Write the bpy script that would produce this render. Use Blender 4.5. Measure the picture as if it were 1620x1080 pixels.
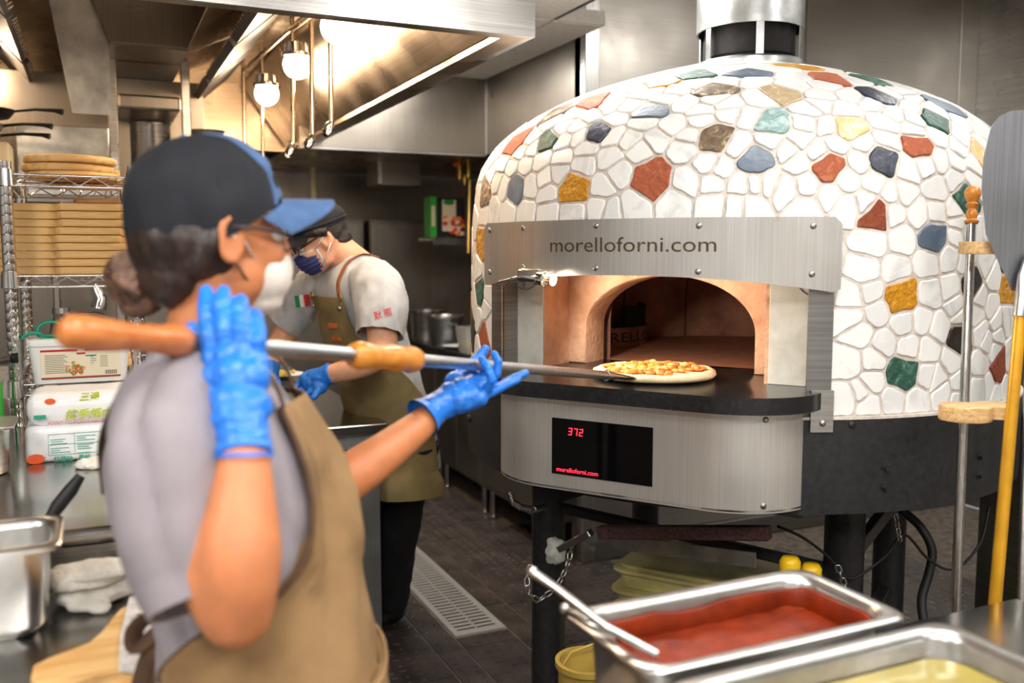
import bpy, bmesh, math, random
from mathutils import Vector, Matrix, noise
for o in list(bpy.data.objects): bpy.data.objects.remove(o)
scn = bpy.context.scene
COL = scn.collection
random.seed(7)
PI = math.pi

# ------------------------------------------------------------------ camera
FPX = 1450.0; EYE = 1.5
YAW = math.atan(660/FPX); PITCH = math.atan(140/FPX)
cam_d = bpy.data.cameras.new('camera'); cam = bpy.data.objects.new('camera', cam_d); COL.objects.link(cam)
cam_d.sensor_width = 36; cam_d.lens = 36*FPX/1620; cam_d.clip_start = .05
cam.location = (0, 0, EYE); cam.rotation_euler = (PI/2-PITCH, 0, -YAW)
cam_d.dof.use_dof = True; cam_d.dof.focus_distance = 2.5; cam_d.dof.aperture_fstop = 2.3
scn.camera = cam
scn.view_settings.view_transform = 'Standard'; scn.view_settings.look = 'None'
scn.view_settings.gamma = 1; scn.view_settings.exposure = 0.12
scn.view_settings.use_curve_mapping = False
Fv = Vector((math.sin(YAW)*math.cos(PITCH), math.cos(YAW)*math.cos(PITCH), -math.sin(PITCH)))
Rv = Vector((math.cos(YAW), -math.sin(YAW), 0)); Uv = Rv.cross(Fv); CAM = Vector((0, 0, EYE))
def ray(x, y): return Fv + Rv*((x-810)/FPX) + Uv*((540-y)/FPX)
def D(x, y, d): return CAM + ray(x, y)*d          # measured pixel + distance -> point in the room
def Zp(x, y, z): r = ray(x, y); return CAM + r*((z-EYE)/r.z)
# ------------------------------------------------------------------ world / lights
w = bpy.data.worlds.new('world'); scn.world = w; w.use_nodes = True
w.node_tree.nodes['Background'].inputs[0].default_value = (.85, .9, 1, 1)
w.node_tree.nodes['Background'].inputs[1].default_value = .5
def area(name, loc, size, power, color=(1, 1, 1), rot=(0, 0, 0), sy=None, spread=None):
    l = bpy.data.lights.new(name, 'AREA'); l.shape = 'RECTANGLE'; l.size = size; l.size_y = sy or size
    l.energy = power; l.color = color
    if spread: l.spread = spread
    o = bpy.data.objects.new(name, l); o.location = loc; o.rotation_euler = rot; COL.objects.link(o); return o
PANELS = [(-.6, -1.0, 2.49), (1.0, -1.0, 2.49), (-1.4, .6, 2.49), (.15, .55, 2.49), (1.25, .9, 2.49), (1.5, 2.75, 2.49), (1.42, 4.5, 2.49)]
PANELS_ADDED = [(2.6, .6, 2.98), (2.6, -1.0, 2.98), (3.3, 1.9, 2.98)]  # added to brighten the dark oven bay; none is in view
for i, (x, y, z) in enumerate(PANELS):
    area('panel_light', (x, y, z-.012), .55, (40, 40, 34, 11, 12, 14, 14)[i], (1, .975, .94), sy=.55)
for (x, y, z) in PANELS_ADDED:
    area('added_bay_light', (x, y, z-.012), .55, 11, (1, .98, .95), sy=1.15)

# ------------------------------------------------------------------ materials
def nt(name):
    m = bpy.data.materials.new(name); m.use_nodes = True
    return m, m.node_tree, m.node_tree.nodes['Principled BSDF']
def rgb(c):
    f = lambda v: ((v/255+.055)/1.055)**2.4 if v/255 > .04045 else v/255/12.92
    return (f(c[0]), f(c[1]), f(c[2]), 1)
def mat(name, c, rough=.5, metal=0, noise_s=0, amt=.15, bump=0, bump_s=60, stretch=None, emit=0, trans=0, sss=0, coat=0, c2=None, spec=None, alpha=1):
    m, t, b = nt(name)
    b.inputs['Base Color'].default_value = rgb(c); b.inputs['Roughness'].default_value = rough; b.inputs['Metallic'].default_value = metal
    if coat: b.inputs['Coat Weight'].default_value = coat; b.inputs['Coat Roughness'].default_value = .08
    if spec is not None: b.inputs['Specular IOR Level'].default_value = spec
    if sss: b.inputs['Subsurface Weight'].default_value = sss; b.inputs['Subsurface Radius'].default_value = (.01, .004, .002)
    if trans: b.inputs['Transmission Weight'].default_value = trans; b.inputs['IOR'].default_value = 1.3
    if alpha < 1: b.inputs['Alpha'].default_value = alpha
    if emit: b.inputs['Emission Color'].default_value = rgb(c); b.inputs['Emission Strength'].default_value = emit
    if noise_s or bump:
        tc = t.nodes.new('ShaderNodeTexCoord'); mp = t.nodes.new('ShaderNodeMapping'); t.links.new(tc.outputs['Object'], mp.inputs[0])
        if stretch: mp.inputs['Scale'].default_value = stretch
    if noise_s:
        n = t.nodes.new('ShaderNodeTexNoise'); n.inputs['Scale'].default_value = noise_s; n.inputs['Detail'].default_value = 6; n.inputs['Roughness'].default_value = .6
        t.links.new(mp.outputs[0], n.inputs[0])
        r = t.nodes.new('ShaderNodeValToRGB'); r.color_ramp.elements[0].position = .3; r.color_ramp.elements[1].position = .7
        lo = c2 or tuple(max(0, v*(1-amt)) for v in c); hi = c if c2 else tuple(min(255, v*(1+amt*.5)) for v in c)
        r.color_ramp.elements[0].color = rgb(lo); r.color_ramp.elements[1].color = rgb(hi)
        t.links.new(n.outputs[0], r.inputs[0]); t.links.new(r.outputs[0], b.inputs['Base Color'])
    if bump:
        n2 = t.nodes.new('ShaderNodeTexNoise'); n2.inputs['Scale'].default_value = bump_s; n2.inputs['Detail'].default_value = 4
        t.links.new(mp.outputs[0], n2.inputs[0]); bp = t.nodes.new('ShaderNodeBump'); bp.inputs['Strength'].default_value = bump; bp.inputs['Distance'].default_value = .01
        t.links.new(n2.outputs[0], bp.inputs['Height']); t.links.new(bp.outputs[0], b.inputs['Normal'])
    return m
def brushed(name, c, rough=.28, axis='x', amt=.18, bump=.05, smudge=.12, sc=1.0):
    m, t, b = nt(name); b.inputs['Metallic'].default_value = 1
    tc = t.nodes.new('ShaderNodeTexCoord'); mp = t.nodes.new('ShaderNodeMapping'); t.links.new(tc.outputs['Object'], mp.inputs[0])
    mp.inputs['Scale'].default_value = {'x': (1, 1, 90), 'z': (90, 90, 1)}[axis]
    n = t.nodes.new('ShaderNodeTexNoise'); n.inputs['Scale'].default_value = 3*sc; n.inputs['Detail'].default_value = 8; t.links.new(mp.outputs[0], n.inputs[0])
    n2 = t.nodes.new('ShaderNodeTexNoise'); n2.inputs['Scale'].default_value = 4; n2.inputs['Detail'].default_value = 6; t.links.new(tc.outputs['Object'], n2.inputs[0])
    r = t.nodes.new('ShaderNodeValToRGB'); r.color_ramp.elements[0].position = .25; r.color_ramp.elements[1].position = .75
    r.color_ramp.elements[0].color = rgb(tuple(v*(1-amt) for v in c)); r.color_ramp.elements[1].color = rgb(tuple(min(255, v*(1+amt*.3)) for v in c))
    t.links.new(n.outputs[0], r.inputs[0]); t.links.new(r.outputs[0], b.inputs['Base Color'])
    mr = t.nodes.new('ShaderNodeMapRange'); mr.inputs['From Min'].default_value = .3; mr.inputs['From Max'].default_value = .7
    mr.inputs['To Min'].default_value = max(.03, rough-smudge*.5); mr.inputs['To Max'].default_value = rough+smudge
    t.links.new(n2.outputs[0], mr.inputs[0]); t.links.new(mr.outputs[0], b.inputs['Roughness'])
    bp = t.nodes.new('ShaderNodeBump'); bp.inputs['Strength'].default_value = bump; bp.inputs['Distance'].default_value = .004
    t.links.new(n.outputs[0], bp.inputs['Height']); t.links.new(bp.outputs[0], b.inputs['Normal'])
    return m
def wood(name, c, c2, axis='x', sc=1.0, rough=.45, rings=18):
    m, t, b = nt(name); b.inputs['Roughness'].default_value = rough
    tc = t.nodes.new('ShaderNodeTexCoord'); mp = t.nodes.new('ShaderNodeMapping'); t.links.new(tc.outputs['Object'], mp.inputs[0])
    mp.inputs['Scale'].default_value = {'x': (1, 9, 9), 'y': (9, 1, 9), 'z': (9, 9, 1)}[axis]
    n = t.nodes.new('ShaderNodeTexNoise'); n.inputs['Scale'].default_value = rings*.4*sc; n.inputs['Detail'].default_value = 7; n.inputs['Distortion'].default_value = .6
    t.links.new(mp.outputs[0], n.inputs[0])
    r = t.nodes.new('ShaderNodeValToRGB'); r.color_ramp.elements[0].position = .32; r.color_ramp.elements[1].position = .62
    r.color_ramp.elements[0].color = rgb(c2); r.color_ramp.elements[1].color = rgb(c)
    t.links.new(n.outputs[0], r.inputs[0]); t.links.new(r.outputs[0], b.inputs['Base Color'])
    return m
M = {}
M['steel'] = brushed('brushed_steel', (205, 203, 200), .27)
M['steel_v'] = brushed('brushed_steel_vertical', (205, 202, 198), .25, 'z')
M['steel_dull'] = brushed('dull_steel', (150, 148, 146), .38)
M['steel_dark'] = brushed('dark_steel_wall', (150, 142, 132), .33, 'z', .1)
M['steel_hood'] = brushed('hood_steel', (196, 178, 156), .26, 'x', .12)
M['counter_steel'] = brushed('worktop_steel', (176, 174, 172), .17, 'x', .15, .03, .1)
M['chrome'] = mat('chrome', (225, 225, 225), .12, 1)
M['screw'] = mat('screw_steel', (170, 168, 165), .3, 1)
M['galv'] = mat('galvanised', (205, 208, 208), .33, 1, 9, .22, .08, 30)
M['black_iron'] = mat('black_powder_coat', (38, 38, 40), .42, 0, 60, .35, .12, 350)
M['black'] = mat('black_matte', (16, 16, 17), .55)
M['soot'] = mat('soot_black', (30, 27, 26), .9, 0, 30, .4)
M['blackslab'] = mat('black_polished_stone', (34, 35, 38), .24, 0, 90, .5, .03, 200, c2=(18, 19, 21))
M['refract'] = mat('refractory_clay', (222, 186, 156), .85, 0, 7, .3, .5, 60, c2=(166, 122, 92))
M['refract_dark'] = mat('sooty_refractory', (176, 128, 104), .9, 0, 9, .4, .4, 60, c2=(112, 78, 66))
M['ovenfloor'] = mat('oven_floor_stone', (176, 122, 92), .6, 0, 12, .4, .2, 80, c2=(128, 86, 68), stretch=(1, 3, 1))
M['grout'] = mat('grout', (214, 204, 194), .9, 0, 40, .12, .3, 150)
M['whitepanel'] = mat('satin_white_steel', (214, 216, 208), .45, .25, 14, .1)
M['white'] = mat('white_plastic', (236, 236, 234), .4)
M['ceiling'] = mat('ceiling_tile', (205, 200, 192), .9, 0, 50, .06)
M['wall_white'] = mat('wall_paint', (190, 188, 184), .7, 0, 5, .05)
M['floor_grout'] = mat('floor_grout', (128, 118, 108), .85, 0, 25, .3)
M['panel_glow'] = mat('light_panel', (255, 250, 240), .5, emit=5.0)
M['grate'] = mat('drain_grate_steel', (222, 222, 218), .38, .7)
M['red_led'] = mat('red_led', (255, 40, 60), .5, emit=3.2)
M['bulb'] = mat('warm_bulb', (255, 226, 190), .4, emit=22)
M['glass_black'] = mat('black_glass', (8, 8, 9), .04, spec=.8)

M['steel_clad'] = brushed('cladding_steel', (196, 190, 182), .33, 'x', .08, .02, .1)
M['steel_fascia'] = brushed('fascia_steel', (222, 218, 212), .36, 'z', .06, .02, .12)
M['steel_fascia'].node_tree.nodes['Principled BSDF'].inputs['Metallic'].default_value = .72
M['plate_steel'] = brushed('name_plate_steel', (205, 202, 198), .30, 'z', .07, .015, .1)
M['plate_steel'].node_tree.nodes['Principled BSDF'].inputs['Metallic'].default_value = .8
M['rust'] = mat('rust_brown', (72, 44, 40), .8, 0, 120, .5, .2, 300)
def floor_mat():
    m, t, b = nt('studded_floor_tile')
    b.inputs['Roughness'].default_value = .3; b.inputs['Specular IOR Level'].default_value = .7
    tc = t.nodes.new('ShaderNodeTexCoord')
    n = t.nodes.new('ShaderNodeTexNoise'); n.inputs['Scale'].default_value = 7; n.inputs['Detail'].default_value = 6; t.links.new(tc.outputs['Object'], n.inputs[0])
    r = t.nodes.new('ShaderNodeValToRGB'); r.color_ramp.elements[0].color = rgb((48, 43, 42)); r.color_ramp.elements[1].color = rgb((92, 82, 78)); r.color_ramp.elements[0].position = .3; r.color_ramp.elements[1].position = .75
    t.links.new(n.outputs[0], r.inputs[0]); t.links.new(r.outputs[0], b.inputs['Base Color'])
    return m
M['floor_tile'] = floor_mat()

# ------------------------------------------------------------------ helpers
def crease(m, scale=7.0, dist=.03, strength=.8, zs=.35):
    t = m.node_tree; b = t.nodes['Principled BSDF']
    tc = t.nodes.new('ShaderNodeTexCoord'); mp = t.nodes.new('ShaderNodeMapping'); mp.inputs['Scale'].default_value = (1, 1, zs); mp.inputs['Rotation'].default_value = (.25, .2, 0)
    t.links.new(tc.outputs['Object'], mp.inputs[0]); n = t.nodes.new('ShaderNodeTexNoise'); n.noise_type = 'RIDGED_MULTIFRACTAL'
    n.inputs['Scale'].default_value = scale; n.inputs['Detail'].default_value = 2.5; n.inputs['Distortion'].default_value = .7; t.links.new(mp.outputs[0], n.inputs[0])
    bp = t.nodes.new('ShaderNodeBump'); bp.inputs['Strength'].default_value = strength; bp.inputs['Distance'].default_value = dist
    t.links.new(n.outputs[0], bp.inputs['Height'])
    if b.inputs['Normal'].is_linked: t.links.new(b.inputs['Normal'].links[0].from_socket, bp.inputs['Normal'])
    t.links.new(bp.outputs[0], b.inputs['Normal'])
def W2(o):                                     # where an object's own origin stands
    p = Vector(o.location)
    while o.parent: o = o.parent; p += Vector(o.location)
    return p
def thing(name, label, cat, loc=(0, 0, 0), group=None):
    o = bpy.data.objects.new(name, None); COL.objects.link(o); o.location = loc; o.empty_display_size = .05
    o['label'] = label; o['category'] = cat
    if group: o['group'] = group
    return o
def tag(o, label, cat, group=None):
    o['label'] = label; o['category'] = cat
    if group: o['group'] = group
    return o
def link(name, me, m, parent=None, smooth=None, label=None, kind=None):
    if isinstance(me, bmesh.types.BMesh):
        b = me; bmesh.ops.recalc_face_normals(b, faces=b.faces[:]); me = bpy.data.meshes.new(name); b.to_mesh(me); b.free()
    o = bpy.data.objects.new(name, me); COL.objects.link(o)
    if m is not None:
        if len(me.materials): me.materials.clear()
        for q in (m if isinstance(m, (list, tuple)) else [m]): me.materials.append(q)
    if parent is not None:
        o.parent = parent; me.transform(Matrix.Translation(-W2(parent)))
    else:
        c = Vector((0, 0, 0)); n = len(me.vertices)
        if n:
            lo = [min(v.co[i] for v in me.vertices) for i in range(3)]; hi = [max(v.co[i] for v in me.vertices) for i in range(3)]
            c = Vector(((lo[0]+hi[0])/2, (lo[1]+hi[1])/2, lo[2]))
            me.transform(Matrix.Translation(-c)); o.location = c
    if smooth is not None:
        for p in me.polygons: p.use_smooth = True
        if smooth < 180:
            try: me.set_sharp_from_angle(angle=math.radians(smooth))
            except Exception: pass
    if label: o['label'] = label
    if kind: o['kind'] = kind
    return o
def struct(name, me, m, smooth=None):
    return link(name, me, m, None, smooth, kind='structure')
def fr(x=(1, 0, 0), y=(0, 1, 0), z=(0, 0, 1), o=(0, 0, 0)):
    m = Matrix((Vector(x), Vector(y), Vector(z))).transposed().to_4x4(); m.translation = Vector(o); return m
def addbox(bm, lo, hi, mtx=None, bev=0, seg=2):
    lo = Vector(lo); hi = Vector(hi); c = (lo+hi)/2; s = hi-lo
    r = bmesh.ops.create_cube(bm, size=1); vs = r['verts']
    for v in vs: v.co = Vector((v.co.x*s.x, v.co.y*s.y, v.co.z*s.z))+c
    if bev:
        es = list({e for v in vs for e in v.link_edges})
        rr = bmesh.ops.bevel(bm, geom=es, offset=min(bev, min(abs(s.x), abs(s.y), abs(s.z))*.49), segments=seg, profile=.5, affect='EDGES')
        vs = list({v for f in rr['faces'] for v in f.verts} | {v for v in vs if v.is_valid})
        # gather connected
        seen = set(vs); st = list(vs)
        while st:
            v = st.pop()
            for e in v.link_edges:
                q = e.other_vert(v)
                if q not in seen: seen.add(q); st.append(q)
        vs = list(seen)
    if mtx is not None:
        for v in vs: v.co = mtx @ v.co
    return vs
def B(lo, hi, mtx=None, bev=0, seg=2):
    bm = bmesh.new(); addbox(bm, lo, hi, mtx, bev, seg); return bm
def frame_of(d):
    d = Vector(d).normalized(); a = Vector((0, 0, 1)) if abs(d.z) < .95 else Vector((1, 0, 0))
    x = a.cross(d).normalized(); return x, d.cross(x), d
def addtube(bm, pts, rad, seg=12, cap=True, flat=1.0, upv=None):
    pts = [Vector(p) for p in pts]; n = len(pts)
    rad = [rad]*n if not isinstance(rad, (list, tuple)) else rad
    rings = []; px = None
    for i, p in enumerate(pts):
        d = (pts[min(i+1, n-1)]-pts[max(i-1, 0)])
        if d.length < 1e-9: d = Vector((0, 0, 1))
        d.normalize()
        if px is None:
            x = Vector(upv) if upv is not None else frame_of(d)[0]
        else: x = px
        x = (x-d*x.dot(d)).normalized(); px = x; y = d.cross(x)
        r = rad[i]; rx, ry = (r if isinstance(r, (tuple, list)) else (r, r*flat))
        rings.append([bm.verts.new(p+x*(math.cos(2*PI*k/seg)*rx)+y*(math.sin(2*PI*k/seg)*ry)) for k in range(seg)])
    for a, b in zip(rings, rings[1:]):
        for k in range(seg): bm.faces.new((a[k], a[(k+1) % seg], b[(k+1) % seg], b[k]))
    if cap:
        bm.faces.new(rings[0][::-1]); bm.faces.new(rings[-1])
    return rings
def T(pts, rad, seg=12, **k):
    bm = bmesh.new(); addtube(bm, pts, rad, seg, **k); return bm
def addlathe(bm, prof, c=(0, 0, 0), seg=32, mtx=None, a0=0, a1=2*PI):
    full = abs(a1-a0-2*PI) < 1e-6; n = seg if full else seg+1
    rings = []
    for (r, z) in prof:
        if r < 1e-6 and full:
            rings.append([bm.verts.new(Vector(c)+Vector((0, 0, z)))]); continue
        rings.append([bm.verts.new(Vector(c)+Vector((math.cos(a0+(a1-a0)*k/seg)*r, math.sin(a0+(a1-a0)*k/seg)*r, z))) for k in range(n)])
    for a, b in zip(rings, rings[1:]):
        m = seg
        for k in range(m):
            k2 = (k+1) % n if full else k+1
            if len(a) == 1 and len(b) == 1: continue
            if len(a) == 1: bm.faces.new((a[0], b[k2], b[k]))
            elif len(b) == 1: bm.faces.new((a[k], a[k2], b[0]))
            else: bm.faces.new((a[k], a[k2], b[k2], b[k]))
    if mtx is not None:
        for r in rings:
            for v in r: v.co = mtx @ v.co
    return rings
def Lt(prof, c=(0, 0, 0), seg=32, mtx=None):
    bm = bmesh.new(); addlathe(bm, prof, c, seg, mtx); return bm
def lathe_on(p0, p1, prof, seg=24):
    """lathe along the axis p0->p1; prof = [(radius, distance along axis)]"""
    p0 = Vector(p0); d = (Vector(p1)-p0); x, y, z = frame_of(d)
    return Lt(prof, (0, 0, 0), seg, fr(x, y, z, p0))
def prism(bm, poly, z0, z1, mtx=None, bev=0):
    lo = [bm.verts.new((p[0], p[1], z0)) for p in poly]; hi = [bm.verts.new((p[0], p[1], z1)) for p in poly]
    n = len(poly); bm.faces.new(lo[::-1]); top = bm.faces.new(hi)
    for k in range(n): bm.faces.new((lo[k], lo[(k+1) % n], hi[(k+1) % n], hi[k]))
    vs = lo+hi
    if bev:
        es = list({e for v in vs for e in v.link_edges if (e.verts[0] in hi) == (e.verts[1] in hi)})
        rr = bmesh.ops.bevel(bm, geom=es, offset=bev, segments=3, profile=.5, affect='EDGES')
        seen = set(v for f in rr['faces'] for v in f.verts); st = list(seen)
        while st:
            v = st.pop()
            for e in v.link_edges:
                q = e.other_vert(v)
                if q not in seen: seen.add(q); st.append(q)
        vs = list(seen)
    if mtx is not None:
        for v in vs: v.co = mtx @ v.co
    return vs
def PR(poly, z0, z1, mtx=None, bev=0):
    bm = bmesh.new(); prism(bm, poly, z0, z1, mtx, bev); return bm
def rrect(x0, y0, x1, y1, r, seg=5):
    out = []
    for cx, cy, a in ((x1-r, y1-r, 0), (x0+r, y1-r, 90), (x0+r, y0+r, 180), (x1-r, y0+r, 270)):
        for k in range(seg+1):
            t = math.radians(a+90*k/seg); out.append((cx+math.cos(t)*r, cy+math.sin(t)*r))
    return out
def join(*bms):
    out = bmesh.new()
    for b in bms:
        me = bpy.data.meshes.new('tmp'); b.to_mesh(me); b.free(); out.from_mesh(me); bpy.data.meshes.remove(me)
    return out
def text_mesh(s, size, extrude=0, align='LEFT', shear=0, bold=0):
    c = bpy.data.curves.new('t', 'FONT'); c.body = s; c.size = size; c.extrude = extrude; c.align_x = align; c.shear = shear; c.offset = bold; c.resolution_u = 3
    o = bpy.data.objects.new('t', c); COL.objects.link(o)
    dg = bpy.context.evaluated_depsgraph_get(); me = bpy.data.meshes.new_from_object(o.evaluated_get(dg))
    bpy.data.objects.remove(o); bpy.data.curves.remove(c); return me
def text_on(name, s, size, mtx, m, parent, extrude=.0004, align='LEFT', shear=0, bold=0, fn=None):
    me = text_mesh(s, size, extrude, align, shear, bold)
    if fn:
        for v in me.vertices: v.co = fn(v.co)
    else: me.transform(mtx)
    return link(name, me, m, parent)
def remesh(bm, name, voxel=.006, smooth=6, fac=.5, disp=None):
    me = bpy.data.meshes.new(name); bmesh.ops.recalc_face_normals(bm, faces=bm.faces[:]); bm.to_mesh(me); bm.free()
    o = bpy.data.objects.new(name, me); COL.objects.link(o)
    r = o.modifiers.new('r', 'REMESH'); r.mode = 'VOXEL'; r.voxel_size = voxel; r.use_smooth_shade = True
    s = o.modifiers.new('s', 'SMOOTH'); s.factor = fac; s.iterations = smooth
    dg = bpy.context.evaluated_depsgraph_get(); dg.update(); out = bpy.data.meshes.new_from_object(o.evaluated_get(dg))
    bpy.data.objects.remove(o)
    if disp:
        nr = [v.normal.copy() for v in out.vertices]
        for v, n in zip(out.vertices, nr): v.co += n*disp(v.co, n)
    for p in out.polygons: p.use_smooth = True
    return out
def addball(bm, c, r, mtx=None, sub=3):
    r = r if isinstance(r, (tuple, list)) else (r, r, r)
    q = bmesh.ops.create_icosphere(bm, subdivisions=sub, radius=1)
    for v in q['verts']:
        p = Vector((v.co.x*r[0], v.co.y*r[1], v.co.z*r[2]))
        v.co = (mtx.to_3x3() @ p if mtx is not None else p)+Vector(c)
    return q['verts']
def copy_thing(o, loc, label=None, rotz=0):
    r = o.copy(); COL.objects.link(r); r.location = loc; r.rotation_euler.z += rotz
    if label: r['label'] = label
    for ch in list(o.children):
        c = ch.copy(); COL.objects.link(c); c.parent = r
        for g in list(ch.children):
            h = g.copy(); COL.objects.link(h); h.parent = c
    return r
# ================================================================== ROOM
# floor base (grout) with studded tiles as pieces
fl = struct('floor', B((-3, -2.5, -.04), (4.7, 7.0, -.006)), M['floor_grout'])
def stud_tile(w, l, h=.012):
    bm = bmesh.new(); g = .003
    addbox(bm, (-w/2+g, -l/2+g, -h), (w/2-g, l/2-g, 0), None, .0025, 1)
    nx = int(w/.045); ny = int(l/.045)
    for i in range(nx):
        for j in range(ny):
            x = (i+.5)*w/nx-w/2; y = (j+.5)*l/ny-l/2; a, b_ = (.013, .006) if (i+j) % 2 else (.006, .013)
            lo = [bm.verts.new((x+sx*a, y+sy*b_, 0.0)) for sx, sy in ((-1, -1), (1, -1), (1, 1), (-1, 1))]
            hi = [bm.verts.new((x+sx*a*.6, y+sy*b_*.6, .0028)) for sx, sy in ((-1, -1), (1, -1), (1, 1), (-1, 1))]
            bm.faces.new(hi)
            for k in range(4): bm.faces.new((lo[k], lo[(k+1) % 4], hi[(k+1) % 4], hi[k]))
    bmesh.ops.recalc_face_normals(bm, faces=bm.faces[:])
    me = bpy.data.meshes.new('floor_tile'); bm.to_mesh(me); bm.free(); me.materials.append(M['floor_tile']); return me
tl = {}
def put_tile(x0, x1, y0, y1):
    k = (round(x1-x0, 3), round(y1-y0, 3))
    if k not in tl: tl[k] = stud_tile(*k)
    o = bpy.data.objects.new('tile', tl[k]); COL.objects.link(o); o.parent = fl
    o.location = Vector(((x0+x1)/2, (y0+y1)/2, random.uniform(-.0007, .0005)))-Vector(fl.location)
cols = [(-.03, .2, .1), (.2, .43, .3), (.43, .66, .15), (.66, .89, .0), (.89, 1.12, .2), (1.12, 1.23, .0), (1.46, 1.56, .1), (1.56, 1.79, .13), (1.79, 2.02, .33), (2.02, 2.25, .0), (2.25, 2.48, .2), (2.48, 2.71, .1), (2.71, 2.94, .3), (2.94, 3.17, .0), (3.17, 3.40, .2), (3.40, 3.63, .1)]
for (a, b_, off) in cols:
    y = 1.3-off
    while y < (6.4 if .6 < a < 2.0 else (3.4 if a > 2.2 else 4.4)):
        l = .46
        if a == 1.12 or a == 1.46: pass
        put_tile(a, b_, y, y+l); y += l
yy = 1.3
while yy < 3.2: put_tile(1.23, 1.46, yy, min(yy+.46, 3.24)) if yy+.46 <= 3.24 else put_tile(1.23, 1.46, yy, 3.24); yy += .46
# floor drain channel
dr = thing('floor_drain', 'long stainless floor drain grate set in black studded tiles', 'drain', (1.345, 4.1, 0))
bm = bmesh.new()
for lo, hi in (((1.235, 3.25, -.02), (1.262, 5.6, .004)), ((1.428, 3.25, -.02), (1.455, 5.6, .004)), ((1.262, 3.25, -.02), (1.428, 3.275, .004)), ((1.262, 5.575, -.02), (1.428, 5.6, .004)), ((1.34, 3.27, -.02), (1.35, 5.58, .003))):
    addbox(bm, lo, hi, None, .002, 1)
link('frame', bm, M['grate'], dr)
link('channel', B((1.236, 3.26, -.019), (1.454, 5.59, -.016)), M['black'], dr)
gm = None
y = 3.285
k = 0
while y < 5.57:
    if gm is None:
        gm = bpy.data.meshes.new('grate_bar'); bb = B((-.084, -.0095, -.002), (.084, .0095, .001), None, .0008, 1); bb.to_mesh(gm); bb.free(); gm.materials.append(M['grate'])
    o = bpy.data.objects.new('grate_bar', gm); COL.objects.link(o); o.parent = dr; o.location = Vector((1.345, y, .002))-Vector(dr.location)
    y += .0335; k += 1

# ceiling: 2.5 m over the kitchen, higher over the oven bay
ce = struct('ceiling', B((-3, -2.5, 2.5), (1.84, 7.0, 2.56)), M['ceiling'])
ce2 = struct('ceiling_rear', B((1.84, 3.62, 2.5), (2.1, 7.0, 2.56)), M['ceiling'])
ce3 = struct('ceiling_oven_bay', B((1.84, -2.5, 3.0), (4.7, 3.9, 3.05)), M['ceiling'])
struct('trim_1', B((1.84, -2.5, 2.5), (1.86, 3.62, 3.0)), M['steel_dull'])
tm = {}
def ctile(par, x0, x1, y0, y1, z):
    k = (round(x1-x0, 3), round(y1-y0, 3))
    if k not in tm:
        bm = B((-k[0]/2+.008, -k[1]/2+.008, -.006), (k[0]/2-.008, k[1]/2-.008, 0), None, .003, 1)
        me = bpy.data.meshes.new('ceiling_panel'); bm.to_mesh(me); bm.free(); me.materials.append(M['ceiling']); tm[k] = me
    o = bpy.data.objects.new('ceiling_panel', tm[k]); COL.objects.link(o); o.parent = par
    o.location = Vector(((x0+x1)/2, (y0+y1)/2, z))-W2(par)
for i in range(2):
    for j in range(4): ctile(ce if i < 1 else ce2, (1.24, 1.84)[i], (1.84, 2.1)[i], (2.9, 3.62, 4.22, 4.82)[j] if i == 0 else 3.62+.6*j, ((3.5, 4.22, 4.82, 5.42)[j] if i == 0 else 3.62+.6*j+.6), 2.5) if not (i == 0 and j == 0) else None
for i, (x, y, z) in enumerate(PANELS):
    t = thing('ceiling_light', 'square flush white ceiling light panel '+['behind the camera on the left', 'behind the camera on the right', 'over the far left of the worktop', 'just left of overhead', 'over the steel food pans', 'over the aisle left of the oven', 'over the aisle by the range'][i], 'ceiling light', (x, y, z-.01), 'flush ceiling lights')
    bm = bmesh.new(); 
    for lo, hi in (((-.3, -.3, 0), (.3, -.275, .02)), ((-.3, .275, 0), (.3, .3, .02)), ((-.3, -.275, 0), (-.275, .275, .02)), ((.275, -.275, 0), (.3, .275, .02))): addbox(bm, Vector(lo)+Vector((x, y, z-.01)), Vector(hi)+Vector((x, y, z-.01)))
    link('frame', bm, M['white'], t); link('diffuser', B((x-.275, y-.275, z), (x+.275, y+.275, z+.008)), M['panel_glow'], t)
for i, (x, y, z) in enumerate(PANELS_ADDED):
    t = thing('ceiling_light', 'added long white ceiling light panel '+['in front of the oven bay', 'farthest in front of the oven bay', 'above the right side of the oven'][i], 'ceiling light', (x, y, z-.01), 'added oven bay lights')
    bm = bmesh.new()
    for lo, hi in (((-.3, -.6, 0), (.3, -.575, .02)), ((-.3, .575, 0), (.3, .6, .02)), ((-.3, -.575, 0), (-.275, .575, .02)), ((.275, -.575, 0), (.3, .575, .02))): addbox(bm, Vector(lo)+Vector((x, y, z-.01)), Vector(hi)+Vector((x, y, z-.01)))
    link('frame', bm, M['white'], t); link('diffuser', B((x-.275, y-.575, z), (x+.275, y+.575, z+.008)), M['panel_glow'], t)
# walls
struct('wall_left', B((-3.1, -2.5, 0), (-3, 7, 2.5)), M['wall_white'])
struct('wall_front', B((-3.1, -2.6, 0), (4.8, -2.5, 3.05)), M['wall_white'])
struct('wall_right', B((4.7, -2.5, 0), (4.8, 3.9, 3.05)), M['steel'])
struct('wall_back', B((-3.1, 6.7, 0), (2.9, 6.8, 2.5)), M['steel_dark'])
struct('wall_back_right', B((2.8, 3.9, 0), (2.9, 6.7, 2.5)), M['steel_dark'])
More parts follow.
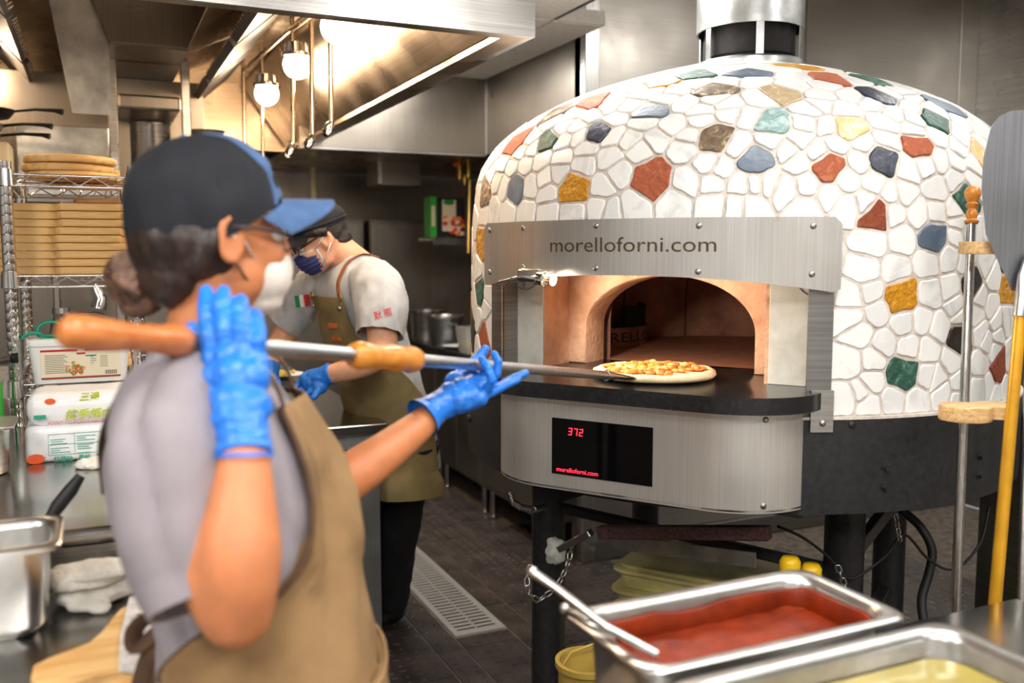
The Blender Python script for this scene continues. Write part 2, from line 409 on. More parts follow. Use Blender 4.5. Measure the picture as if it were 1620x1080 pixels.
# steel cladding behind the oven: sheets that can be told apart
wb = struct('wall_back_oven', B((2.1, 3.84, 0), (4.8, 3.9, 3.0)), M['steel_dull'])
for (a, b_) in ((2.172, 3.42), (3.426, 4.55), (4.556, 4.7)):
    link('cladding_sheet', B((a, 3.825, .1), (b_, 3.84, 3.0), None, .003, 1), M['steel_clad'] if 'steel_clad' in M else M['steel'], wb)
link('corner_post', B((2.095, 3.79, 0), (2.172, 3.84, 3.0), None, .004, 1), M['steel_v'], wb)
struct('baseboard_back', B((2.172, 3.80, 0), (4.7, 3.826, .1), None, .003, 1), M['steel_dull'])
# range hood front over the right-hand line, and the hood across the back
rh = thing('wall_hood', 'large plain stainless extraction hood wrapping the far corner over the range', 'extractor hood', (2.1, 4.97, 2.065))
link('side_panel', B((2.1, 3.84, 2.065), (2.125, 4.97, 2.5), None, .002, 1), M['steel_dark'], rh)
link('front_panel', B((1.02, 4.97, 2.065), (2.1, 4.995, 2.5), None, .002, 1), M['steel_dark'], rh)
link('underside', B((1.02, 4.995, 2.075), (2.79, 6.65, 2.085)), M['steel_hood'], rh)
link('rim', B((1.02, 4.972, 2.055), (2.1, 5.02, 2.066), None, .002, 1), M['steel'], rh)
link('corner_seam', T([(2.098, 4.966, 2.066), (2.098, 4.966, 2.5)], .006, 8), M['steel_dull'], rh)

# ------------------------------------------------------------------ island hood
IH = thing('island_hood', 'long stainless island extraction hood with lamps hanging over the prep tables', 'extractor hood', (.2, 4.0, 2.1))
x0, x1, y0, y1, zb = -.95, 1.15, 2.37, 5.62, 2.1
bm = bmesh.new()
addbox(bm, (x0, y0, zb), (x1, y0+.02, 2.5)); link('front_panel', bm, M['steel'], IH)
link('side_panel', B((x1-.02, y0+.02, zb), (x1, y1, 2.5)), M['steel'], IH)
link('side_panel', B((x0, y0+.02, zb), (x0+.02, y1, 2.5)), M['steel_hood'], IH)
link('rear_panel', B((x0+.02, y1-.02, zb), (x1-.02, y1, 2.5)), M['steel_hood'], IH)
link('canopy_roof', B((x0+.02, y0+.02, 2.47), (x1-.02, y1-.02, 2.485)), M['steel_hood'], IH)
bm = bmesh.new()
addbox(bm, (x1-.075, y0+.02, zb), (x1-.02, y1-.02, zb+.012)); addbox(bm, (x1-.085, y0+.02, zb), (x1-.075, y1-.02, zb+.035))
addbox(bm, (x0+.02, y0+.02, zb), (x1-.085, y0+.05, zb+.012))
link('drip_gutter', bm, M['steel_hood'], IH)
# sloping inner sheet on the aisle side
def sheet(pts, th=.006):
    bm = bmesh.new(); p = [Vector(q) for q in pts]; n = (p[1]-p[0]).cross(p[2]-p[0]).normalized()*th
    a = [bm.verts.new(q) for q in p]; b_ = [bm.verts.new(q+n) for q in p]; k = len(p)
    bm.faces.new(a[::-1]); bm.faces.new(b_)
    for i in range(k): bm.faces.new((a[i], a[(i+1) % k], b_[(i+1) % k], b_[i]))
    return bm
link('inner_slope', sheet([(1.06, 2.42, 2.12), (1.06, 5.55, 2.12), (.82, 5.55, 2.46), (.82, 2.42, 2.46)]), M['steel_hood'], IH)
# central plenum, tapering down, with filters leaning on both sides
ple = sheet([(.09, 3.9, 2.3), (.37, 3.9, 2.3), (.47, 3.9, 2.48), (.02, 3.9, 2.48)], .02)
link('plenum_end', ple, M['steel_dark'], IH)
link('plenum_floor', B((.09, 3.9, 2.29), (.37, 5.55, 2.3)), M['steel_dark'], IH)
link('filter_bank_backing', sheet([(.37, 2.5, 2.3), (.37, 5.55, 2.3), (.68, 5.55, 2.47), (.68, 2.5, 2.47)]), M['steel_hood'], IH)
for k in range(3):
    ya = 2.62+k*.78
    fl_ = link('grease_filter', sheet([(.46, ya, 2.24), (.46, ya+.72, 2.24), (.64, ya+.72, 2.4), (.64, ya, 2.4)], .03), M['black_iron'], IH)
    bm = bmesh.new()
    for j in range(14):
        yb = ya+.04+j*.048; addtube(bm, [(.462, yb, 2.238), (.638, yb, 2.396)], .011, 6)
    link('baffle', bm, M['steel_hood'], fl_)
    lf = link('grease_filter', sheet([(-.2, ya, 2.26), (-.2, ya+.72, 2.26), (-.36, ya+.72, 2.44), (-.36, ya, 2.44)][::-1], .03), M['black_iron'], IH)
    bm = bmesh.new()
    for j in range(14):
        yb = ya+.04+j*.048; addtube(bm, [(-.2, yb, 2.252), (-.36, yb, 2.432)], .011, 6)
    link('baffle', bm, M['steel_hood'], lf)
link('end_panel', sheet([(-.118, 3.94, 2.48), (.088, 3.94, 2.48), (.088, 3.94, 2.03), (-.05, 3.94, 2.03)][::-1], .01), M['galv'], IH)
# lamps (real light sources)
for k, (px, py) in enumerate([(533, 43), (470, 103), (422, 148), (500, -30)]):
    c = Vector((.78, (3.05, 3.7, 4.4, 2.65)[k], 2.27))
    if k < 3: c = CAM+ray(px, py)*((.78)/ray(px, py).x)
    f_ = link('lamp_housing', Lt([(.0, .085), (.045, .085), (.05, .05), (.062, .045), (.062, .03), (.05, .03)], c, 24), M['chrome'], IH, 40)
    bm = bmesh.new(); addball(bm, c+Vector((0, 0, .0)), (.056, .056, .056)); link('bulb', bm, M['bulb'], f_, 180)
    l = bpy.data.lights.new('hood_lamp', 'POINT'); l.energy = 11; l.color = (1, .73, .48); l.shadow_soft_size = .05
    lo = bpy.data.objects.new('hood_lamp', l); lo.location = c+Vector((0, 0, -.07)); COL.objects.link(lo)
for (lx, ly) in ((-.45, 3.2), (-.4, 4.4)):
    c = Vector((lx, ly, 2.32)); f_ = link('lamp_housing', Lt([(.0, .06), (.06, .06), (.078, .03), (.084, 0), (.077, .002)], c, 24), M['chrome'], IH, 40)
    bm = bmesh.new(); addball(bm, c, (.066, .066, .045)); link('bulb', bm, M['bulb'], f_, 180)
    l = bpy.data.lights.new('hood_lamp', 'POINT'); l.energy = 5; l.color = (1, .73, .48); l.shadow_soft_size = .05
    lo = bpy.data.objects.new('hood_lamp', l); lo.location = c+Vector((0, 0, -.07)); COL.objects.link(lo)
# fire suppression drops
for (px, pyt, pyb, d) in [(385, 118, 245, 4.6), (414, 92, 262, 4.4), (462, 36, 228, 3.7), (492, 24, 215, 3.5), (522, 28, 195, 3.3)]:
    a = D(px, pyt, d); b_ = D(px+2, pyb, d)
    q = link('suppression_pipe', T([a+Vector((0, 0, .15)), a, b_], .009, 8), M['steel_hood'], IH, 60)
    n_ = D(px-5, pyb+14, d-.02)
    link('nozzle', T([b_, b_+(n_-b_)*.4, n_, n_+(n_-b_)*.35], [.013, .018, .018, .010], 10), M['chrome'], q, 60)
link('suppression_pipe', T([D(385, 112, 4.6), D(455, 50, 3.75), D(520, 5, 3.2)], .011, 8), M['steel_hood'], IH, 60)
# shelf frame under the hood: two posts and cross bar
sf = thing('overshelf_frame', 'two square steel posts with crossbar rising behind the woman in the cap', 'shelf frame', (.2, 4.2, .9))
for (x, yb) in ((.098, .9), (.385, .9)):
    link('post', B((x-.018, 4.18, .9), (x+.018, 4.216, 2.34), None, .004, 1), M['steel'], sf)
link('crossbar', B((.116, 4.185, 2.29), (.367, 4.21, 2.325), None, .003, 1), M['steel'], sf)
link('lower_board', B((-.9, 3.98, 1.57), (.07, 4.18, 1.59), None, .003, 1), M['steel_dull'], sf)
link('shelf_board', B((-.9, 4.15, 1.70), (.70, 4.6, 1.735), None, .004, 1), M['steel_dull'], sf)
link('upper_shelf', B((.12, 4.21, 2.10), (.365, 4.6, 2.16), None, .01, 2), M['steel_dark'], sf)
link('back_sheet', B((-.9, 4.6, .95), (.5, 4.612, 2.29), None, .002, 1), M['steel_dark'], sf)
link('splash_panel', B((-.28, 4.50, 1.736), (.085, 4.53, 2.05), None, .003, 1), M['galv'], sf)
# ================================================================== PIZZA OVEN
OO = Vector((1.93, 2.49, 0)); HD = math.radians(-35)
TT = -Vector((math.sin(HD), math.cos(HD), 0)); NN = Vector((-math.cos(HD), math.sin(HD), 0)); ZZ = Vector((0, 0, 1))
def W(t, n, z): return OO+TT*t+NN*n+ZZ*z
MO = fr(TT, NN, ZZ, OO)
def Wa(deg, r, z): a = math.radians(deg); return W(math.sin(a)*r, math.cos(a)*r, z)
OV = thing('pizza_oven', 'huge domed pizza oven covered in white broken-marble mosaic with coloured stones', 'oven', (OO.x, OO.y, 0))
PZ = [1.10, 1.30, 1.50, 1.58, 1.64, 1.70, 1.76, 1.82, 1.87, 1.92, 1.965, 2.005, 2.04, 2.07, 2.095, 2.112, 2.122, 2.125]
PRr = [.862, .861, .859, .857, .853, .846, .830, .793, .742, .672, .585, .482, .372, .262, .165, .095, .035, 0]
prof = []
for i in range(len(PZ)-1):
    for k in range(8):
        t = k/8; i0 = max(i-1, 0); i3 = min(i+2, len(PZ)-1)
        def cr(a, b, c, d, t): return b+.5*t*(c-a+t*(2*a-5*b+4*c-d+t*(3*(b-c)+d-a)))
        prof.append((cr(PRr[i0], PRr[i], PRr[i+1], PRr[i3], t), cr(PZ[i0], PZ[i], PZ[i+1], PZ[i3], t)))
prof.append((0, 2.125))
def r_at(z):
    if z <= PZ[0]: return PRr[0]
    if z >= PZ[-1]: return 0
    for (ra, za), (rb, zb_) in zip(prof, prof[1:]):
        if za <= z <= zb_: return ra+(rb-ra)*(z-za)/max(1e-9, zb_-za)
    return 0
def proj(q):
    d = q-OO; rho = math.hypot(d.x, d.y); z = q.z; best = None
    if z < 1.5:
        r = r_at(z); k = r/max(rho, 1e-6); p = Vector((OO.x+d.x*k, OO.y+d.y*k, z)); return p, Vector((d.x/rho, d.y/rho, 0))
    for i in range(len(prof)-1):
        ra, za = prof[i]; rb, zb_ = prof[i+1]; ex, ez = rb-ra, zb_-za; L = ex*ex+ez*ez
        t = max(0, min(1, ((rho-ra)*ex+(z-za)*ez)/L)); dx = rho-ra-ex*t; dz = z-za-ez*t; e = dx*dx+dz*dz
        if best is None or e < best[0]: best = (e, ra+ex*t, za+ez*t, ex, ez)
    _, r, z, ex, ez = best; a = math.atan2(d.y, d.x); l = math.hypot(ex, ez)
    return Vector((OO.x+math.cos(a)*r, OO.y+math.sin(a)*r, z)), Vector((math.cos(a)*ez/l, math.sin(a)*ez/l, -ex/l))
def ray_dome(px, py):
    r = ray(px, py); s = 1.9
    while s < 3.6:
        p = CAM+r*s; rho = math.hypot(p.x-OO.x, p.y-OO.y)
        if p.z < 2.125 and rho < r_at(p.z)+.0005:
            for _ in range(12):
                s -= .001; p = CAM+r*s
                if math.hypot(p.x-OO.x, p.y-OO.y) >= r_at(p.z): break
            return p
        s += .008
    return None
def ang(p): v = p-OO; return math.degrees(math.atan2(v.dot(TT), v.dot(NN)))
# grout shell with the mouth cut out
bm = bmesh.new(); nseg = 144
rp = [(.8575, 1.10), (.8575, 1.165), (.8575, 1.3), (.8575, 1.445), (.857, 1.5)]+[(max(0, PRr[i]-.0035), PZ[i]-.0025) for i in range(3, len(PZ))]
a0 = math.atan2(NN.y, NN.x)
rings = addlathe(bm, rp, OO, nseg, None, a0, a0+2*PI)
dead = [f for f in bm.faces if abs(ang(f.calc_center_median())) < 29.2 and 1.165 < f.calc_center_median().z < 1.445]
bmesh.ops.delete(bm, geom=dead, context='FACES')
shell = link('dome', bm, M['grout'], OV, 60)
# mosaic
def marble(name, c, c2, v, sc=14, rough=.3, bump=0, dark=.5):
    m, t, b = nt(name); b.inputs['Roughness'].default_value = rough
    tc = t.nodes.new('ShaderNodeTexCoord')
    n = t.nodes.new('ShaderNodeTexNoise'); n.inputs['Scale'].default_value = sc; n.inputs['Detail'].default_value = 9; n.inputs['Distortion'].default_value = 1.2; n.inputs['Roughness'].default_value = .65
    t.links.new(tc.outputs['Object'], n.inputs[0])
    r = t.nodes.new('ShaderNodeValToRGB'); e = r.color_ramp.elements
    e[0].position = dark-.12; e[0].color = rgb(c); e[1].position = dark+.16; e[1].color = rgb(c2)
    x = e.new(dark+.03); x.color = rgb(v)
    t.links.new(n.outputs[0], r.inputs[0]); t.links.new(r.outputs[0], b.inputs['Base Color'])
    if bump:
        n2 = t.nodes.new('ShaderNodeTexNoise'); n2.inputs['Scale'].default_value = 60; n2.inputs['Detail'].default_value = 5; t.links.new(tc.outputs['Object'], n2.inputs[0])
        bp = t.nodes.new('ShaderNodeBump'); bp.inputs['Strength'].default_value = bump; bp.inputs['Distance'].default_value = .01
        t.links.new(n2.outputs[0], bp.inputs['Height']); t.links.new(bp.outputs[0], b.inputs['Normal'])
    return m
WM = [marble('white_marble', (236, 236, 234), (240, 240, 238), (234, 234, 232), 6, .26, 0, .5), marble('white_marble_veined', (234, 234, 232), (238, 238, 236), (206, 207, 208), 8, .28, 0, .62), marble('white_marble_grey', (226, 227, 226), (232, 232, 230), (220, 221, 221), 9, .3)]
CM = {
 'or': marble('terracotta_stone', (172, 92, 58), (190, 118, 82), (158, 80, 50), 22, .75, .6),
 'ru': marble('rust_stone', (140, 68, 38), (172, 92, 54), (120, 52, 28), 26, .75, .5),
 'ye': marble('ochre_stone', (206, 146, 22), (226, 178, 56), (184, 122, 14), 28, .35, .9),
 'gr': marble('green_marble', (28, 66, 54), (96, 136, 122), (44, 86, 72), 30, .55, .4),
 'gl': marble('pale_green_marble', (120, 152, 152), (206, 222, 222), (162, 190, 190), 30, .3, .15),
 'na': marble('navy_marble', (34, 40, 58), (150, 158, 176), (48, 54, 74), 20, .3, .15, .56),
 'bl': marble('slate_blue_marble', (88, 104, 124), (190, 200, 210), (106, 120, 138), 11, .32, .1, .58),
 'br': marble('brown_marble', (92, 78, 64), (216, 200, 170), (126, 108, 88), 26, .3, .15),
 'ta': marble('tan_marble', (176, 154, 118), (226, 212, 182), (192, 172, 138), 22, .3, .15),
 'cr': marble('cream_orange_marble', (226, 186, 130), (246, 236, 216), (232, 198, 150), 24, .3, .1),
 'bk': marble('black_marble', (28, 24, 22), (60, 54, 50), (34, 30, 28), 20, .3, .1)}
CLAB = {'or': 'terracotta stone', 'ru': 'dark rust stone', 'ye': 'rough ochre yellow stone', 'gr': 'green marble piece', 'gl': 'pale green marble piece', 'na': 'navy veined marble piece', 'bl': 'slate blue marble piece', 'br': 'brown veined marble piece', 'ta': 'tan marble piece', 'cr': 'cream and orange marble piece', 'bk': 'black marble piece'}
colored = [('or',814,227),('gr',865,220),('na',945,208),('bl',813,299),('ye',907,298),('br',766,308),('br',879,177),('or',938,160),('bl',985,128),('ye',1039,130),('gr',1104,116),('bl',1028,174),('br',1129,140),('br',1129,217),('or',1028,283),('bl',1197,253),
 ('bl',1184,115),('ye',1262,104),('or',1316,123),('gr',1383,126),('na',1393,150),('ta',1236,147),('gl',1222,192),('cr',1345,202),('or',1312,263),('na',1398,252),('ru',1387,338),('bl',1496,166),('gr',1479,188),('or',1457,229),('cr',1554,244),('gr',1527,314),
 ('bl',1478,374),('bk',1539,447),('ye',1427,470),('ye',1597,455),('gr',1430,590),('bk',1520,535),('ru',1581,580),('ye',762,383),('gr',758,458),('or',763,535),('bk',747,522)]
crops = [
 (740,160,5.4,"545,310 545,405 440,440 790,230 700,185 925,215 940,300 820,335 1235,300 1010,400 625,500 790,480 980,540 1210,470 290,530 375,560 480,540 240,690 195,610 300,740 525,730 650,660 765,600 670,790 1150,740 220,910 340,930 490,940 670,950 890,945 1120,910 910,90 1060,120 1200,50 1250,150 150,560 80,850 130,970 60,1000 230,470 400,240 560,180 350,300"),
 (860,90,5.4,"255,470 400,490 150,610 280,600 310,680 180,720 390,770 560,420 590,680 730,700 950,700 640,520 850,550 740,410 600,330 900,310 1040,360 1210,390 1150,280 1100,580 1350,450 1350,530 1240,680 800,260 1100,150 1460,360 1580,480 1560,400 1300,230 600,230 500,270 300,350 1200,770 820,790 1530,110 1600,200"),
 (960,200,6.75,"60,100 240,150 510,150 700,50 340,310 60,280 120,500 790,300 880,120 850,590 1080,390 1210,450 1120,610 1400,200 1430,620 280,840 720,820 1130,830 1390,850 1530,850 20,700 20,900"),
 (1140,90,5.4,"350,350 250,200 470,100 640,160 640,240 850,320 890,240 1110,320 860,400 750,440 1050,440 720,560 910,590 240,500 690,700 420,710 170,700 990,740 1230,730 1300,390 1400,560 1420,700 1480,470 1150,200 1150,130 1450,300 1550,300 110,410 60,150"),
 (1180,200,6.75,"220,150 590,130 450,260 560,390 770,260 970,200 1250,160 1220,380 90,600 240,590 420,660 660,620 1080,570 1380,600 900,730 150,850 640,880 1080,860 1300,820 1560,730 1580,920"),
 (1380,120,4.5,"100,330 170,250 300,300 310,390 470,430 640,420 620,520 610,600 740,640 730,740 390,630 490,600 600,740 260,670 460,800 230,830 60,740 200,990 350,990 450,980 610,960 140,470 440,230 640,320 770,390 280,150 170,60 280,220 620,1050 800,480"),
 (1320,320,5.4,"330,340 590,320 570,120 740,120 870,110 1060,90 1050,290 270,590 530,580 800,510 990,470 1130,510 1300,540 1360,650 1260,820 1345,880 820,790 1010,730 310,780 160,820 150,990 360,940 600,1030 755,1010 1050,880 1090,980 1230,970 1480,980 1160,260 1390,1040"),
 (1320,480,5.4,"150,180 220,260 600,200 430,350 640,380 900,210 810,400 130,510 340,490 330,670 110,820 230,770 290,870 510,820 710,830 800,620 890,650 1010,490 930,760 1070,690 1060,810 1260,510 1260,240 1310,330 1400,270 1380,400 1480,180 1240,740 1335,710 1380,780 1500,470 1350,160 1470,720"),
 (740,350,3.6,"110,300 60,290 40,390 110,420 100,490 60,560 35,480 125,600 100,690 60,720")]
seeds = []; pix = []
def try_seed(px, py, kind, md):
    if any((px-a)**2+(py-b_)**2 < md*md for a, b_ in pix): return
    p = ray_dome(px, py)
    if p is None: return
    if any((p-s[0]).length < .03 for s in seeds): return
    pix.append((px, py)); seeds.append((p, kind))
for k_, px, py in colored: try_seed(px, py, k_, 1)
for ox, oy, sc, s in crops:
    for q in s.split():
        a, b_ = q.split(','); try_seed(ox+float(a)/sc, oy+float(b_)/sc, 'w', 11)
nvis = len(seeds)
rs = random.Random(11); fails = 0
while fails < 700:
    z = rs.random(); L = rs.uniform(1.10, 2.13); r = r_at(L)
    if rs.random() > max(r, .08)/.87*(1 if L < 1.9 else 1): continue
    if L > 1.9: r = rs.uniform(0, .74); L = next((zb_ for (ra, za), (rb, zb_) in zip(prof, prof[1:]) if rb <= r), 2.12)
    a = rs.uniform(0, 2*PI); p = Vector((OO.x+math.cos(a)*r, OO.y+math.sin(a)*r, L))
    if any((p-s[0]).length < .082 for s in seeds): fails += 1; continue
    k_ = 'w' if rs.random() > .1 else rs.choice(['or', 'ye', 'gr', 'na', 'bl', 'br', 'ta', 'ru'])
    seeds.append((p, k_))
CXY = Vector((0, 0))
def clip(poly, nx, ny, c):
    out = []
    for i in range(len(poly)):
        a, b_ = poly[i], poly[(i+1) % len(poly)]; da = a[0]*nx+a[1]*ny-c; db = b_[0]*nx+b_[1]*ny-c
        if da <= 0: out.append(a)
        if (da <= 0) != (db <= 0):
            t = da/(da-db); out.append((a[0]+(b_[0]-a[0])*t, a[1]+(b_[1]-a[1])*t))
    return out
def make_tile(i):
    p0, kind = seeds[i]; A = ang(p0)
    if abs(A) < 31 and p0.z < 1.565: return None
    q0, n = proj(p0); e2 = (ZZ-n*ZZ.dot(n)); e2 = e2.normalized() if e2.length > .05 else Vector((1, 0, 0)); e1 = e2.cross(n).normalized(); e1 = n.cross(e2)
    R_ = .075; poly = [(math.cos(2*PI*k/10)*R_*(.95+.1*rs.random()), math.sin(2*PI*k/10)*R_*(.95+.1*rs.random())) for k in range(10)]
    for j, (pj, kj) in enumerate(seeds):
        if j == i: continue
        d = pj-q0
        if d.length > .2: continue
        nj = proj(pj)[1]
        if nj.dot(n) < .3: continue
        u, v = d.dot(e1), d.dot(e2); l = math.hypot(u, v)
        if l < 1e-4: continue
        k = d.length/l; u *= k; v *= k; l = d.length
        gap = .0028+.0012*rs.random()
        wt = .0065*((kind != 'w')-(kj != 'w')); poly = clip(poly, u/l, v/l, l/2-gap+min(wt, l/2-.01))
        if len(poly) < 3: return None
    if p0.z < 1.25: poly = clip(poly, 0, -1, -(1.104-q0.z))
    if abs(A) < 36 and p0.z >= 1.565: poly = clip(poly, 0, -1, -(1.555-q0.z)/max(.3, e2.z))
    elif abs(A) < 50 and p0.z < 1.6:
        s_ = 1 if A > 0 else -1
        lim = math.radians(abs(A)-29.6)*.86; dirx = e1.dot(TT if A > 0 else -TT); sg = 1 if dirx > 0 else -1
        poly = clip(poly, -sg, 0, lim)
    if len(poly) < 3: return None
    # rough coloured stones get jagged sides; marble gets rounded corners
    pts = []; m = len(poly); rough = kind in ('or', 'ye', 'ru', 'gr')
    for k in range(m):
        a, b_, c = Vector(poly[k-1]), Vector(poly[k]), Vector(poly[(k+1) % m])
        la, lc = (a-b_).length, (c-b_).length
        if la < .004: continue
        f = min(.011 if not rough else .004, la*.42, lc*.42)
        P_ = b_+(a-b_).normalized()*f; Q_ = b_+(c-b_).normalized()*f if lc > 1e-5 else b_
        pts += [P_, (P_+Q_)*.25+b_*.5, Q_]
        if lc > .03: mm = (b_+c)/2; nn_ = Vector((-(c-b_).y, (c-b_).x)).normalized(); pts.append(mm+nn_*rs.uniform(0, .0022 if not rough else .004))
    if len(pts) < 5: return None
    cx = sum((p for p in pts), Vector((0, 0)))/len(pts)
    bm = bmesh.new(); lift = rs.uniform(-.0006, .0012); R1 = []; R2 = []; R3 = []
    for q in pts:
        for R__, ins, h in ((R1, 0, -.007), (R2, 0, -.0016+lift), (R3, .0026, lift+.0004)):
            qq = q-(q-cx).normalized()*ins if (q-cx).length > ins else q
            s, nn2 = proj(q0+e1*qq.x+e2*qq.y); R__.append(bm.verts.new(s+nn2*h))
    k2 = len(pts)
    for a, b_ in ((R1, R2), (R2, R3)):
        for k in range(k2): bm.faces.new((a[k], a[(k+1) % k2], b_[(k+1) % k2], b_[k]))
    s, nn2 = proj(q0+e1*cx.x+e2*cx.y); cv = bm.verts.new(s+nn2*(lift+.0006))
    for k in range(k2): bm.faces.new((R3[k], R3[(k+1) % k2], cv))
    bm.faces.new(R1[::-1])
    return bm, kind
order = list(range(len(seeds))); single = 0; rest = {}
for i in order:
    r = make_tile(i)
    if r is None: continue
    bm, kind = r
    mm = WM[rs.choice([0, 0, 1, 1, 2])] if kind == 'w' else CM[kind]
    if i < nvis and single < 298:
        o = link('tile', bm, mm, shell, 30); single += 1
        if kind != 'w': o['label'] = CLAB[kind]
    else: rest.setdefault(mm.name, []).append((bm, mm))
allb = bmesh.new(); mats = []
for k_, l in rest.items():
    mats.append(l[0][1])
    for bm, mm in l:
        for f in bm.faces: f.material_index = len(mats)-1
        me = bpy.data.meshes.new('x'); bmesh.ops.recalc_face_normals(bm, faces=bm.faces[:]); bm.to_mesh(me); bm.free(); allb.from_mesh(me); bpy.data.meshes.remove(me)
o = link('tile_field', allb, mats, shell, 50, kind='stuff', label='marble pieces round the back of the dome')
# skirt
bm = bmesh.new(); addlathe(bm, [(.84, 1.098), (.872, 1.098), (.872, .862), (.84, .862)], OO, 120); link('skirt', bm, M['black_iron'], OV, 40)
link('tile_ledge', Lt([(.85, 1.097), (.874, 1.097), (.874, 1.104), (.85, 1.104)], OO, 120), M['grout'], OV, 40)
link('base_plate', Lt([(0, .90), (.84, .90), (.84, .885), (0, .885)], OO, 64), M['black_iron'], OV, 40)
def bolt(p, d, r, m, par, name='bolt', h=None, hexa=False):
    d = Vector(d).normalized(); h = h or r*.7
    if hexa: bm = lathe_on(Vector(p), Vector(p)+d, [(r*1.5, 0), (r*1.5, r*.3), (r, r*.3), (r, r*1.1), (0, r*1.1)], 6)
    else: bm = lathe_on(Vector(p), Vector(p)+d, [(r, 0), (r*.97, h*.4), (r*.75, h*.8), (r*.4, h), (0, h*1.05)], 14)
    return link(name, bm, m, par, 60)
for A_, z in [(37.2, 1.085), (43.5, .975), (43.5, .925), (65, .975), (65, .925), (-46, 1.08), (-50, .97)]:
    p = Wa(A_, .872, z); bolt(p, p-W(0, 0, z), .009, M['black_iron'], OV, hexa=z < 1.05)
# chimney
CH = Vector((2.046, 2.559, 0))
link('collar', Lt([(.178, 2.085), (.182, 2.085), (.182, 2.128), (.176, 2.134), (.17, 2.134)], CH, 48), M['galv'], OV, 40)
for k in range(6):
    a = math.radians(-118+60*k); x = Vector((-math.sin(a), math.cos(a), 0)); y = Vector((math.cos(a), math.sin(a), 0))
    mt = fr(x, ZZ, y, CH+y*.172+ZZ*2.2)
    link('strut', B((-.0125, -.075, -.002), (.0125, .09, .002), mt), M['galv'], OV)
link('flue_cone', Lt([(.05, 2.13), (.15, 2.15), (.15, 2.30), (.14, 2.30), (.14, 2.155), (.05, 2.14)], CH, 40), M['soot'], OV, 40)
fd = thing('flue_duct', 'wide round galvanised flue pipe hanging above the oven dome', 'duct', CH+ZZ*2.23)
link('pipe', Lt([(.177, 2.235), (.177, 3.0), (.171, 3.0), (.171, 2.235), (.177, 2.235)], CH, 64), M['galv'], fd, 40)
link('inner_pipe', Lt([(.168, 2.24), (.168, 2.9), (0, 2.9)], CH, 40), M['soot'], fd, 40)
# ---- name panel (curved steel strip with arched bottom), lettering cut look
bm = bmesh.new(); N_ = 60; top = []; bot = []
for k in range(N_+1):
    A_ = -34+68*k/N_; zt = 1.585; zl = 1.444-.04*(abs(A_)/34)**2.2
    rr = .018
    def edge(A_, zt, zl):
        dd = (34-abs(A_))*math.radians(1)*.89
        if dd < rr: c = rr-math.sqrt(max(0, rr*rr-(rr-dd)**2)); return zt-c, zl+c*.6
        return zt, zl
    zt, zl = edge(A_, zt, zl); top.append((A_, zt)); bot.append((A_, zl))
def strip(top, bot, r0, r1):
    bm = bmesh.new(); g = []
    for (A_, zt), (_, zl) in zip(top, bot): g.append([bm.verts.new(Wa(A_, r, z)) for r, z in ((r1, zt), (r1, (zt+zl)/2), (r1, zl), (r0, zl), (r0, zt))])
    for a, b_ in zip(g, g[1:]):
        for k in range(5): bm.faces.new((a[k], a[(k+1) % 5], b_[(k+1) % 5], b_[k]))
    bm.faces.new(g[0]); bm.faces.new(g[-1][::-1]); return bm
pan = link('name_plate', strip(top, bot, .888, .893), M['plate_steel'], OV, 40)
M['cut'] = mat('cut_through_letters', (70, 56, 24), .6, 0, 40, .5, 0)
L0, L1 = -13.8, 15.2
def curve_text(v):   # text laid on the cylinder
    A_ = L0+v.x; return Wa(A_, .8936+v.z, 1.503+v.y)
me = text_mesh('morelloforni.com', 1, 0)
xs = [v.co.x for v in me.vertices]; w0, w1 = min(xs), max(xs)
bm = bmesh.new(); bm.from_mesh(me); bmesh.ops.subdivide_edges(bm, edges=bm.edges[:], cuts=1)
for v in bm.verts:
    A_ = L0+(v.co.x-w0)/(w1-w0)*(L1-L0); v.co = Wa(A_, .8936, 1.503+v.co.y*.053)
# stencil bridges are left as narrow steel strips across the letters
link('lettering', bm, M['cut'], pan)
for A_, z in [(-31.5, 1.565), (-31.5, 1.445), (-20.5, 1.567), (-20.5, 1.462), (-4.5, 1.568), (-4.5, 1.462), (12.5, 1.565), (12.5, 1.455), (29.5, 1.563), (29.5, 1.45)]:
    p = Wa(A_, .893, z); bolt(p, p-W(0, 0, z), .0075, M['screw'], pan, 'screw', .004)
# side straps
for s in (-1, 1):
    bm = strip([(s*(29.6+k), 1.45) for k in range(5)], [(s*(29.6+k), 1.165) for k in range(5)], .866, .872); link('side_strap', bm, M['steel_dull'], OV, 40)
bm = strip([(30.3+k*.9, 1.17) for k in range(5)], [(30.3+k*.9, 1.068) for k in range(5)], .874, .880)
lst = link('lower_bracket', bm, M['steel'], OV, 40); p = Wa(32.2, .88, 1.09); bolt(p, p-W(0, 0, 1.09), .008, M['screw'], lst, 'screw')
# mouth: ceiling of recess, side panels, reveals, arch
SZ = 1.165
for s in (-1, 1):
    wp = link('side_panel', B((-.47, .655, SZ) if s < 0 else (.313, .655, SZ), (-.345, .665, 1.46) if s < 0 else (.47, .665, 1.46), MO, .001, 1), M['whitepanel'], OV)
    link('strap_return', B((min(s*.43, s*.437), .665, SZ), (max(s*.43, s*.437), .745, 1.46), MO), M['steel_dull'], OV)
    c = W(s*.425 if s > 0 else s*.405, .666, 1.44)
    ring = bmesh.new(); pts = [c+TT*math.cos(a)*.047+ZZ*math.sin(a)*.047+NN*.0 for a in [PI+PI*k/24 for k in range(25)]]
    addtube(ring, pts, .0015, 5); link('cover_edge', ring, M['screw'], wp); bolt(c-ZZ*.037+NN*.001, NN, .006, M['screw'], wp, 'screw')
    link('reveal', B((-.355, .49, SZ) if s < 0 else (.303, .49, SZ), (-.345, .664, 1.47) if s < 0 else (.313, .664, 1.47), MO), M['refract'], OV)
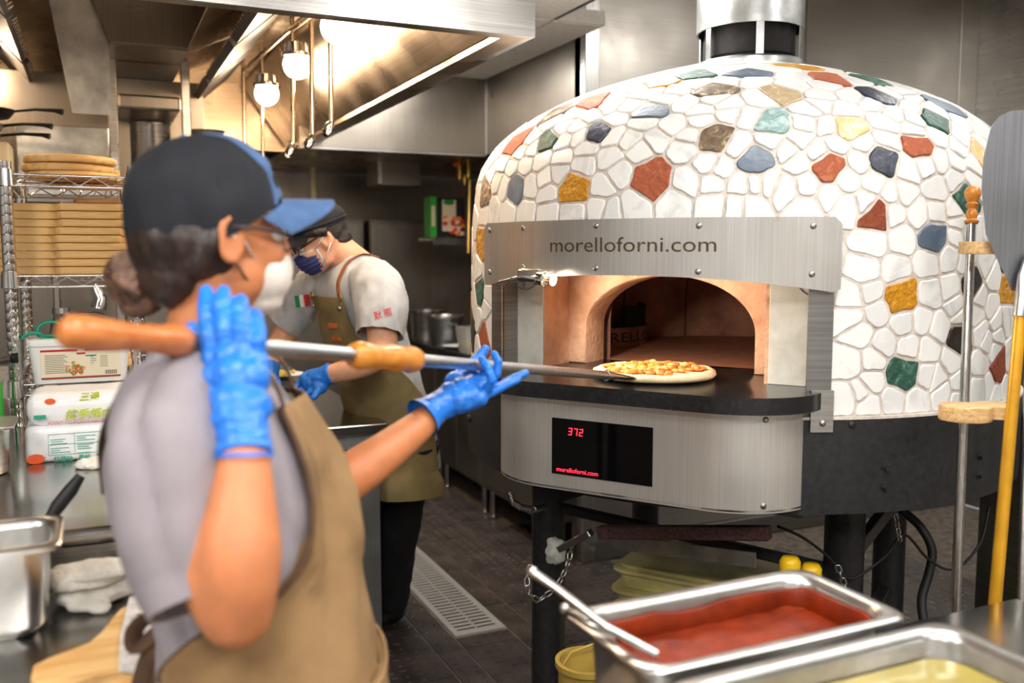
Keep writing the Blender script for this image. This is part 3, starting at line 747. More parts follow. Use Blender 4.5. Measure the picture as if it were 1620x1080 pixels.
link('recess_ceiling', B((-.345, .44, 1.462), (.313, .80, 1.475), MO), M['refract'], OV)
hw = .258; AC = -.028; spz = 1.275; toph = 1.435-spz
bm = bmesh.new(); inner = [(-hw-.018, SZ)]+[(-hw*math.cos(PI*k/32), spz+toph*math.sin(PI*k/32)) for k in range(33)]+[(hw, SZ)]
inner = [(AC-hw, SZ)]+[(AC-math.cos(PI*k/32)*hw, spz+toph*math.sin(PI*k/32)) for k in range(33)]+[(AC+hw, SZ)]
outer = [(-.36, SZ)]+[(lambda c_, s_: (lambda q: (AC-c_*q, spz+s_*q))(min((.36+AC)/c_ if c_ > 1e-6 else 9, (.315-AC)/-c_ if c_ < -1e-6 else 9, (1.47-spz)/s_ if s_ > 1e-6 else 9)))(math.cos(PI*k/32), math.sin(PI*k/32)) for k in range(33)]+[(.315, SZ)]
G = []
for (xi, zi), (xo, zo) in zip(inner, outer):
    G.append([bm.verts.new(W(xi, .50, zi)), bm.verts.new(W(xo, .50, zo)), bm.verts.new(W(xo, .37, zo)), bm.verts.new(W(xi, .37, zi))])
for a, b_ in zip(G, G[1:]):
    for k in range(4): bm.faces.new((a[k], a[(k+1) % 4], b_[(k+1) % 4], b_[k]))
bm.faces.new(G[0]); bm.faces.new(G[-1][::-1]); bmesh.ops.bevel(bm, geom=[e for e in bm.edges if abs((e.verts[0].co-W(0, .5, 0)).dot(NN)) < 1e-4 and abs((e.verts[1].co-W(0, .5, 0)).dot(NN)) < 1e-4], offset=.006, segments=2, profile=.5, affect='EDGES')
link('arch', bm, M['refract'], OV, 50)
# chamber
cc = W(0, -.13, 0); bm = bmesh.new()
cpf = [(.54, SZ-.002), (.54, 1.30), (.53, 1.36), (.50, 1.43), (.44, 1.50), (.36, 1.555), (.24, 1.60), (.1, 1.62), (0, 1.622)]
addlathe(bm, cpf, cc, 96)
dead = [f for f in bm.faces if (f.calc_center_median()-cc).dot(NN) > .42 and abs((f.calc_center_median()-cc).dot(TT)) < .27 and f.calc_center_median().z < 1.5]
bmesh.ops.delete(bm, geom=dead, context='FACES'); link('chamber', bm, M['refract_dark'], OV, 40)
link('chamber_shell', Lt([(.58, SZ-.02), (.60, 1.4), (.5, 1.58), (.2, 1.66), (0, 1.665)], cc, 64), M['black'], OV, 40) if 0 else None
for A_ in (-24, 8, 40, -60, 72):
    a = math.radians(A_+180); pts = [cc+TT*math.sin(a)*(r*.995)+NN*math.cos(a)*(r*.995)+ZZ*z for r, z in cpf[:6]]
    link('chamber_joint', T(pts, .0022, 5), M['soot'], OV)
link('oven_floor', Lt([(0, SZ), (.545, SZ), (.545, SZ-.02), (0, SZ-.02)], cc, 64), M['ovenfloor'], OV, 40)
# flame guard (curved iron band with raised letters) left inside
gb = bmesh.new(); gc = W(-.60, -.13, 0); gp = []
for k in range(13):
    a = math.radians(-75+150*k/12*1.0); gp.append((gc+TT*math.cos(a)*.24+NN*math.sin(a)*.24))
def wall_strip(pts, z0, z1, th, cen):
    bm = bmesh.new(); g = []
    for p in pts:
        d = (p-cen); d.z = 0; d.normalize(); q = p-d*th
        g.append([bm.verts.new(p+ZZ*z0), bm.verts.new(p+ZZ*z1), bm.verts.new(q+ZZ*z1), bm.verts.new(q+ZZ*z0)])
    for a, b_ in zip(g, g[1:]):
        for k in range(4): bm.faces.new((a[k], a[(k+1) % 4], b_[(k+1) % 4], b_[k]))
    bm.faces.new(g[0]); bm.faces.new(g[-1][::-1]); return bm
fg = link('flame_guard', wall_strip(gp, SZ, 1.232, .012, gc), M['refract_dark'], OV, 40)
link('guard_screen', wall_strip([gc+(p-gc)*.97 for p in gp[2:9]], 1.232, 1.31, .006, gc), M['soot'], OV, 40)
me = text_mesh('MORELLO FORNI', 1, 0); xs = [v.co.x for v in me.vertices]; w0, w1 = min(xs), max(xs)
bm = bmesh.new(); bm.from_mesh(me)
for v in bm.verts:
    a = math.radians(72-144*(v.co.x-w0)/(w1-w0)); v.co = gc+TT*math.cos(a)*.2415+NN*math.sin(a)*.2415+ZZ*(SZ+.016+v.co.y*.05)
link('lettering', bm, M['soot'], fg)
# ---- stone landing and steel fascia
def plan(tm_, nf, side_n, r, seg=10):
    out = [(-tm_, side_n)]
    for k in range(seg+1): a = PI-PI/2*k/seg; out.append((-tm_+r+math.cos(a)*r, nf-r*.92+math.sin(a)*r*.92))
    for k in range(seg+1): a = PI/2-PI/2*k/seg; out.append((tm_-r+math.cos(a)*r, nf-r*.92+math.sin(a)*r*.92))
    out.append((tm_, side_n)); return out
sl = plan(.465, .94, .60, .22)
poly = sl+[(.30, .36), (-.30, .36)]
bm = bmesh.new(); prism(bm, poly, 1.124, SZ, None, .014)
for v in bm.verts: v.co = MO @ v.co
slab = link('landing_slab', bm, M['blackslab'], OV, 40)
fs = plan(.44, .895, .66, .22, 12); bm = bmesh.new(); g = []
for (t_, n_) in fs:
    g.append([bm.verts.new(W(t_, n_, z)) for z in (.876, 1.126)]+[bm.verts.new(W(t_*.985, n_-.006, z)) for z in (1.126, .876)])
for a, b_ in zip(g, g[1:]):
    for k in range(4): bm.faces.new((a[k], a[(k+1) % 4], b_[(k+1) % 4], b_[k]))
bm.faces.new(g[0]); bm.faces.new(g[-1][::-1])
fas = link('fascia', bm, M['steel_fascia'] if 'steel_fascia' in M else M['steel_v'], OV, 30)
link('fascia_bottom', PR(fs+[(.40, .66), (-.40, .66)], .879, .884, MO), M['black_iron'], OV)
link('edge_strip', B((.441, .64, .872), (.449, .70, 1.124), MO, .002, 1), M['steel_dull'], OV)
link('edge_strip', B((-.449, .64, .872), (-.441, .70, 1.124), MO, .002, 1), M['black_iron'], OV)
for t_, n_, z, d in [(.36, None, 1.105, 0), (.36, None, .895, 0), (.4495, .67, 1.11, 1), (.4495, .67, .89, 1), (-.4495, .67, .9, -1), (-.4495, .67, 1.02, -1), (-.4495, .67, 1.06, -1)]:
    if d == 0:
        a = math.acos((t_-.22)/.22); p = W(t_, .895-.22*.92+math.sin(a)*.22*.92+.0005, z); dr_ = TT*math.cos(a)+NN*math.sin(a)
    else: p = W(t_, n_, z); dr_ = TT*d
    bolt(p, dr_, .0075, M['screw'], fas, 'screw', .004)
# display window
def scr(px, py): r = ray(px, py); k = ((OO+NN*.8965)-CAM).dot(NN)/r.dot(NN); return CAM+r*k
sa, sb, sc_, sd = [scr(*q) for q in ((873, 660), (1033, 676), (1031, 768), (871, 748))]
st0 = (sa-OO).dot(TT); st1 = (sb-OO).dot(TT); sz1 = sa.z; sz0 = sd.z
dis = link('display_window', B((st0, .8945, sz0), (st1, .8965, sz1), MO, .0006, 1), M['glass_black'], fas)
MS = fr(TT, ZZ, NN, W(st0, .8972, sz0)); sw, sh = st1-st0, sz1-sz0
# seven segment digits 372
def seg7(d, x, y, w_, h_, th, sk=.12):
    S = {'3': 'abcdg', '7': 'abc', '2': 'abged'}[d]; bm = bmesh.new(); hh = h_/2
    R = {'a': (0, h_-th, w_, h_), 'd': (0, 0, w_, th), 'g': (0, hh-th/2, w_, hh+th/2), 'b': (w_-th, hh, w_, h_), 'c': (w_-th, 0, w_, hh), 'e': (0, 0, th, hh), 'f': (0, hh, th, h_)}
    for s_ in S:
        x0_, y0_, x1_, y1_ = R[s_]; e = th*.12
        vs = addbox(bm, (x0_+e, y0_+e, -.0002), (x1_-e, y1_-e, .0002))
    for v in bm.verts: v.co = Vector((v.co.x+v.co.y*sk+x, v.co.y+y, v.co.z))
    for v in bm.verts: v.co = MS @ v.co
    return bm
for k, d in enumerate('372'): link('digit', seg7(d, sw*(.17+.055*k), sh*.72, sw*.038, sh*.13, .0028), M['red_led'], dis)
me = text_mesh('morelloforni.com', sh*.115, 0); me.transform(Matrix.Translation((sw*.05, sh*.055, 0))); me.transform(MS); link('lettering', me, M['red_led'], dis)
# ---- lamp on its arm
a_ = D(790, 446, 2.55); 
def on_n(px, py, n): r = ray(px, py); k = ((OO+NN*n)-CAM).dot(NN)/r.dot(NN); return CAM+r*k
l0 = on_n(792, 448, .84); l1 = on_n(826, 438, .86); l2 = on_n(830, 436, .87); l3 = on_n(876, 443, .88)
lp = link('lamp_arm', T([l0+(l0-l1)*.05-NN*.02, l0, l1, l2], [.007, .009, .0085, .0085], 12), M['chrome'], OV, 60)
ax = (l3-l2); link('lamp_head', lathe_on(l2-ax*.12, l3, [(0, 0), (.021, .001), (.021, .055), (.019, .058), (.0205, .062), (.0205, .078), (.0185, .079), (.018, .06), (0, .06)], 28), M['chrome'], lp, 50)
link('lamp_lens', lathe_on(l2+ax*.95, l3, [(0, .002), (.015, .002), (.015, .004), (0, .004)], 20), M['bulb'], lp)
sp = bpy.data.lights.new('oven_lamp', 'SPOT'); sp.energy = 26; sp.color = (1, .80, .62); sp.spot_size = math.radians(125); sp.spot_blend = .9; sp.shadow_soft_size = .02
so = bpy.data.objects.new('oven_lamp', sp); so.location = l3+ax*.08; COL.objects.link(so)
so.rotation_euler = (W(.16, .42, 1.24)-so.location).to_track_quat('-Z', 'Y').to_euler()
# ---- legs and frame
for (t_, n_) in ((-.455, .42), (.46, .36), (.47, -.45), (-.47, -.45)):
    c = W(t_, n_, 0)
    lg = link('leg', Lt([(.055, .02), (.055, .885), (0, .885)], (c.x, c.y, 0), 28), M['black_iron'], OV, 40)
    link('foot', Lt([(0, 0), (.045, 0), (.045, .02), (0, .02)], (c.x, c.y, 0), 20), M['screw'], lg, 40)
def bar(name, a, b_, w_, h_, m, par, bev=.003):
    a = Vector(a); b_ = Vector(b_); x, y, z = frame_of(b_-a); return link(name, B((-w_/2, -h_/2, 0), (w_/2, h_/2, (b_-a).length), fr(x, y, z, a), bev, 1), m, par)
bar('brace', W(-.46, .42, .70), W(-.05, .42, .87), .035, .045, M['black_iron'], OV)
bar('brace', W(.46, .36, .62), W(.62, -.05, .86), .03, .04, M['steel_dull'], OV)
bar('cross_bar', W(-.47, .42, .68), W(.46, .36, .60), .03, .03, M['black_iron'], OV)
bar('cross_bar', D(948, 841, 2.62), D(1218, 843, 2.34), .035, .035, M['rust'], OV)
bar('cross_bar', W(.47, -.45, .3), W(.46, .36, .3), .04, .04, M['black_iron'], OV)
# flexible conduit
bm = bmesh.new(); cpts = [D(806, 778, 2.78), D(812, 795, 2.76), D(826, 803, 2.74), D(845, 806, 2.72), D(865, 800, 2.9)]
cp2 = []
for a, b_ in zip(cpts, cpts[1:]):
    for k in range(10): cp2.append(a.lerp(b_, k/10))
addtube(bm, cp2, [.011 if i % 2 else .008 for i in range(len(cp2))], 10); link('conduit', bm, M['screw'], OV)
# ================================================================== FIXED EQUIPMENT
M['wood_lt'] = wood('pale_wood', (226, 178, 116), (200, 146, 84), 'x')
M['wood_b'] = wood('bamboo', (230, 188, 122), (206, 158, 92), 'x', 1, .5)
M['wood_dk'] = wood('brown_wood', (160, 112, 70), (122, 80, 48), 'x')
M['wood_pine'] = wood('pine', (240, 200, 136), (214, 158, 88), 'x', .8, .5, 14)
M['wood_h'] = wood('turned_beech', (205, 128, 68), (178, 98, 46), 'x', 1, .3)
M['wood_h2'] = wood('turned_honey_beech', (218, 146, 62), (190, 112, 40), 'x', 1, .28)
M['ply'] = wood('plywood', (224, 186, 132), (190, 146, 92), 'x', 2.2, .5)
M['yellow_pole'] = mat('yellow_lacquered_pole', (214, 156, 36), .28, .3, 12, .12)
M['alu'] = brushed('peel_aluminium', (150, 152, 158), .42, 'z', .12)
M['alu2'] = brushed('bare_aluminium', (196, 198, 202), .3, 'z', .1)
M['yplastic'] = mat('pale_yellow_plastic', (226, 216, 146), .4, 0, 20, .06)
M['yplastic2'] = mat('amber_yellow_plastic', (200, 170, 84), .35, 0, 20, .08)
M['fridge'] = brushed('fridge_steel', (150, 144, 136), .36, 'z', .1)
M['tablepanel'] = brushed('table_end_steel', (168, 172, 174), .4, 'z', .08)
M['cream'] = mat('cream_enamel', (220, 208, 170), .4)
M['brass'] = mat('brass', (196, 160, 90), .3, 1)
M['orange_p'] = mat('orange_plastic', (230, 96, 40), .4)
M['green_p'] = mat('green_plastic', (52, 168, 60), .4)
M['teal'] = mat('teal_plastic', (6, 140, 112), .3)
M['glass'] = mat('clear_glass', (235, 240, 240), .03, trans=1)
M['clearp'] = mat('clear_plastic', (232, 232, 226), .18, trans=.6)
M['purple'] = mat('lilac_card', (176, 156, 216), .6)
M['towel'] = mat('white_terry', (240, 236, 226), .95, 0, 60, .05, .5, 260)
M['paper'] = mat('white_film', (242, 243, 244), .3, 0, 30, .03, .15, 25)
M['inkg'] = mat('green_ink', (42, 160, 128), .6)
M['inky'] = mat('lime_ink', (186, 200, 20), .6)
M['inkr'] = mat('pink_red_ink', (226, 96, 110), .6)
M['inko'] = mat('orange_ink', (240, 96, 40), .6)
M['inkk'] = mat('dark_ink', (60, 60, 62), .6)
M['red_ink'] = mat('red_ink', (196, 30, 40), .6)
M['cheese'] = mat('yellow_food', (236, 196, 96), .6, 0, 80, .3, .5, 120)

# ---- right-hand cooking line
def unit(y0, y1, label, name='cooking_range', cat='range'):
    t = thing(name, label, cat, (2.33, (y0+y1)/2, 0))
    link('body', B((1.97, y0+.004, .175), (2.74, y1-.004, .872), None, .004, 1), M['fridge'], t)
    link('top', B((1.955, y0+.002, .872), (2.78, y1-.002, .905), None, .006, 2), M['black'], t)
    ym = (y0+y1)/2
    for (a, b_) in ((y0+.02, ym-.004), (ym+.004, y1-.02)):
        d_ = link('door', B((1.962, a, .2), (1.972, b_, .84), None, .004, 1), M['fridge'], t)
        link('handle', T([(1.955, a+.05, .80), (1.948, a+.06, .80), (1.948, b_-.06, .80), (1.955, b_-.05, .80)], .006, 8), M['steel_dull'], d_)
    for x in (2.02, 2.7):
        for y in (y0+.06, y1-.06): link('leg', Lt([(.018, 0), (.022, .01), (.016, .02), (.02, .05), (.02, .176)], (x, y, 0), 14), M['screw'], t, 40)
    return t
unit(3.9, 4.75, 'dark stainless range cabinet nearest behind the oven, black worktop')
unit(4.75, 5.5, 'dark stainless range cabinet in the middle of the line, black worktop')
unit(5.5, 6.2, 'dark stainless range cabinet at the far end by the fridge, black worktop')
def fridge(x0, x1, label):
    t = thing('upright_fridge', label, 'fridge', ((x0+x1)/2, 6.45, 0))
    link('body', B((x0, 6.27, .1), (x1, 6.68, 1.73), None, .004, 1), M['fridge'], t)
    d_ = link('door', B((x0+.01, 6.245, .18), (x1-.02, 6.268, 1.71), None, .006, 2), M['fridge'], t)
    link('handle', T([(x0+.05, 6.245, 1.15), (x0+.05, 6.215, 1.17), (x0+.05, 6.215, 1.45), (x0+.05, 6.245, 1.47)], .009, 8), M['steel'], d_, 60)
    for x in (x0+.06, x1-.06): link('foot', Lt([(.02, 0), (.02, .1)], (x, 6.33, 0), 10), M['black'], t)
fridge(.85, 1.72, 'tall stainless fridge directly behind the bending man')
fridge(1.76, 2.70, 'tall dark stainless fridge between the bending man and the oven')
# ---- centre prep table
pt = thing('prep_table', 'long stainless prep table the man leans over', 'prep table', (.5, 4.0, 0))
link('worktop', B((.24, 3.10, .862), (.93, 5.0, .902), None, .006, 2), M['counter_steel'], pt)
link('end_panel', B((.27, 3.13, .09), (.905, 3.15, .862), None, .003, 1), M['tablepanel'], pt)
link('side_panel', B((.885, 3.155, .09), (.905, 4.95, .862), None, .003, 1), M['tablepanel'], pt)
link('side_panel', B((.27, 3.155, .09), (.29, 4.95, .862), None, .003, 1), M['tablepanel'], pt)
for x in (.33, .86):
    for y in (3.2, 4.9): link('leg', Lt([(.02, 0), (.02, .09)], (x, y, 0), 12), M['screw'], pt)
# vents on the end panel
bm = bmesh.new()
for k in range(7): addbox(bm, (.70+k*.016, 3.126, .80), (.708+k*.016, 3.131, .812))
link('label_plate', bm, M['inkk'], pt)
# ---- left counters
lc = thing('side_counter', 'stainless worktop holding folded towels and a paddle board, behind the woman', 'counter', (-.6, 1.45, 0))
link('worktop', B((-1.4, 1.0, .862), (.095, 1.79, .9), None, .005, 2), M['counter_steel'], lc)
link('cabinet', B((-1.38, 1.04, .1), (.07, 1.76, .862), None, .004, 1), M['steel_dull'], lc)
for x in (-1.3, -.06): link('leg', Lt([(.02, 0), (.02, .1)], (x, 1.1, 0), 12), M['screw'], lc)
uc = thing('raised_counter', 'raised stainless worktop carrying the wire rack and hand towels', 'counter', (-.6, 2.4, 0))
link('worktop', B((-1.4, 1.80, .968), (.20, 3.55, 1.0), None, .012, 3), M['counter_steel'], uc)
fp = link('front_panel', B((-1.4, 1.815, .55), (.19, 1.835, .968), None, .003, 1), M['steel'], uc)
for x in (.047,  -.5): bolt((x, 1.8145, .925), (0, -1, 0), .006, M['screw'], fp, 'screw', .003)
link('cabinet', B((-1.38, 1.85, .1), (.18, 3.5, .968), None, .004, 1), M['steel_dull'], uc)
for x in (-1.3, .12): link('leg', Lt([(.02, 0), (.02, .1)], (x, 3.4, 0), 12), M['screw'], uc)
# ---- back counter below the overshelf
bc = thing('back_counter', 'low steel counter beyond the wire rack, under the overshelf', 'counter', (-.4, 4.4, 0))
link('worktop', B((-1.4, 3.75, .862), (.04, 4.7, .9), None, .006, 2), M['steel_dull'], bc)
link('cabinet', B((-1.38, 3.8, .1), (.02, 4.65, .862), None, .004, 1), M['steel_dull'], bc)
for x in (-1.3, -.04): link('leg', Lt([(.02, 0), (.02, .1)], (x, 3.9, 0), 12), M['screw'], bc)

# ================================================================== WIRE RACK
RX0, RX1, RY0, RY1 = -.207, .112, 2.84, 3.42
rk = thing('wire_rack', 'chromed wire shelving rack stacked with wooden boards', 'wire rack', (-.05, 3.13, 1.0))
for x in (RX0, RX1):
    for y in (RY0, RY1):
        pr = [(.016, 1.0)]
        z = 1.0
        for k in range(28): z = 1.0+.0262*k; pr += [(.0175, z), (.0175, z+.0235), (.0166, z+.0245)]
        pr.append((.0175, 1.745)); pr.append((0, 1.748))
        p_ = link('post', Lt(pr, (x, y, 0), 16), M['chrome'], rk, 40)
        for zz in (1.70, 1.425, 1.125): link('collar', Lt([(.019, zz-.022), (.024, zz-.02), (.021, zz+.025), (.018, zz+.026)], (x, y, 0), 16), M['chrome'], p_, 40)
def wire_shelf(z):
    bm = bmesh.new(); r = .0028
    for (a, b_) in (((RX0, RY0), (RX1, RY0)), ((RX0, RY1), (RX1, RY1)), ((RX0, RY0), (RX0, RY1)), ((RX1, RY0), (RX1, RY1))):
        A_ = Vector((*a, 0)); B_ = Vector((*b_, 0)); d = (B_-A_); n = max(4, int(d.length/.043))
        A1 = A_+d.normalized()*.02; d = d*(1-.04/d.length)
        for dz in (0, -.03): addtube(bm, [A1+ZZ*(z+dz), A1+d+ZZ*(z+dz)], r*1.2, 8)
        addtube(bm, [A1+d*(k/n)+ZZ*(z-(.003 if k % 2 else .027)) for k in range(n+1)], r, 6)
    n = 14
    for k in range(n): x = RX0+.02+(RX1-RX0-.04)*k/(n-1); addtube(bm, [(x, RY0, z+.002), (x, RY1, z+.002)], .0016, 5)
    for k in range(3): y = RY0+.145*(k+1); addtube(bm, [(RX0, y, z-.003), (RX1, y, z-.003)], r, 6)
    return link('wire_shelf', bm, M['chrome'], rk, 60)
for z in (1.712, 1.437, 1.137): wire_shelf(z)
# bamboo paddle boards
ORD = ['lowest', 'second from the bottom', 'third from the bottom', 'fourth from the bottom', 'middle', 'fourth from the top', 'third from the top', 'second from the top', 'topmost']
rr_ = random.Random(4)
for k in range(9):
    dx = rr_.uniform(-.008, .008); x0_, x1_ = -.085+dx, .083+dx+(.014 if k == 3 else 0); y0_, y1_ = 2.862, 3.12; z0_ = 1.4405+.0222*k
    hx = x0_-.17; ym = (y0_+y1_)/2; poly = rrect(x0_, y0_, x1_, y1_, .02, 4)
    hy0, hy1 = y0_+.055, y0_+.12
    poly = [(x1_, y0_+.012), (x1_, y1_-.012), (x1_-.012, y1_), (x0_+.03, y1_), (x0_, y1_-.03), (x0_-.01, hy1+.05), (x0_-.03, hy1+.01), (hx+.03, hy1), (hx, hy1-.03), (hx, hy0+.03), (hx+.03, hy0), (x0_-.03, hy0), (x0_-.008, hy0-.01), (x0_, y0_+.004), (x0_+.01, y0_), (x1_-.012, y0_)]
    b_ = link('paddle_board', PR(poly, z0_, z0_+.0205, None, .004), M['wood_b'], None, 60)
    tag(b_, 'bamboo paddle board on the middle rack shelf, %s of its stack' % ORD[k], 'board', 'bamboo boards stacked on the middle shelf')
for k in range(6):
    z0_ = 1.4405+.0222*k
    b_ = link('paddle_board', PR(rrect(-.05+rr_.uniform(-.006, .006), 3.14, .094+rr_.uniform(0, .010), 3.38, .012, 3), z0_, z0_+.0205, None, .004), M['wood_b'], None, 60)
    tag(b_, 'small bamboo board in the rear stack, %s' % ['at its very bottom', 'second up', 'third up', 'fourth up', 'fifth up', 'on its top'][k], 'board', 'bamboo boards in the rear stack')
b_ = link('board', PR(rrect(-.045, 2.9, .078, 3.1, .02, 4), 1.6405, 1.652, None, .003), M['wood_dk'], None, 60); tag(b_, 'thin dark walnut board lying on the bamboo stack', 'board')
# round boards
for k, (px, d, z0_, r, nm) in enumerate([(113, 2.75, 1.7155, .128, 'round pine board at the bottom of the stack on top of the rack'), (108, 2.74, 1.7375, .125, 'round pine board in the middle of the stack, handle slot showing'), (112, 2.73, 1.7605, .126, 'round pine board topping the rack stack'), ]):
    c = D(px, 260, d); t_ = rr_.uniform(0, .0)
    bm = Lt([(0, z0_), (r-.004, z0_), (r, z0_+.004), (r, z0_+.017), (r-.004, z0_+.021), (0, z0_+.021)], (c.x, c.y, 0), 48)
    b_ = link('round_board', bm, M['wood_pine'], None, 60); tag(b_, nm, 'board', 'round boards on top of the rack')
    if k == 1: tag(b_, nm, 'board', 'round boards on top of the rack')
for k in range(2):
    c = Vector((-.02, 3.22+.0*k, 0)); z0_ = 1.7155+.0215*k
    b_ = link('pine_board', PR(rrect(-.12, 3.14, .095-.008*k, 3.36, .015, 3), z0_, z0_+.0205, None, .003), M['wood_pine'], None, 60); tag(b_, ['square pine board under another behind the round boards', 'square pine board on another behind the round boards'][k], 'board')
# hanging utensils
for k, px in enumerate((96, 122, 145, 162, 182)):
    p = D(px, 300, 3.1); p.z = 1.68
    t = thing('hanging_utensil', 'steel utensil hanging under the top rack shelf, %s from the left' % ['first', 'second', 'third', 'fourth', 'fifth'][k], 'utensil', p, 'utensils hanging under the rack')
    link('hook', T([p+Vector((0, 0, .03)), p+Vector((.008, 0, .036)), p+Vector((.012, 0, .026)), p, p+Vector((0, 0, -.02))], .002, 6), M['chrome'], t)
    q = p+Vector((.012 if k < 3 else 0, 0, -.02)); e = q+Vector((.028 if k < 3 else .004, -.02, -.075))
    link('handle', T([q, q.lerp(e, .5), e], [(.005, .003), (.008, .003), (.011, .003)], 10), M['steel_dull'] if k % 2 else M['black'], t, 60)
    link('head', T([e, e+(e-q)*.25, e+(e-q)*.5], [(.012, .003), (.022, .004), (.016, .003)], 12), M['steel'], t, 60)
# tub
tb = thing('dressing_tub', 'white rectangular plastic tub with salad label on the lower rack shelf', 'tub', (-.09, 2.9, 1.14))
def taper_box(x0, y0, x1, y1, z0, z1, ins, r=.02):
    bm = bmesh.new(); a = [bm.verts.new((p[0], p[1], z0)) for p in rrect(x0+ins, y0+ins, x1-ins, y1-ins, r)]; b_ = [bm.verts.new((p[0], p[1], z1)) for p in rrect(x0, y0, x1, y1, r)]
    n = len(a); bm.faces.new(a[::-1]); bm.faces.new(b_)
    for k in range(n): bm.faces.new((a[k], a[(k+1) % n], b_[(k+1) % n], b_[k]))
    return bm
TX0, TX1, TY = -.172, .085, 2.80
link('body', taper_box(TX0, TY, TX1, TY+.2, 1.1405, 1.245, .012), M['white'], tb, 40)
link('lid', PR(rrect(TX0-.004, TY-.004, TX1+.004, TY+.204, .022), 1.245, 1.262, None, .004), M['white'], tb, 40)
M['label_c'] = mat('cream_label', (240, 228, 200), .5)
fx = lambda u, v, e=0: Vector((TX0+.03+u*.2, TY+.0105-.011*(1.15+v*.08-1.1405)/.105-.0012-e, 1.153+v*.082))
def quad(name, u0, v0, u1, v1, m, par, e=0, f=None):
    f = f or fx; bm = bmesh.new(); vs = [bm.verts.new(f(*q, e)) for q in ((u0, v0), (u1, v0), (u1, v1), (u0, v1))]; bm.faces.new(vs)
    vs2 = [bm.verts.new(f(*q, e-.0006)) for q in ((u0, v0), (u1, v0), (u1, v1), (u0, v1))]; bm.faces.new(vs2[::-1])
    for k in range(4): bm.faces.new((vs[k], vs[(k+1) % 4], vs2[(k+1) % 4], vs2[k]))
    return link(name, bm, m, par)
lb = quad('label', 0, 0, 1, 1, M['label_c'], tb)
quad('label_band', 0, .93, 1, 1.0, M['red_ink'], lb, .0005); quad('label_band', 0, 0, 1, .06, mat('brown_band', (160, 70, 50), .5), lb, .0005)
quad('logo', .46, .84, .55, 1.02, M['white'], lb, .001); quad('logo', .45, .82, .56, .88, M['red_ink'], lb, .0014)
for k in range(11): quad('print_line', .05, .80-.06*k, .05+.26+.03*math.sin(k*2.1), .815-.06*k, M['inkk'], lb, .0006)
for k in range(6): quad('print_line', .62, .72-.07*k, .66+.04*math.sin(k), .735-.07*k, M['inkk'], lb, .0006); quad('print_line', .74, .72-.07*k, .84, .735-.07*k, M['inkk'], lb, .0006)
quad('print_line', .56, .74, .7, .79, M['inkg'], lb, .0006)
for k in range(12): quad('barcode', .80+.013*k, .1, .80+.013*k+(.004, .008)[k % 2], .24, M['inkk'], lb, .0006)
bm = bmesh.new()
for k in range(40):
    a = rr_.uniform(0, 2*PI); r = rr_.uniform(0, .1); c = fx(.44+math.cos(a)*r*1.2, .34+math.sin(a)*r*2.4, .0014); addball(bm, c, (.006, .0006, .005), None, 1)
    for f in bm.faces[-20:]: f.material_index = rr_.choice([0, 0, 1, 2, 2])
bm.faces.ensure_lookup_table(); link('salad_picture', bm, [mat('tomato_red', (220, 60, 50), .5), mat('salmon', (250, 190, 170), .5), mat('leaf_green', (96, 170, 40), .5)], lb)
# teal scissors on the tub
sc_ = thing('scissors', 'teal-handled scissors lying on the white tub lid', 'scissors', (-.15, 2.86, 1.262))
def loop(c, rx, rz, tilt):
    return [c+Vector((math.cos(a)*rx, math.sin(a)*.01*tilt, math.sin(a)*rz)) for a in [2*PI*k/20 for k in range(21)]]
c1 = Vector((-.115, 2.87, 1.283)); c2 = Vector((-.165, 2.85, 1.270))
link('handle_loop', T([p for p in loop(c1, .036, .024, 1)], .005, 8, cap=False), M['teal'], sc_, 60)
link('handle_loop', T([c1+Vector((.03, 0, -.017)), c1+Vector((-.02, .0, -.015)), c2+Vector((.02, 0, .008)), c2+Vector((-.0, 0, .011)), c2+Vector((-.022, 0, .0)), c2+Vector((-.02, -.02, -.001))], .0048, 8), M['teal'], sc_, 60)
link('blade', B((-.1, 2.872, 1.2625), (.02, 2.885, 1.2645), None, .0005, 1), M['steel'], sc_)
jr = thing('glass_jar', 'small clear glass jar standing behind the white tub', 'jar', D(104, 560, 2.98)); jz = 1.14
jc = Vector((jr.location.x, 3.06, 0)); jr.location = (jc.x, jc.y, jz)
link('body', Lt([(0, jz), (.034, jz), (.036, jz+.01), (.036, jz+.12), (.03, jz+.15), (.022, jz+.165), (.022, jz+.185), (.019, jz+.185), (.019, jz+.16), (.033, jz+.118), (.033, jz+.008), (0, jz+.006)], jc, 24), M['glass'], jr, 60)
link('lid', Lt([(.0, jz+.196), (.024, jz+.196), (.025, jz+.18), (.0225, jz+.18), (.022, jz+.186), (0, jz+.186)], jc, 24), M['screw'], jr, 40)
for k, (x0_, x1_, y0_, z0_) in enumerate([(-.16, -.02, 3.2, 1.14), (-.15, -.03, 3.2, 1.162), (.03, .10, 3.15, 1.14), (.032, .098, 3.16, 1.162)]):
    b_ = link('board', PR(rrect(x0_, y0_, x1_, y0_+.2, .012, 3), z0_, z0_+.021, None, .003), M['wood_dk'] if k < 2 else M['wood_pine'], None, 60)
    tag(b_, ['brown board at the back of the lower rack shelf, underneath', 'brown board at the back of the lower rack shelf, on top', 'small pale board right of the tub, underneath', 'small pale board right of the tub, on top'][k], 'board')
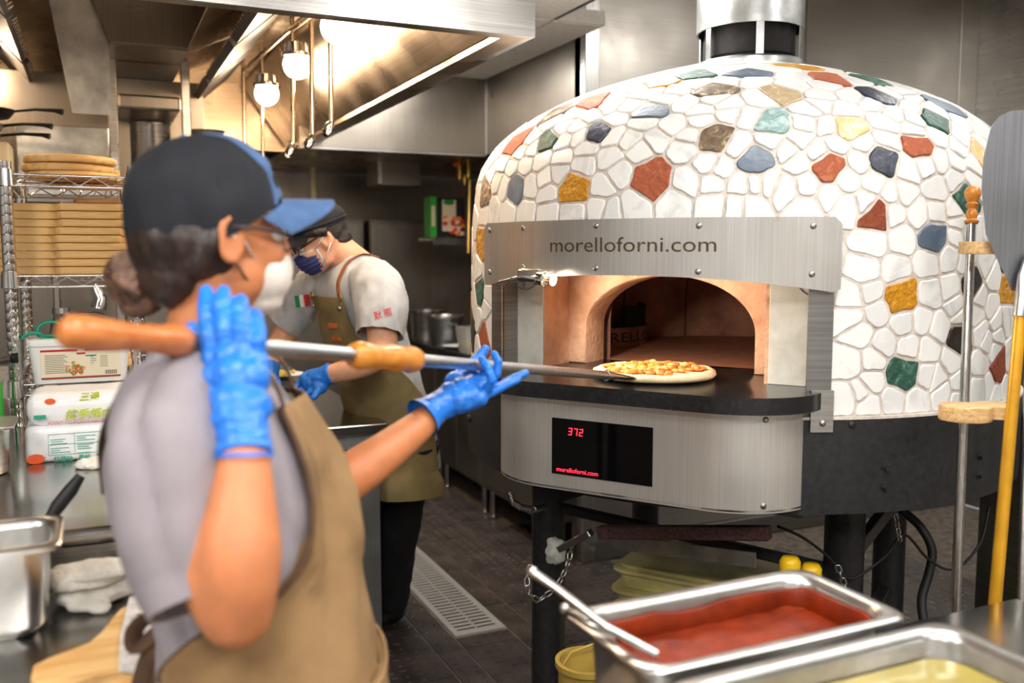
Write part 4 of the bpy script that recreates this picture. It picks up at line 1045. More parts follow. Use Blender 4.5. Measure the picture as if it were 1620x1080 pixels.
# hand towel pack
def puff(x0, y0, z0, x1, y1, z1, r, amp, name, m, par, seedv):
    bm = bmesh.new(); addbox(bm, (x0, y0, z0), (x1, y1, z1), None, r, 3); bmesh.ops.subdivide_edges(bm, edges=bm.edges[:], cuts=3, use_grid_fill=True)
    for v in bm.verts:
        q = v.co*14+Vector((seedv, 0, 0)); k = min(1, (v.co.z-z0)/(z1-z0)*3) if z1 > z0 else 1
        v.co += Vector((noise.noise(q), noise.noise(q+Vector((9, 0, 0))), noise.noise(q+Vector((0, 9, 0)))))*amp*max(.05, k)
    return link(name, bm, m, par, 60)
hp = thing('hand_towel_pack', 'white film-wrapped pack of paper hand towels with green and lime print', 'paper towels', (-.035, 2.58, 1.0))
HX0, HX1, HY = -.165, .085, 2.42
puff(HX0, HY, 1.0005, HX1, HY+.2, 1.088, .014, .002, 'lower_bundle', M['paper'], hp, 1)
ub = puff(HX0+.006, HY+.004, 1.085, HX1-.004, HY+.19, 1.165, .03, .004, 'upper_bundle', M['paper'], hp, 5)
ff = lambda z, y=None: fr((1, 0, 0), (0, 0, 1), (0, -1, 0), (0, HY-.0035 if y is None else y, 0))
def ptext(nm, s, size, x, z, m, bold=0, shear=0, par=hp, y=None):
    me = text_mesh(s, size, .0003, 'LEFT', shear, bold); me.transform(fr((1, 0, 0), (0, 0, 1), (0, -1, 0), (x, HY-.0035 if y is None else y, z))); return link(nm, me, m, par)
ptext('lettering', '擦手紙巾', .026, HX0+.088, 1.104, M['inky'], .0006, .25, ub, HY-.002)
ptext('lettering', 'POINT TO POINT HAND TOWELS', .0115, HX0+.05, 1.091, M['inkr'], 0, .2, ub, HY-.002)
ptext('lettering', '三邊', .022, HX0+.12, 1.146, M['inky'], .0006, .25, ub, HY+.006)
bm = bmesh.new(); addbox(bm, (HX0+.022, HY-.003, 1.107), (HX0+.048, HY-.0015, 1.117), None, .0007, 1); link('badge', bm, M['inkg'], ub)
bm = bmesh.new(); addbox(bm, (HX0+.215, HY+.004, 1.143), (HX0+.238, HY+.007, 1.151), None, .0007, 1); link('badge', bm, M['inkg'], ub)
ptext('lettering', '印花 · 柔韌 · 吸水', .009, HX0+.185, 1.105, M['inkg'], 0, 0, ub, HY-.002)
bm = bmesh.new()
for k in range(3): addbox(bm, (HX0+.05, HY-.0025, 1.068-.025*k), (HX0+.22, HY-.0015, 1.0686-.025*k))
for k in range(4): addbox(bm, (HX0+.05+.0565*k, HY-.0025, 1.018), (HX0+.0506+.0565*k, HY-.0015, 1.0686))
for k in range(9):
    for j in range(3):
        if (k+j) % 4: addbox(bm, (HX0+.055+.057*j, HY-.0025, 1.06-.0052*k), (HX0+.055+.057*j+.03+.014*math.sin(k*3+j), HY-.0015, 1.0612-.0052*k))
link('print', bm, M['inkg'], hp)
ptext('lettering', '紅蓮社 · 養蜂 · 蠟紙', .014, HX0+.06, 1.003, M['inkg'], .0002, 0, hp)
for (x, z, r) in ((HX0+.022, 1.012, .02), (HX0+.058, 1.148, .012)):
    bm = bmesh.new(); vs = [bm.verts.new((x+math.cos(2*PI*k/24)*r*(1.1 if k % 2 else .85), HY-.003+(.004 if z > 1.1 else 0), max(1.001, z+math.sin(2*PI*k/24)*r*.6))) for k in range(24)]; bm.faces.new(vs)
    link('sunburst_print', bm, M['inko'], hp)
# crumpled tissue
def crumple(c, r, amp, name, m, sc=30, zmin=None, sub=4):
    bm = bmesh.new(); addball(bm, (0, 0, 0), r, None, sub)
    for v in bm.verts:
        q = v.co*sc+Vector(c)*7; v.co += v.co.normalized()*(noise.noise(q)*amp+abs(noise.noise(q*2.3))*amp*.5)
        v.co += Vector(c)
        if zmin is not None and v.co.z < zmin: v.co.z = zmin
    return link(name, bm, m, None, 60)
c = Zp(152, 738, 1.0); tag(crumple((c.x, c.y, 1.006), (.045, .035, .014), .012, 'tissue', M['towel'], 40, 1.0005), 'crumpled white tissue on the raised counter by the towel pack', 'tissue')
c = Zp(88, 738, 1.0); tag(crumple((c.x-.03, c.y+.08, 1.003), (.012, .02, .008), .005, 'tissue_scrap', M['towel'], 60, 1.0005), 'tiny torn scrap of white tissue on the raised counter', 'tissue')
# left edge odds and ends
bp_ = thing('bain_marie_pot', 'round stainless bain-marie pot at the left edge beside the towel pack', 'pot', (-.26, 2.36, 1.0))
link('body', Lt([(0, 1.0), (.055, 1.0), (.062, 1.006), (.066, 1.105), (.074, 1.108), (.074, 1.112), (.062, 1.112), (.058, 1.01), (0, 1.006)], (-.255, 2.36, 0), 36), M['steel'], bp_, 50)
link('insert', PR(rrect(-.34, 2.27, -.175, 2.44, .02), 1.112, 1.117, None, .001), M['steel'], bp_, 40)
tag(link('small_bowl', Lt([(0, 1.118), (.03, 1.118), (.05, 1.15), (.053, 1.151), (.032, 1.116), (0, 1.1175)], (-.26, 2.36, 0), 28), M['steel'], None, 60), 'small steel bowl sitting on the bain-marie pot lid', 'bowl')
gb_ = thing('spray_bottle', 'small green bottle cut off by the left edge beside the rack post', 'bottle', (-.262, 2.75, 1.0))
link('body', Lt([(0, 1.0), (.03, 1.0), (.03, 1.15), (.012, 1.2), (.012, 1.23), (0, 1.23)], (-.262, 2.75, 0), 20), M['green_p'], gb_, 60)
link('cap', Lt([(.014, 1.23), (.014, 1.26), (0, 1.262)], (-.262, 2.75, 0), 16), M['white'], gb_, 40)
tg = thing('peeler_handle', 'dark round tool handle poking in from the left in front of the rack', 'utensil', D(-20, 572, 2.5))
link('grip', T([D(-40, 573, 2.5), D(2, 570, 2.5), D(22, 566, 2.5)], [.011, .011, .013], 14), M['steel_dull'], tg, 60)
link('end_cap', T([D(20, 566, 2.5), D(27, 566, 2.5)], [.0145, .0145], 14), M['black'], tg, 60)
tag(crumple((-.30, 2.62, 1.045), (.06, .05, .045), .02, 'plastic_bag', M['clearp'], 22, 1.0005), 'crumpled clear plastic bag at the left edge', 'bag')
# seen through the rack: back counter things
tag(link('parcel', PR(rrect(-.52, 3.9, -.14, 4.25, .04), .9005, .985, None, .02), M['paper'], None, 60), 'flat white wrapped parcel on the back counter, seen through the rack', 'parcel')
tag(link('food_box', B((-.32, 4.0, 1.0), (-.12, 4.15, 1.45), None, .01, 2), mat('pink_white_card', (232, 214, 212), .6), None, 60), 'tall pale box seen behind the hanging rack utensils', 'box') if 0 else None
wb2 = thing('carton', 'pale pinkish carton with lilac side on the low shelf behind the rack', 'carton', (-.12, 4.02, 1.59))
link('body', B((-.235, 4.0, 1.5905), (-.07, 4.12, 1.69), None, .006, 2), mat('pale_pink_card', (236, 220, 216), .6), wb2)
link('lilac_panel', B((-.07, 4.0, 1.5905), (.02, 4.12, 1.69), None, .006, 2), M['purple'], wb2)
fc = thing('prerinse_tap', 'steel tap with hanging spray head seen through the rack below the boards', 'tap', (-.14, 3.85, .9))
link('riser', T([(-.13, 3.85, .9), (-.13, 3.85, 1.36), (-.135, 3.85, 1.42), (-.16, 3.85, 1.44)], .013, 12), M['steel'], fc, 60)
link('spout', T([(-.13, 3.85, 1.26), (.0, 3.85, 1.27), (.03, 3.85, 1.26)], .008, 10), M['chrome'], fc, 60)
link('spray_head', T([(.0, 3.83, 1.38), (.02, 3.83, 1.33), (.01, 3.83, 1.29)], [.014, .024, .03], 14), M['chrome'], fc, 60)
tag(link('food_bin', taper_box(-.62, 3.0, -.26, 3.5, 1.0005, 1.12, .02), M['clearp'], None, 60), 'clear plastic food bin left of the rack', 'food bin')
# pans & canister on the overshelf
cn = link('canister', B((-.47, 4.2, 1.7355), (-.285, 4.4, 1.94), None, .012, 2), M['cream'], None, 60); tag(cn, 'cream square canister on the overshelf above the rack', 'canister')
for k, (zz, dx) in enumerate(((1.945, -.02), (1.985, -.01), (2.045, .03))):
    c = Vector((-.42+dx, 4.3, 0)); t = thing('frying_pan', ['bottom', 'middle', 'top'][k]+' frying pan of the stack on the overshelf, black handle to the right', 'frying pan', (c.x, c.y, zz), 'frying pans stacked on the overshelf')
    link('body', Lt([(0, zz), (.10, zz), (.125, zz+.03), (.128, zz+.03), (.103, zz-.002+.001), (0, zz-.0005+.001)], c, 32), M['steel'] if k < 2 else M['black'], t, 60)
    link('handle', T([c+Vector((.12, -.02, zz+.026)), c+Vector((.2, -.05, zz+.034)), c+Vector((.27, -.08, zz+.03)), c+Vector((.30, -.09, zz+.024))], [(.006, .006), (.008, .006), (.011, .008), (.013, .013)], 10), M['black'], t, 60)
for k, (px, r, h, nm) in enumerate([(240, .105, .36, 'tallest stainless stockpot on the overshelf, left of the shelf post'), (287, .055, .38, 'narrow stainless stockpot behind the right shelf post'), (330, .075, .33, 'dark stainless stockpot on the overshelf right of the post')]):
    c = D(px, 300, 4.3 if k != 1 else 4.45); z0_ = 1.7355
    t = thing('stockpot', nm, 'stockpot', (c.x, c.y, z0_), 'stockpots on the overshelf')
    link('body', Lt([(0, z0_), (r*.97, z0_), (r, z0_+.01), (r, z0_+h-.01), (r+.008, z0_+h), (r-.003, z0_+h), (r-.004, z0_+.01), (0, z0_+.005)], (c.x, c.y, 0), 36), M['steel'] if k != 2 else M['steel_dull'], t, 50)
    for s in (-1, 1): link('handle', T([(c.x+s*r, c.y-.03, z0_+h-.06), (c.x+s*(r+.025), c.y-.03, z0_+h-.055), (c.x+s*(r+.025), c.y+.03, z0_+h-.055), (c.x+s*r, c.y+.03, z0_+h-.06)], .005, 8), M['chrome'], t, 60)
# ================================================================== ITEMS ON THE LEFT WORKTOP
def gn_pan(name, label, x0, x1, y0, y1, z0, z1, m, r=.035, rim=.016):
    t = thing(name, label, 'steel pan', ((x0+x1)/2, (y0+y1)/2, z0)); ins = rim+.012
    def ring(i, rad, z): return [(p[0], p[1], z) for p in rrect(x0+i, y0+i, x1-i, y1-i, max(.008, rad), 6)]
    L = [ring(.0, r*.7, z1-.010), ring(-.001, r*.7, z1-.003), ring(.002, r*.7, z1), ring(rim*.7, r, z1+.0005), ring(rim, r, z1-.003), ring(rim+.004, r, z1-.014), ring(ins, r, z0+.02), ring(ins+.012, r, z0+.002), ]
    Lo = [ring(.001, r*.7, z1-.010), ring(rim-.001, r, z1-.006), ring(rim+.003, r, z1-.02), ring(ins-.0015, r, z0+.02), ring(ins+.012, r, z0)]
    bm = bmesh.new(); A_ = [[bm.verts.new(p) for p in q] for q in L]; Bo = [[bm.verts.new(p) for p in q] for q in Lo]; n = len(A_[0])
    for S in (A_, Bo):
        for a, b_ in zip(S, S[1:]):
            for k in range(n): bm.faces.new((a[k], a[(k+1) % n], b_[(k+1) % n], b_[k]))
    bm.faces.new(A_[-1]); bm.faces.new(Bo[-1][::-1])
    for k in range(n): bm.faces.new((A_[0][k], A_[0][(k+1) % n], Bo[0][(k+1) % n], Bo[0][k]))
    link('pan', bm, m, t, 50); return t, ring, ins
M['pansteel'] = mat('pan_steel', (200, 199, 196), .3, 1, 20, .1, .03, 40)
gn_pan('utensil_pan', 'deep steel pan on the left worktop with black utensils in it', -.44, -.062, 1.535, 1.72, .9005, 1.055, M['pansteel'])
for k, (pts, rad, nm) in enumerate([([D(128, 752, 1.62), D(112, 775, 1.61), D(92, 800, 1.6), D(75, 826, 1.59)], [.008, .0125, .0125, .009], 'black ribbed tongs handle sticking up out of the left steel pan')]):
    t = thing('kitchen_spoon', 'black-handled kitchen spoon standing up out of the left steel pan', 'spoon', pts[-1])
    link('handle', T(pts, rad, 14), M['black'], t, 60)
    link('ferrule', T([D(76, 825, 1.59), D(68, 834, 1.59)], [.006, .006], 10), M['chrome'], t, 60)
    link('head', T([D(69, 833, 1.59), D(50, 850, 1.6), D(38, 890, 1.61)], [(.006, .004), (.028, .007), (.02, .006)], 14, upv=Rv), M['steel'], t, 60)
t = thing('spatula', 'black silicone spatula lying across the left steel pan', 'spatula', D(60, 840, 1.56))
link('head', T([D(85, 832, 1.57), D(70, 838, 1.57), D(45, 846, 1.57), D(20, 850, 1.57)], [(.010, .012), (.018, .014), (.011, .010), (.008, .008)], 14), M['black'], t, 60)
link('handle', T([D(22, 850, 1.57), D(-60, 862, 1.58)], .007, 12), M['black'], t, 60)
# folded towels
def towel(bits, name, label, seedv):
    bm = bmesh.new()
    for (c, r) in bits: addball(bm, c, r, None, 3)
    me = remesh(bm, name, .004, 3, .5, lambda p, n: noise.noise(p*60+Vector((seedv, 0, 0)))*.0025+noise.noise(p*18)*.004)
    for v in me.vertices: v.co.z = max(v.co.z, .9005)
    return tag(link(name, me, M['towel'], None), label, 'towel', 'folded white towels')
q = Zp(150, 950, .9)
towel([((-.03, 1.70, .955), (.062, .05, .012)), ((.0, 1.69, .958), (.055, .05, .012)), ((-.07, 1.70, .948), (.022, .05, .018)), ((-.03, 1.70, .941), (.065, .05, .009))], 'folded_towel', 'folded white terry towel, upper one of the pair by the steel pan', 1)
towel([((-.02, 1.705, .915), (.07, .055, .014)), ((.03, 1.72, .93), (.035, .045, .018)), ((-.03, 1.66, .912), (.035, .03, .011)), ((-.055, 1.70, .922), (.03, .05, .012)), ((-.012, 1.64, .908), (.018, .018, .008)), ((.0, 1.675, .925), (.03, .03, .009))], 'folded_towel', 'crumpled white terry towel, lower one of the pair by the steel pan', 2)
# paddle board
pp = [(52, 1052), (75, 1040), (112, 1030), (145, 1017), (165, 1000), (175, 978), (190, 962), (215, 950), (262, 940), (275, 960), (270, 1078), (250, 1080), (190, 1062), (150, 1068), (110, 1085), (85, 1092), (60, 1086), (48, 1070)]
P3 = [Zp(a, b_, .918) for a, b_ in pp]
pb = link('serving_paddle', PR([(p.x, p.y) for p in P3][::-1], .9005, .9185, None, .004), M['wood_pine'], None, 60); tag(pb, 'pale wooden paddle board with long curved handle on the left worktop', 'board')
cl = [Zp(*q, .921) for q in ((205, 948), (262, 940), (268, 1000), (262, 1075), (188, 1062), (190, 1010))]
bm = PR([(p.x, p.y) for p in cl][::-1], .919, .923); bmesh.ops.subdivide_edges(bm, edges=bm.edges[:], cuts=4, use_grid_fill=True)
for v in bm.verts: v.co.z += .004*noise.noise(v.co*40)+.003
ct = link('printed_cloth', bm, mat('printed_cloth', (228, 224, 222), .8, 0, 70, .16, .3, 90), None, 60); tag(ct, 'white printed cloth draped over the wooden paddle board', 'cloth')
for (px, py, s) in ((212, 975, 'QO'), (210, 1012, 'ISA')):
    p = Zp(px, py, .932); me = text_mesh('~', .03, .0004); me.transform(fr(Rv, Fv-ZZ*Fv.dot(ZZ), ZZ, p)); link('print', me, M['inkk'], ct)

# ================================================================== CENTRE: plates, tray
tr_ = link('serving_tray', PR(rrect(.55, 4.02, .82, 4.32, .03), .9025, .915, None, .004), M['black'], None, 50); tag(tr_, 'dark tray under the plate of food on the prep table', 'tray')
c = Zp(450, 592, .93)
pl_ = thing('plate_of_food', 'white plate of yellow food beside the gloved hand of the man', 'plate', (c.x, c.y, .916))
link('plate', Lt([(0, .9155), (.06, .9155), (.095, .934), (.098, .934), (.062, .918), (0, .918)], c*1-ZZ*c.z, 40), M['white'], pl_, 60)
bm = bmesh.new()
for k in range(26): a = rr_.uniform(0, 6.28); r = rr_.uniform(0, .045); addball(bm, (c.x+math.cos(a)*r, c.y+math.sin(a)*r, .926+rr_.uniform(0, .016)), rr_.uniform(.008, .014), None, 2)
link('food', bm, M['cheese'], pl_, 180, kind='stuff')
tag(link('green_lid', PR(rrect(.60, 4.75, .80, 4.93, .03), .9025, .925, None, .005), M['green_p'], None, 50), 'green plastic lid on the far part of the prep table', 'lid')
tag(link('mixing_bowl', Lt([(0, .9025), (.06, .9025), (.11, .97), (.115, .972), (.105, .965), (.055, .908), (0, .908)], (.42, 4.5, 0), 32), M['steel'], None, 60), 'steel mixing bowl on the prep table behind the woman', 'bowl')
# right line pots
for k, (x, y, r, h, nm, m) in enumerate([(2.09, 6.02, .115, .2, 'dark steel pot farthest back on the range by the fridge', 'steel'), (2.075, 5.62, .105, .19, 'pale flared steel pot in front of the darker pot on the range', 'steel')]):
    t = thing('pot', nm, 'pot', (x, y, .905)); f = 1.2 if k else 1.0
    link('body', Lt([(0, .9055), (r*.9, .9055), (r*f*.9, .9055+h-.02), (r*f+.012, .9055+h-.012), (r*f+.012, .9055+h), (r*f-.004, .9055+h), (r*.88, .915), (0, .912)], (x, y, 0), 36), M['steel'] if not k else M['galv'], t, 50)
    for s in (-1, 1): link('handle', T([(x, y+s*r*f, .9055+h-.05), (x-.02, y+s*(r*f+.03), .9055+h-.05), (x+.02, y+s*(r*f+.03), .9055+h-.05), (x+.01, y+s*r*f, .9055+h-.05)], .006, 8), M['chrome'], t, 60)
t = thing('small_plate', 'white plate with a yellow bit on the range between pot and tub', 'plate', (2.06, 5.36, .905))
link('plate', Lt([(0, .9055), (.06, .9055), (.095, .922), (.098, .922), (.062, .908), (0, .908)], (2.065, 5.36, 0), 32), M['white'], t, 60)
bm = bmesh.new(); addball(bm, (2.09, 5.36, .916), (.03, .02, .008)); link('food', bm, M['cheese'], t, 180)
t = thing('deli_tub', 'clear square plastic tub of pale dough balls by the oven', 'tub', (2.06, 5.1, .905))
link('body', taper_box(1.97, 4.98, 2.16, 5.17, .9055, 1.06, .018), M['clearp'], t, 50)
bm = bmesh.new()
for k in range(6): addball(bm, (2.02+.045*(k % 3), 5.03+.06*(k//3), .945+rr_.uniform(0, .02)), .028)
link('dough_balls', bm, M['cream'], t, 180)
t = thing('frying_pan', 'dark frying pan propped behind the clear tub on the range', 'frying pan', (2.3, 5.3, .905))
link('body', Lt([(0, 1.06), (.10, 1.06), (.13, 1.10), (.135, 1.10), (.105, 1.055), (0, 1.055)], (2.25, 5.25, 0), 32), M['steel_dull'], t, 60)
link('lid_stand', Lt([(.06, .9055), (.06, 1.055), (0, 1.055)], (2.25, 5.25, 0), 20), M['steel_dull'], t, 40)
# wall shelf with carton, valves, pipe, box
t = thing('wall_shelf', 'narrow steel shelf carrying the pasta carton left of the oven dome', 'shelf', (2.4, 5.6, 1.55))
link('board', B((1.98, 5.56, 1.575), (2.79, 5.86, 1.60), None, .004, 1), M['steel'], t); link('lip', B((1.98, 5.548, 1.55), (2.79, 5.562, 1.60), None, .003, 1), M['steel'], t)
link('bracket', B((2.7, 5.6, 1.3), (2.79, 5.63, 1.575), None, .003, 1), M['steel_dull'], t)
t = thing('food_carton', 'green and black food carton with tomato picture on the wall shelf', 'carton', (2.1, 5.66, 1.6))
link('body', B((2.02, 5.60, 1.6005), (2.21, 5.72, 1.855), None, .003, 1), M['black'], t)
link('green_side', B((1.975, 5.598, 1.6005), (2.018, 5.722, 1.86), None, .003, 1), M['green_p'], t)
link('cream_panel', B((2.055, 5.597, 1.64), (2.15, 5.6, 1.84), None, .001, 1), mat('cream_print', (226, 214, 186), .6), t)
link('cream_panel', B((1.982, 5.596, 1.67), (2.006, 5.599, 1.80), None, .001, 1), mat('cream_print2', (226, 214, 186), .6), t)
bm = bmesh.new(); 
for k in range(24):
    addball(bm, (rr_.uniform(2.07, 2.2), 5.596, rr_.uniform(1.62, 1.73)), (.022, .002, .016), None, 1)
    for f in bm.faces[-20:]: f.material_index = k % 3
bm.faces.ensure_lookup_table(); link('picture', bm, [mat('print_red', (214, 50, 30), .5), mat('print_orange', (240, 140, 50), .5), mat('print_pale', (244, 210, 190), .5)], t)
bm = bmesh.new(); addball(bm, (2.1, 5.597, 1.825), (.04, .002, .018)); link('badge', bm, mat('print_green', (40, 140, 60), .5), t)
t = thing('gas_valve', 'brass gas valve with orange handle on the wall above the shelf', 'valve', D(735, 280, 5.7))
for (px, r, ya, yb) in ((727, .022, 252, 284), (741, .022, 246, 282), (735, .014, 275, 292)): link('valve_body', T([D(px, ya, 5.7), D(px, (ya+yb)/2, 5.7), D(px, yb, 5.7)], [r*.7, r, r*.6], 12), M['brass'], t, 60)
link('handle', T([D(718, 262, 5.68), D(727, 257, 5.68)], [.02, .012], 10), M['orange_p'], t, 60)
link('gas_pipe', T([D(743, 285, 5.72), D(741, 400, 5.72)], .012, 10), M['brass'], t, 60)
t = link('wall_pipe', T([(1.36, 6.2, 1.72), (1.36, 6.2, 2.07)], .02, 12), M['cream'], None, 60); 
tag(t, 'cream vertical pipe rising behind the cap of the bending man', 'pipe')
c = D(635, 277, 5.9); t = thing('wall_box', 'square steel box mounted on the back wall above the fridges', 'box', c)
link('body', B((c.x-.13, c.y, c.z-.07), (c.x+.13, c.y+.25, c.z+.09), None, .006, 2), M['steel_dark'], t); link('side_flap', B((c.x-.16, c.y-.005, c.z-.06), (c.x-.13, c.y+.24, c.z+.1), None, .003, 1), M['galv'], t)

# ================================================================== UNDER THE OVEN
tray_c = W(-.02, .0, 0)
for k in range(6):
    z0_ = .02+.068*k; off = rr_.uniform(-.012, .012); mt = fr(TT, NN, ZZ, tray_c+TT*off+NN*rr_.uniform(-.012, .012))
    t = thing('dough_tray', 'pale yellow dough tray under the oven, %s of its stack' % ['lowest', 'second from bottom', 'third from bottom', 'third from top', 'second from top', 'topmost'][k], 'tray', tray_c+ZZ*z0_, 'dough trays stacked under the oven')
    bm = taper_box(-.30, -.2, .30, .2, z0_, z0_+.054, .008, .04)
    for v in bm.verts: v.co = mt @ v.co
    link('box', bm, M['yplastic'], t, 40)
    link('rim', PR(rrect(-.318, -.218, .318, .218, .05), z0_+.054, z0_+.066, mt, .005), M['yplastic'], t, 40)
link('tray_plinth', B((-.28, -.19, 0), (.28, .19, .02), fr(TT, NN, ZZ, tray_c)), M['black'], None)['label'] = 'low black dolly under the dough tray stack'
bpy.data.objects['tray_plinth']['category'] = 'dolly'; bpy.data.objects['tray_plinth'].name = 'tray_dolly'
ld = link('dough_cover', PR(rrect(-.29, -.19, .29, .19, .04), .0, .012, fr(TT, (NN*.94+ZZ*.0).normalized(), ZZ, tray_c+ZZ*.428), .004), M['yplastic'], None, 40); tag(ld, 'flat pale yellow cover lying on the dough tray stack', 'cover')
c = D(930, 1060, 2.45)
t = thing('bucket', 'amber yellow plastic bucket beside the near oven leg', 'bucket', (c.x, c.y, 0)); h_ = c.z+.03
link('body', Lt([(0, 0), (.065, 0), (.068, .01), (.08, h_-.02), (.088, h_-.015), (.088, h_), (.076, h_), (.063, .01), (0, .006)], (c.x, c.y, 0), 32), M['yplastic2'], t, 50)
link('handle', T([(c.x-.082, c.y, h_-.01), (c.x-.06, c.y-.02, h_+.04), (c.x, c.y-.03, h_+.055), (c.x+.06, c.y-.02, h_+.04), (c.x+.082, c.y, h_-.01)], .004, 8), M['yplastic2'], t, 60)
for k, (px, py) in enumerate(((1250, 888), (1262, 903))):
    c = D(px, py, 2.35)
    t = thing('yellow_bottle', ['yellow-capped squeeze bottle under the oven, the higher of two', 'yellow-capped squeeze bottle under the oven, the lower of two'][k], 'bottle', (c.x, c.y, 0))
    link('body', Lt([(0, 0), (.026, 0), (.028, .01), (.028, c.z-.1), (.02, c.z-.05), (.016, c.z-.02), (0, c.z-.02)], (c.x+.045*k, c.y, 0), 20), M['clearp'], t, 60)
    link('cap', Lt([(.025, c.z-.03), (.027, c.z), (.02, c.z+.012), (0, c.z+.014)], (c.x+.045*k, c.y, 0), 20), mat('bright_yellow', (236, 190, 20), .35), t, 60)
# chain, wrapped joint, cables, all fixed to the oven frame
def chain(pts, par, link_l=.024, r=.0028):
    bm = bmesh.new(); L_ = []; 
    for a, b_ in zip(pts, pts[1:]): L_ += [a.lerp(b_, k/8) for k in range(8)]
    L_.append(pts[-1]); acc = 0; cur = L_[0]; out = [cur]
    for p in L_[1:]:
        if (p-out[-1]).length >= link_l*.78: out.append(p)
    for i, (a, b_) in enumerate(zip(out, out[1:])):
        d = (b_-a).normalized(); x, y, z = frame_of(d); s = x if i % 2 else y; c = (a+b_)/2; hl, hw_ = link_l*.5, link_l*.3
        pp_ = []
        for k in range(13): an = 2*PI*k/12; u = math.cos(an); v = math.sin(an); pp_.append(c+d*((hl-hw_)*(1 if u > 0 else -1)+u*hw_)+s*v*hw_)
        addtube(bm, pp_, r, 6, cap=False)
    return link('chain', bm, M['screw'], par, 180)
chain([D(906, 858, 2.72), D(898, 895, 2.7), D(880, 930, 2.68), D(852, 950, 2.67), D(835, 938, 2.66), D(833, 918, 2.66), D(840, 890, 2.7)], OV)
chain([D(1416, 812, 2.5), D(1420, 835, 2.5), D(1424, 856, 2.5)], OV, .02)
chain([D(1325, 895, 2.4), D(1332, 915, 2.4), D(1340, 935, 2.4)], OV, .022)
bm = bmesh.new(); c = D(879, 872, 2.74); addball(bm, c, (.03, .03, .04))
for v in bm.verts: v.co += (v.co-c).normalized()*noise.noise(v.co*60)*.015
link('wrapped_joint', bm, M['clearp'], OV, 60)
bar('brace_cap', D(885, 868, 2.72), D(935, 842, 2.66), .03, .022, M['screw'], OV)
def cable(name, px, r, m, par, n=8):
    P_ = [D(*q) for q in px]; out = []
    for i in range(len(P_)-1):
        p0, p1, p2, p3 = P_[max(i-1, 0)], P_[i], P_[i+1], P_[min(i+2, len(P_)-1)]
        for k in range(n): t = k/n; out.append(p1+.5*t*((p2-p0)+t*((2*p0-5*p1+4*p2-p3)+t*(3*(p1-p2)+p3-p0))))
    out.append(P_[-1]); return link(name, T(out, r, 8), m, par, 180)
cable('power_hose', [(1425, 806, 2.7), (1455, 832, 2.68), (1474, 868, 2.66), (1470, 905, 2.64), (1458, 950, 2.6), (1465, 1000, 2.55)], .013, M['black'], OV)
cable('cable', [(1230, 832, 2.5), (1270, 850, 2.5), (1310, 880, 2.5), (1345, 915, 2.5), (1400, 880, 2.5), (1430, 845, 2.55), (1470, 885, 2.6), (1510, 900, 2.6), (1550, 860, 2.65), (1565, 800, 2.7)], .004, M['black'], OV)
link('gas_train', B((-.36, -.1, .80), (.1, .2, .87), MO, .01, 2), M['black_iron'], OV)
bar('tray_rail', D(930, 851, 2.78), D(1196, 886, 2.55), .004, .045, M['galv'], OV, .001)
link('grey_bracket', B((.30, .45, .78), (.38, .52, .86), MO, .01, 2), M['steel_dull'], OV)
# ================================================================== PEEL RACK AND PEELS (right)
pr_ = thing('peel_stand', 'leaning steel pole with turned knob and two plywood peel rests right of the oven', 'peel stand', D(1510, 1005, 2.1))
a_ = D(1537, 350, 2.2); b2 = D(1510, 1005, 2.15); dd = (b2-a_).normalized(); b3 = b2+dd*(b2.z/-dd.z)
pr_.location = b3
link('pole', T([a_, b3], [.0105, .0125], 16), M['steel_v'], pr_, 60)
bm = lathe_on(a_+dd*.006, a_-dd, [(0.014, 0), (.017, .006), (.010, .012), (.014, .02), (.012, .03), (.009, .036), (.016, .046), (.010, .052), (.018, .066), (.019, .078), (.014, .088), (0, .092)], 24)
link('knob', bm, M['wood_h2'], pr_, 60)
cU = D(1571, 392, 2.08); cL = D(1535, 652, 2.1)
q1 = a_+dd*((a_.z-cU.z)/-dd.z); q2 = a_+dd*((a_.z-cL.z)/-dd.z)
def rest(c, hw_, hd, z, th, notch=0):
    N2 = Vector((Fv.x, Fv.y, 0)).normalized(); poly = rrect(-hw_, -hd, hw_, hd, min(hw_, hd)*.95, 8)
    return PR(poly, z-th/2, z+th/2, fr(Rv, N2, ZZ, Vector((c.x, c.y, 0))), .002)
link('upper_rest', rest(cU, .072, .05, cU.z, .028), M['ply'], pr_, 50)
link('lower_rest', rest(D(1527, 652, 2.1), .056, .05, cL.z, .034), M['ply'], pr_, 50)
link('lower_rest', rest(D(1570, 652, 2.12), .046, .042, cL.z+.001, .03), M['ply'], pr_, 50)
link('foot', Lt([(0, 0), (.11, 0), (.11, .012), (.02, .03), (.016, .05)], (b3.x, b3.y, 0), 32), M['black_iron'], pr_, 40)
pe = thing('turning_peel', 'large grey aluminium peel blade with yellow pole, standing upright at the right edge', 'peel', D(1568, 1020, 2.0))
n0 = D(1618, 455, 2.0); n1 = D(1568, 1022, 1.98); dd = (n1-n0).normalized(); n2 = n0+dd*((n0.z-.0)/-dd.z)
link('pole', T([n0, n2], [.0125, .0145], 16), M['yellow_pole'], pe, 60); pe.location = n2
for ch in pe.children: ch.data.transform(Matrix.Translation(D(1568, 1020, 2.0)-n2))
out = [(1553, 300), (1556, 250), (1566, 205), (1580, 184), (1600, 175), (1650, 172), (1700, 174), (1725, 190), (1740, 240), (1745, 300), (1738, 360), (1715, 400), (1680, 425), (1655, 440), (1640, 460), (1600, 460), (1592, 438), (1575, 405), (1560, 370)]
NF = Vector((Fv.x, Fv.y, 0)).normalized(); o0 = D(1640, 300, 2.0)
pl2 = []
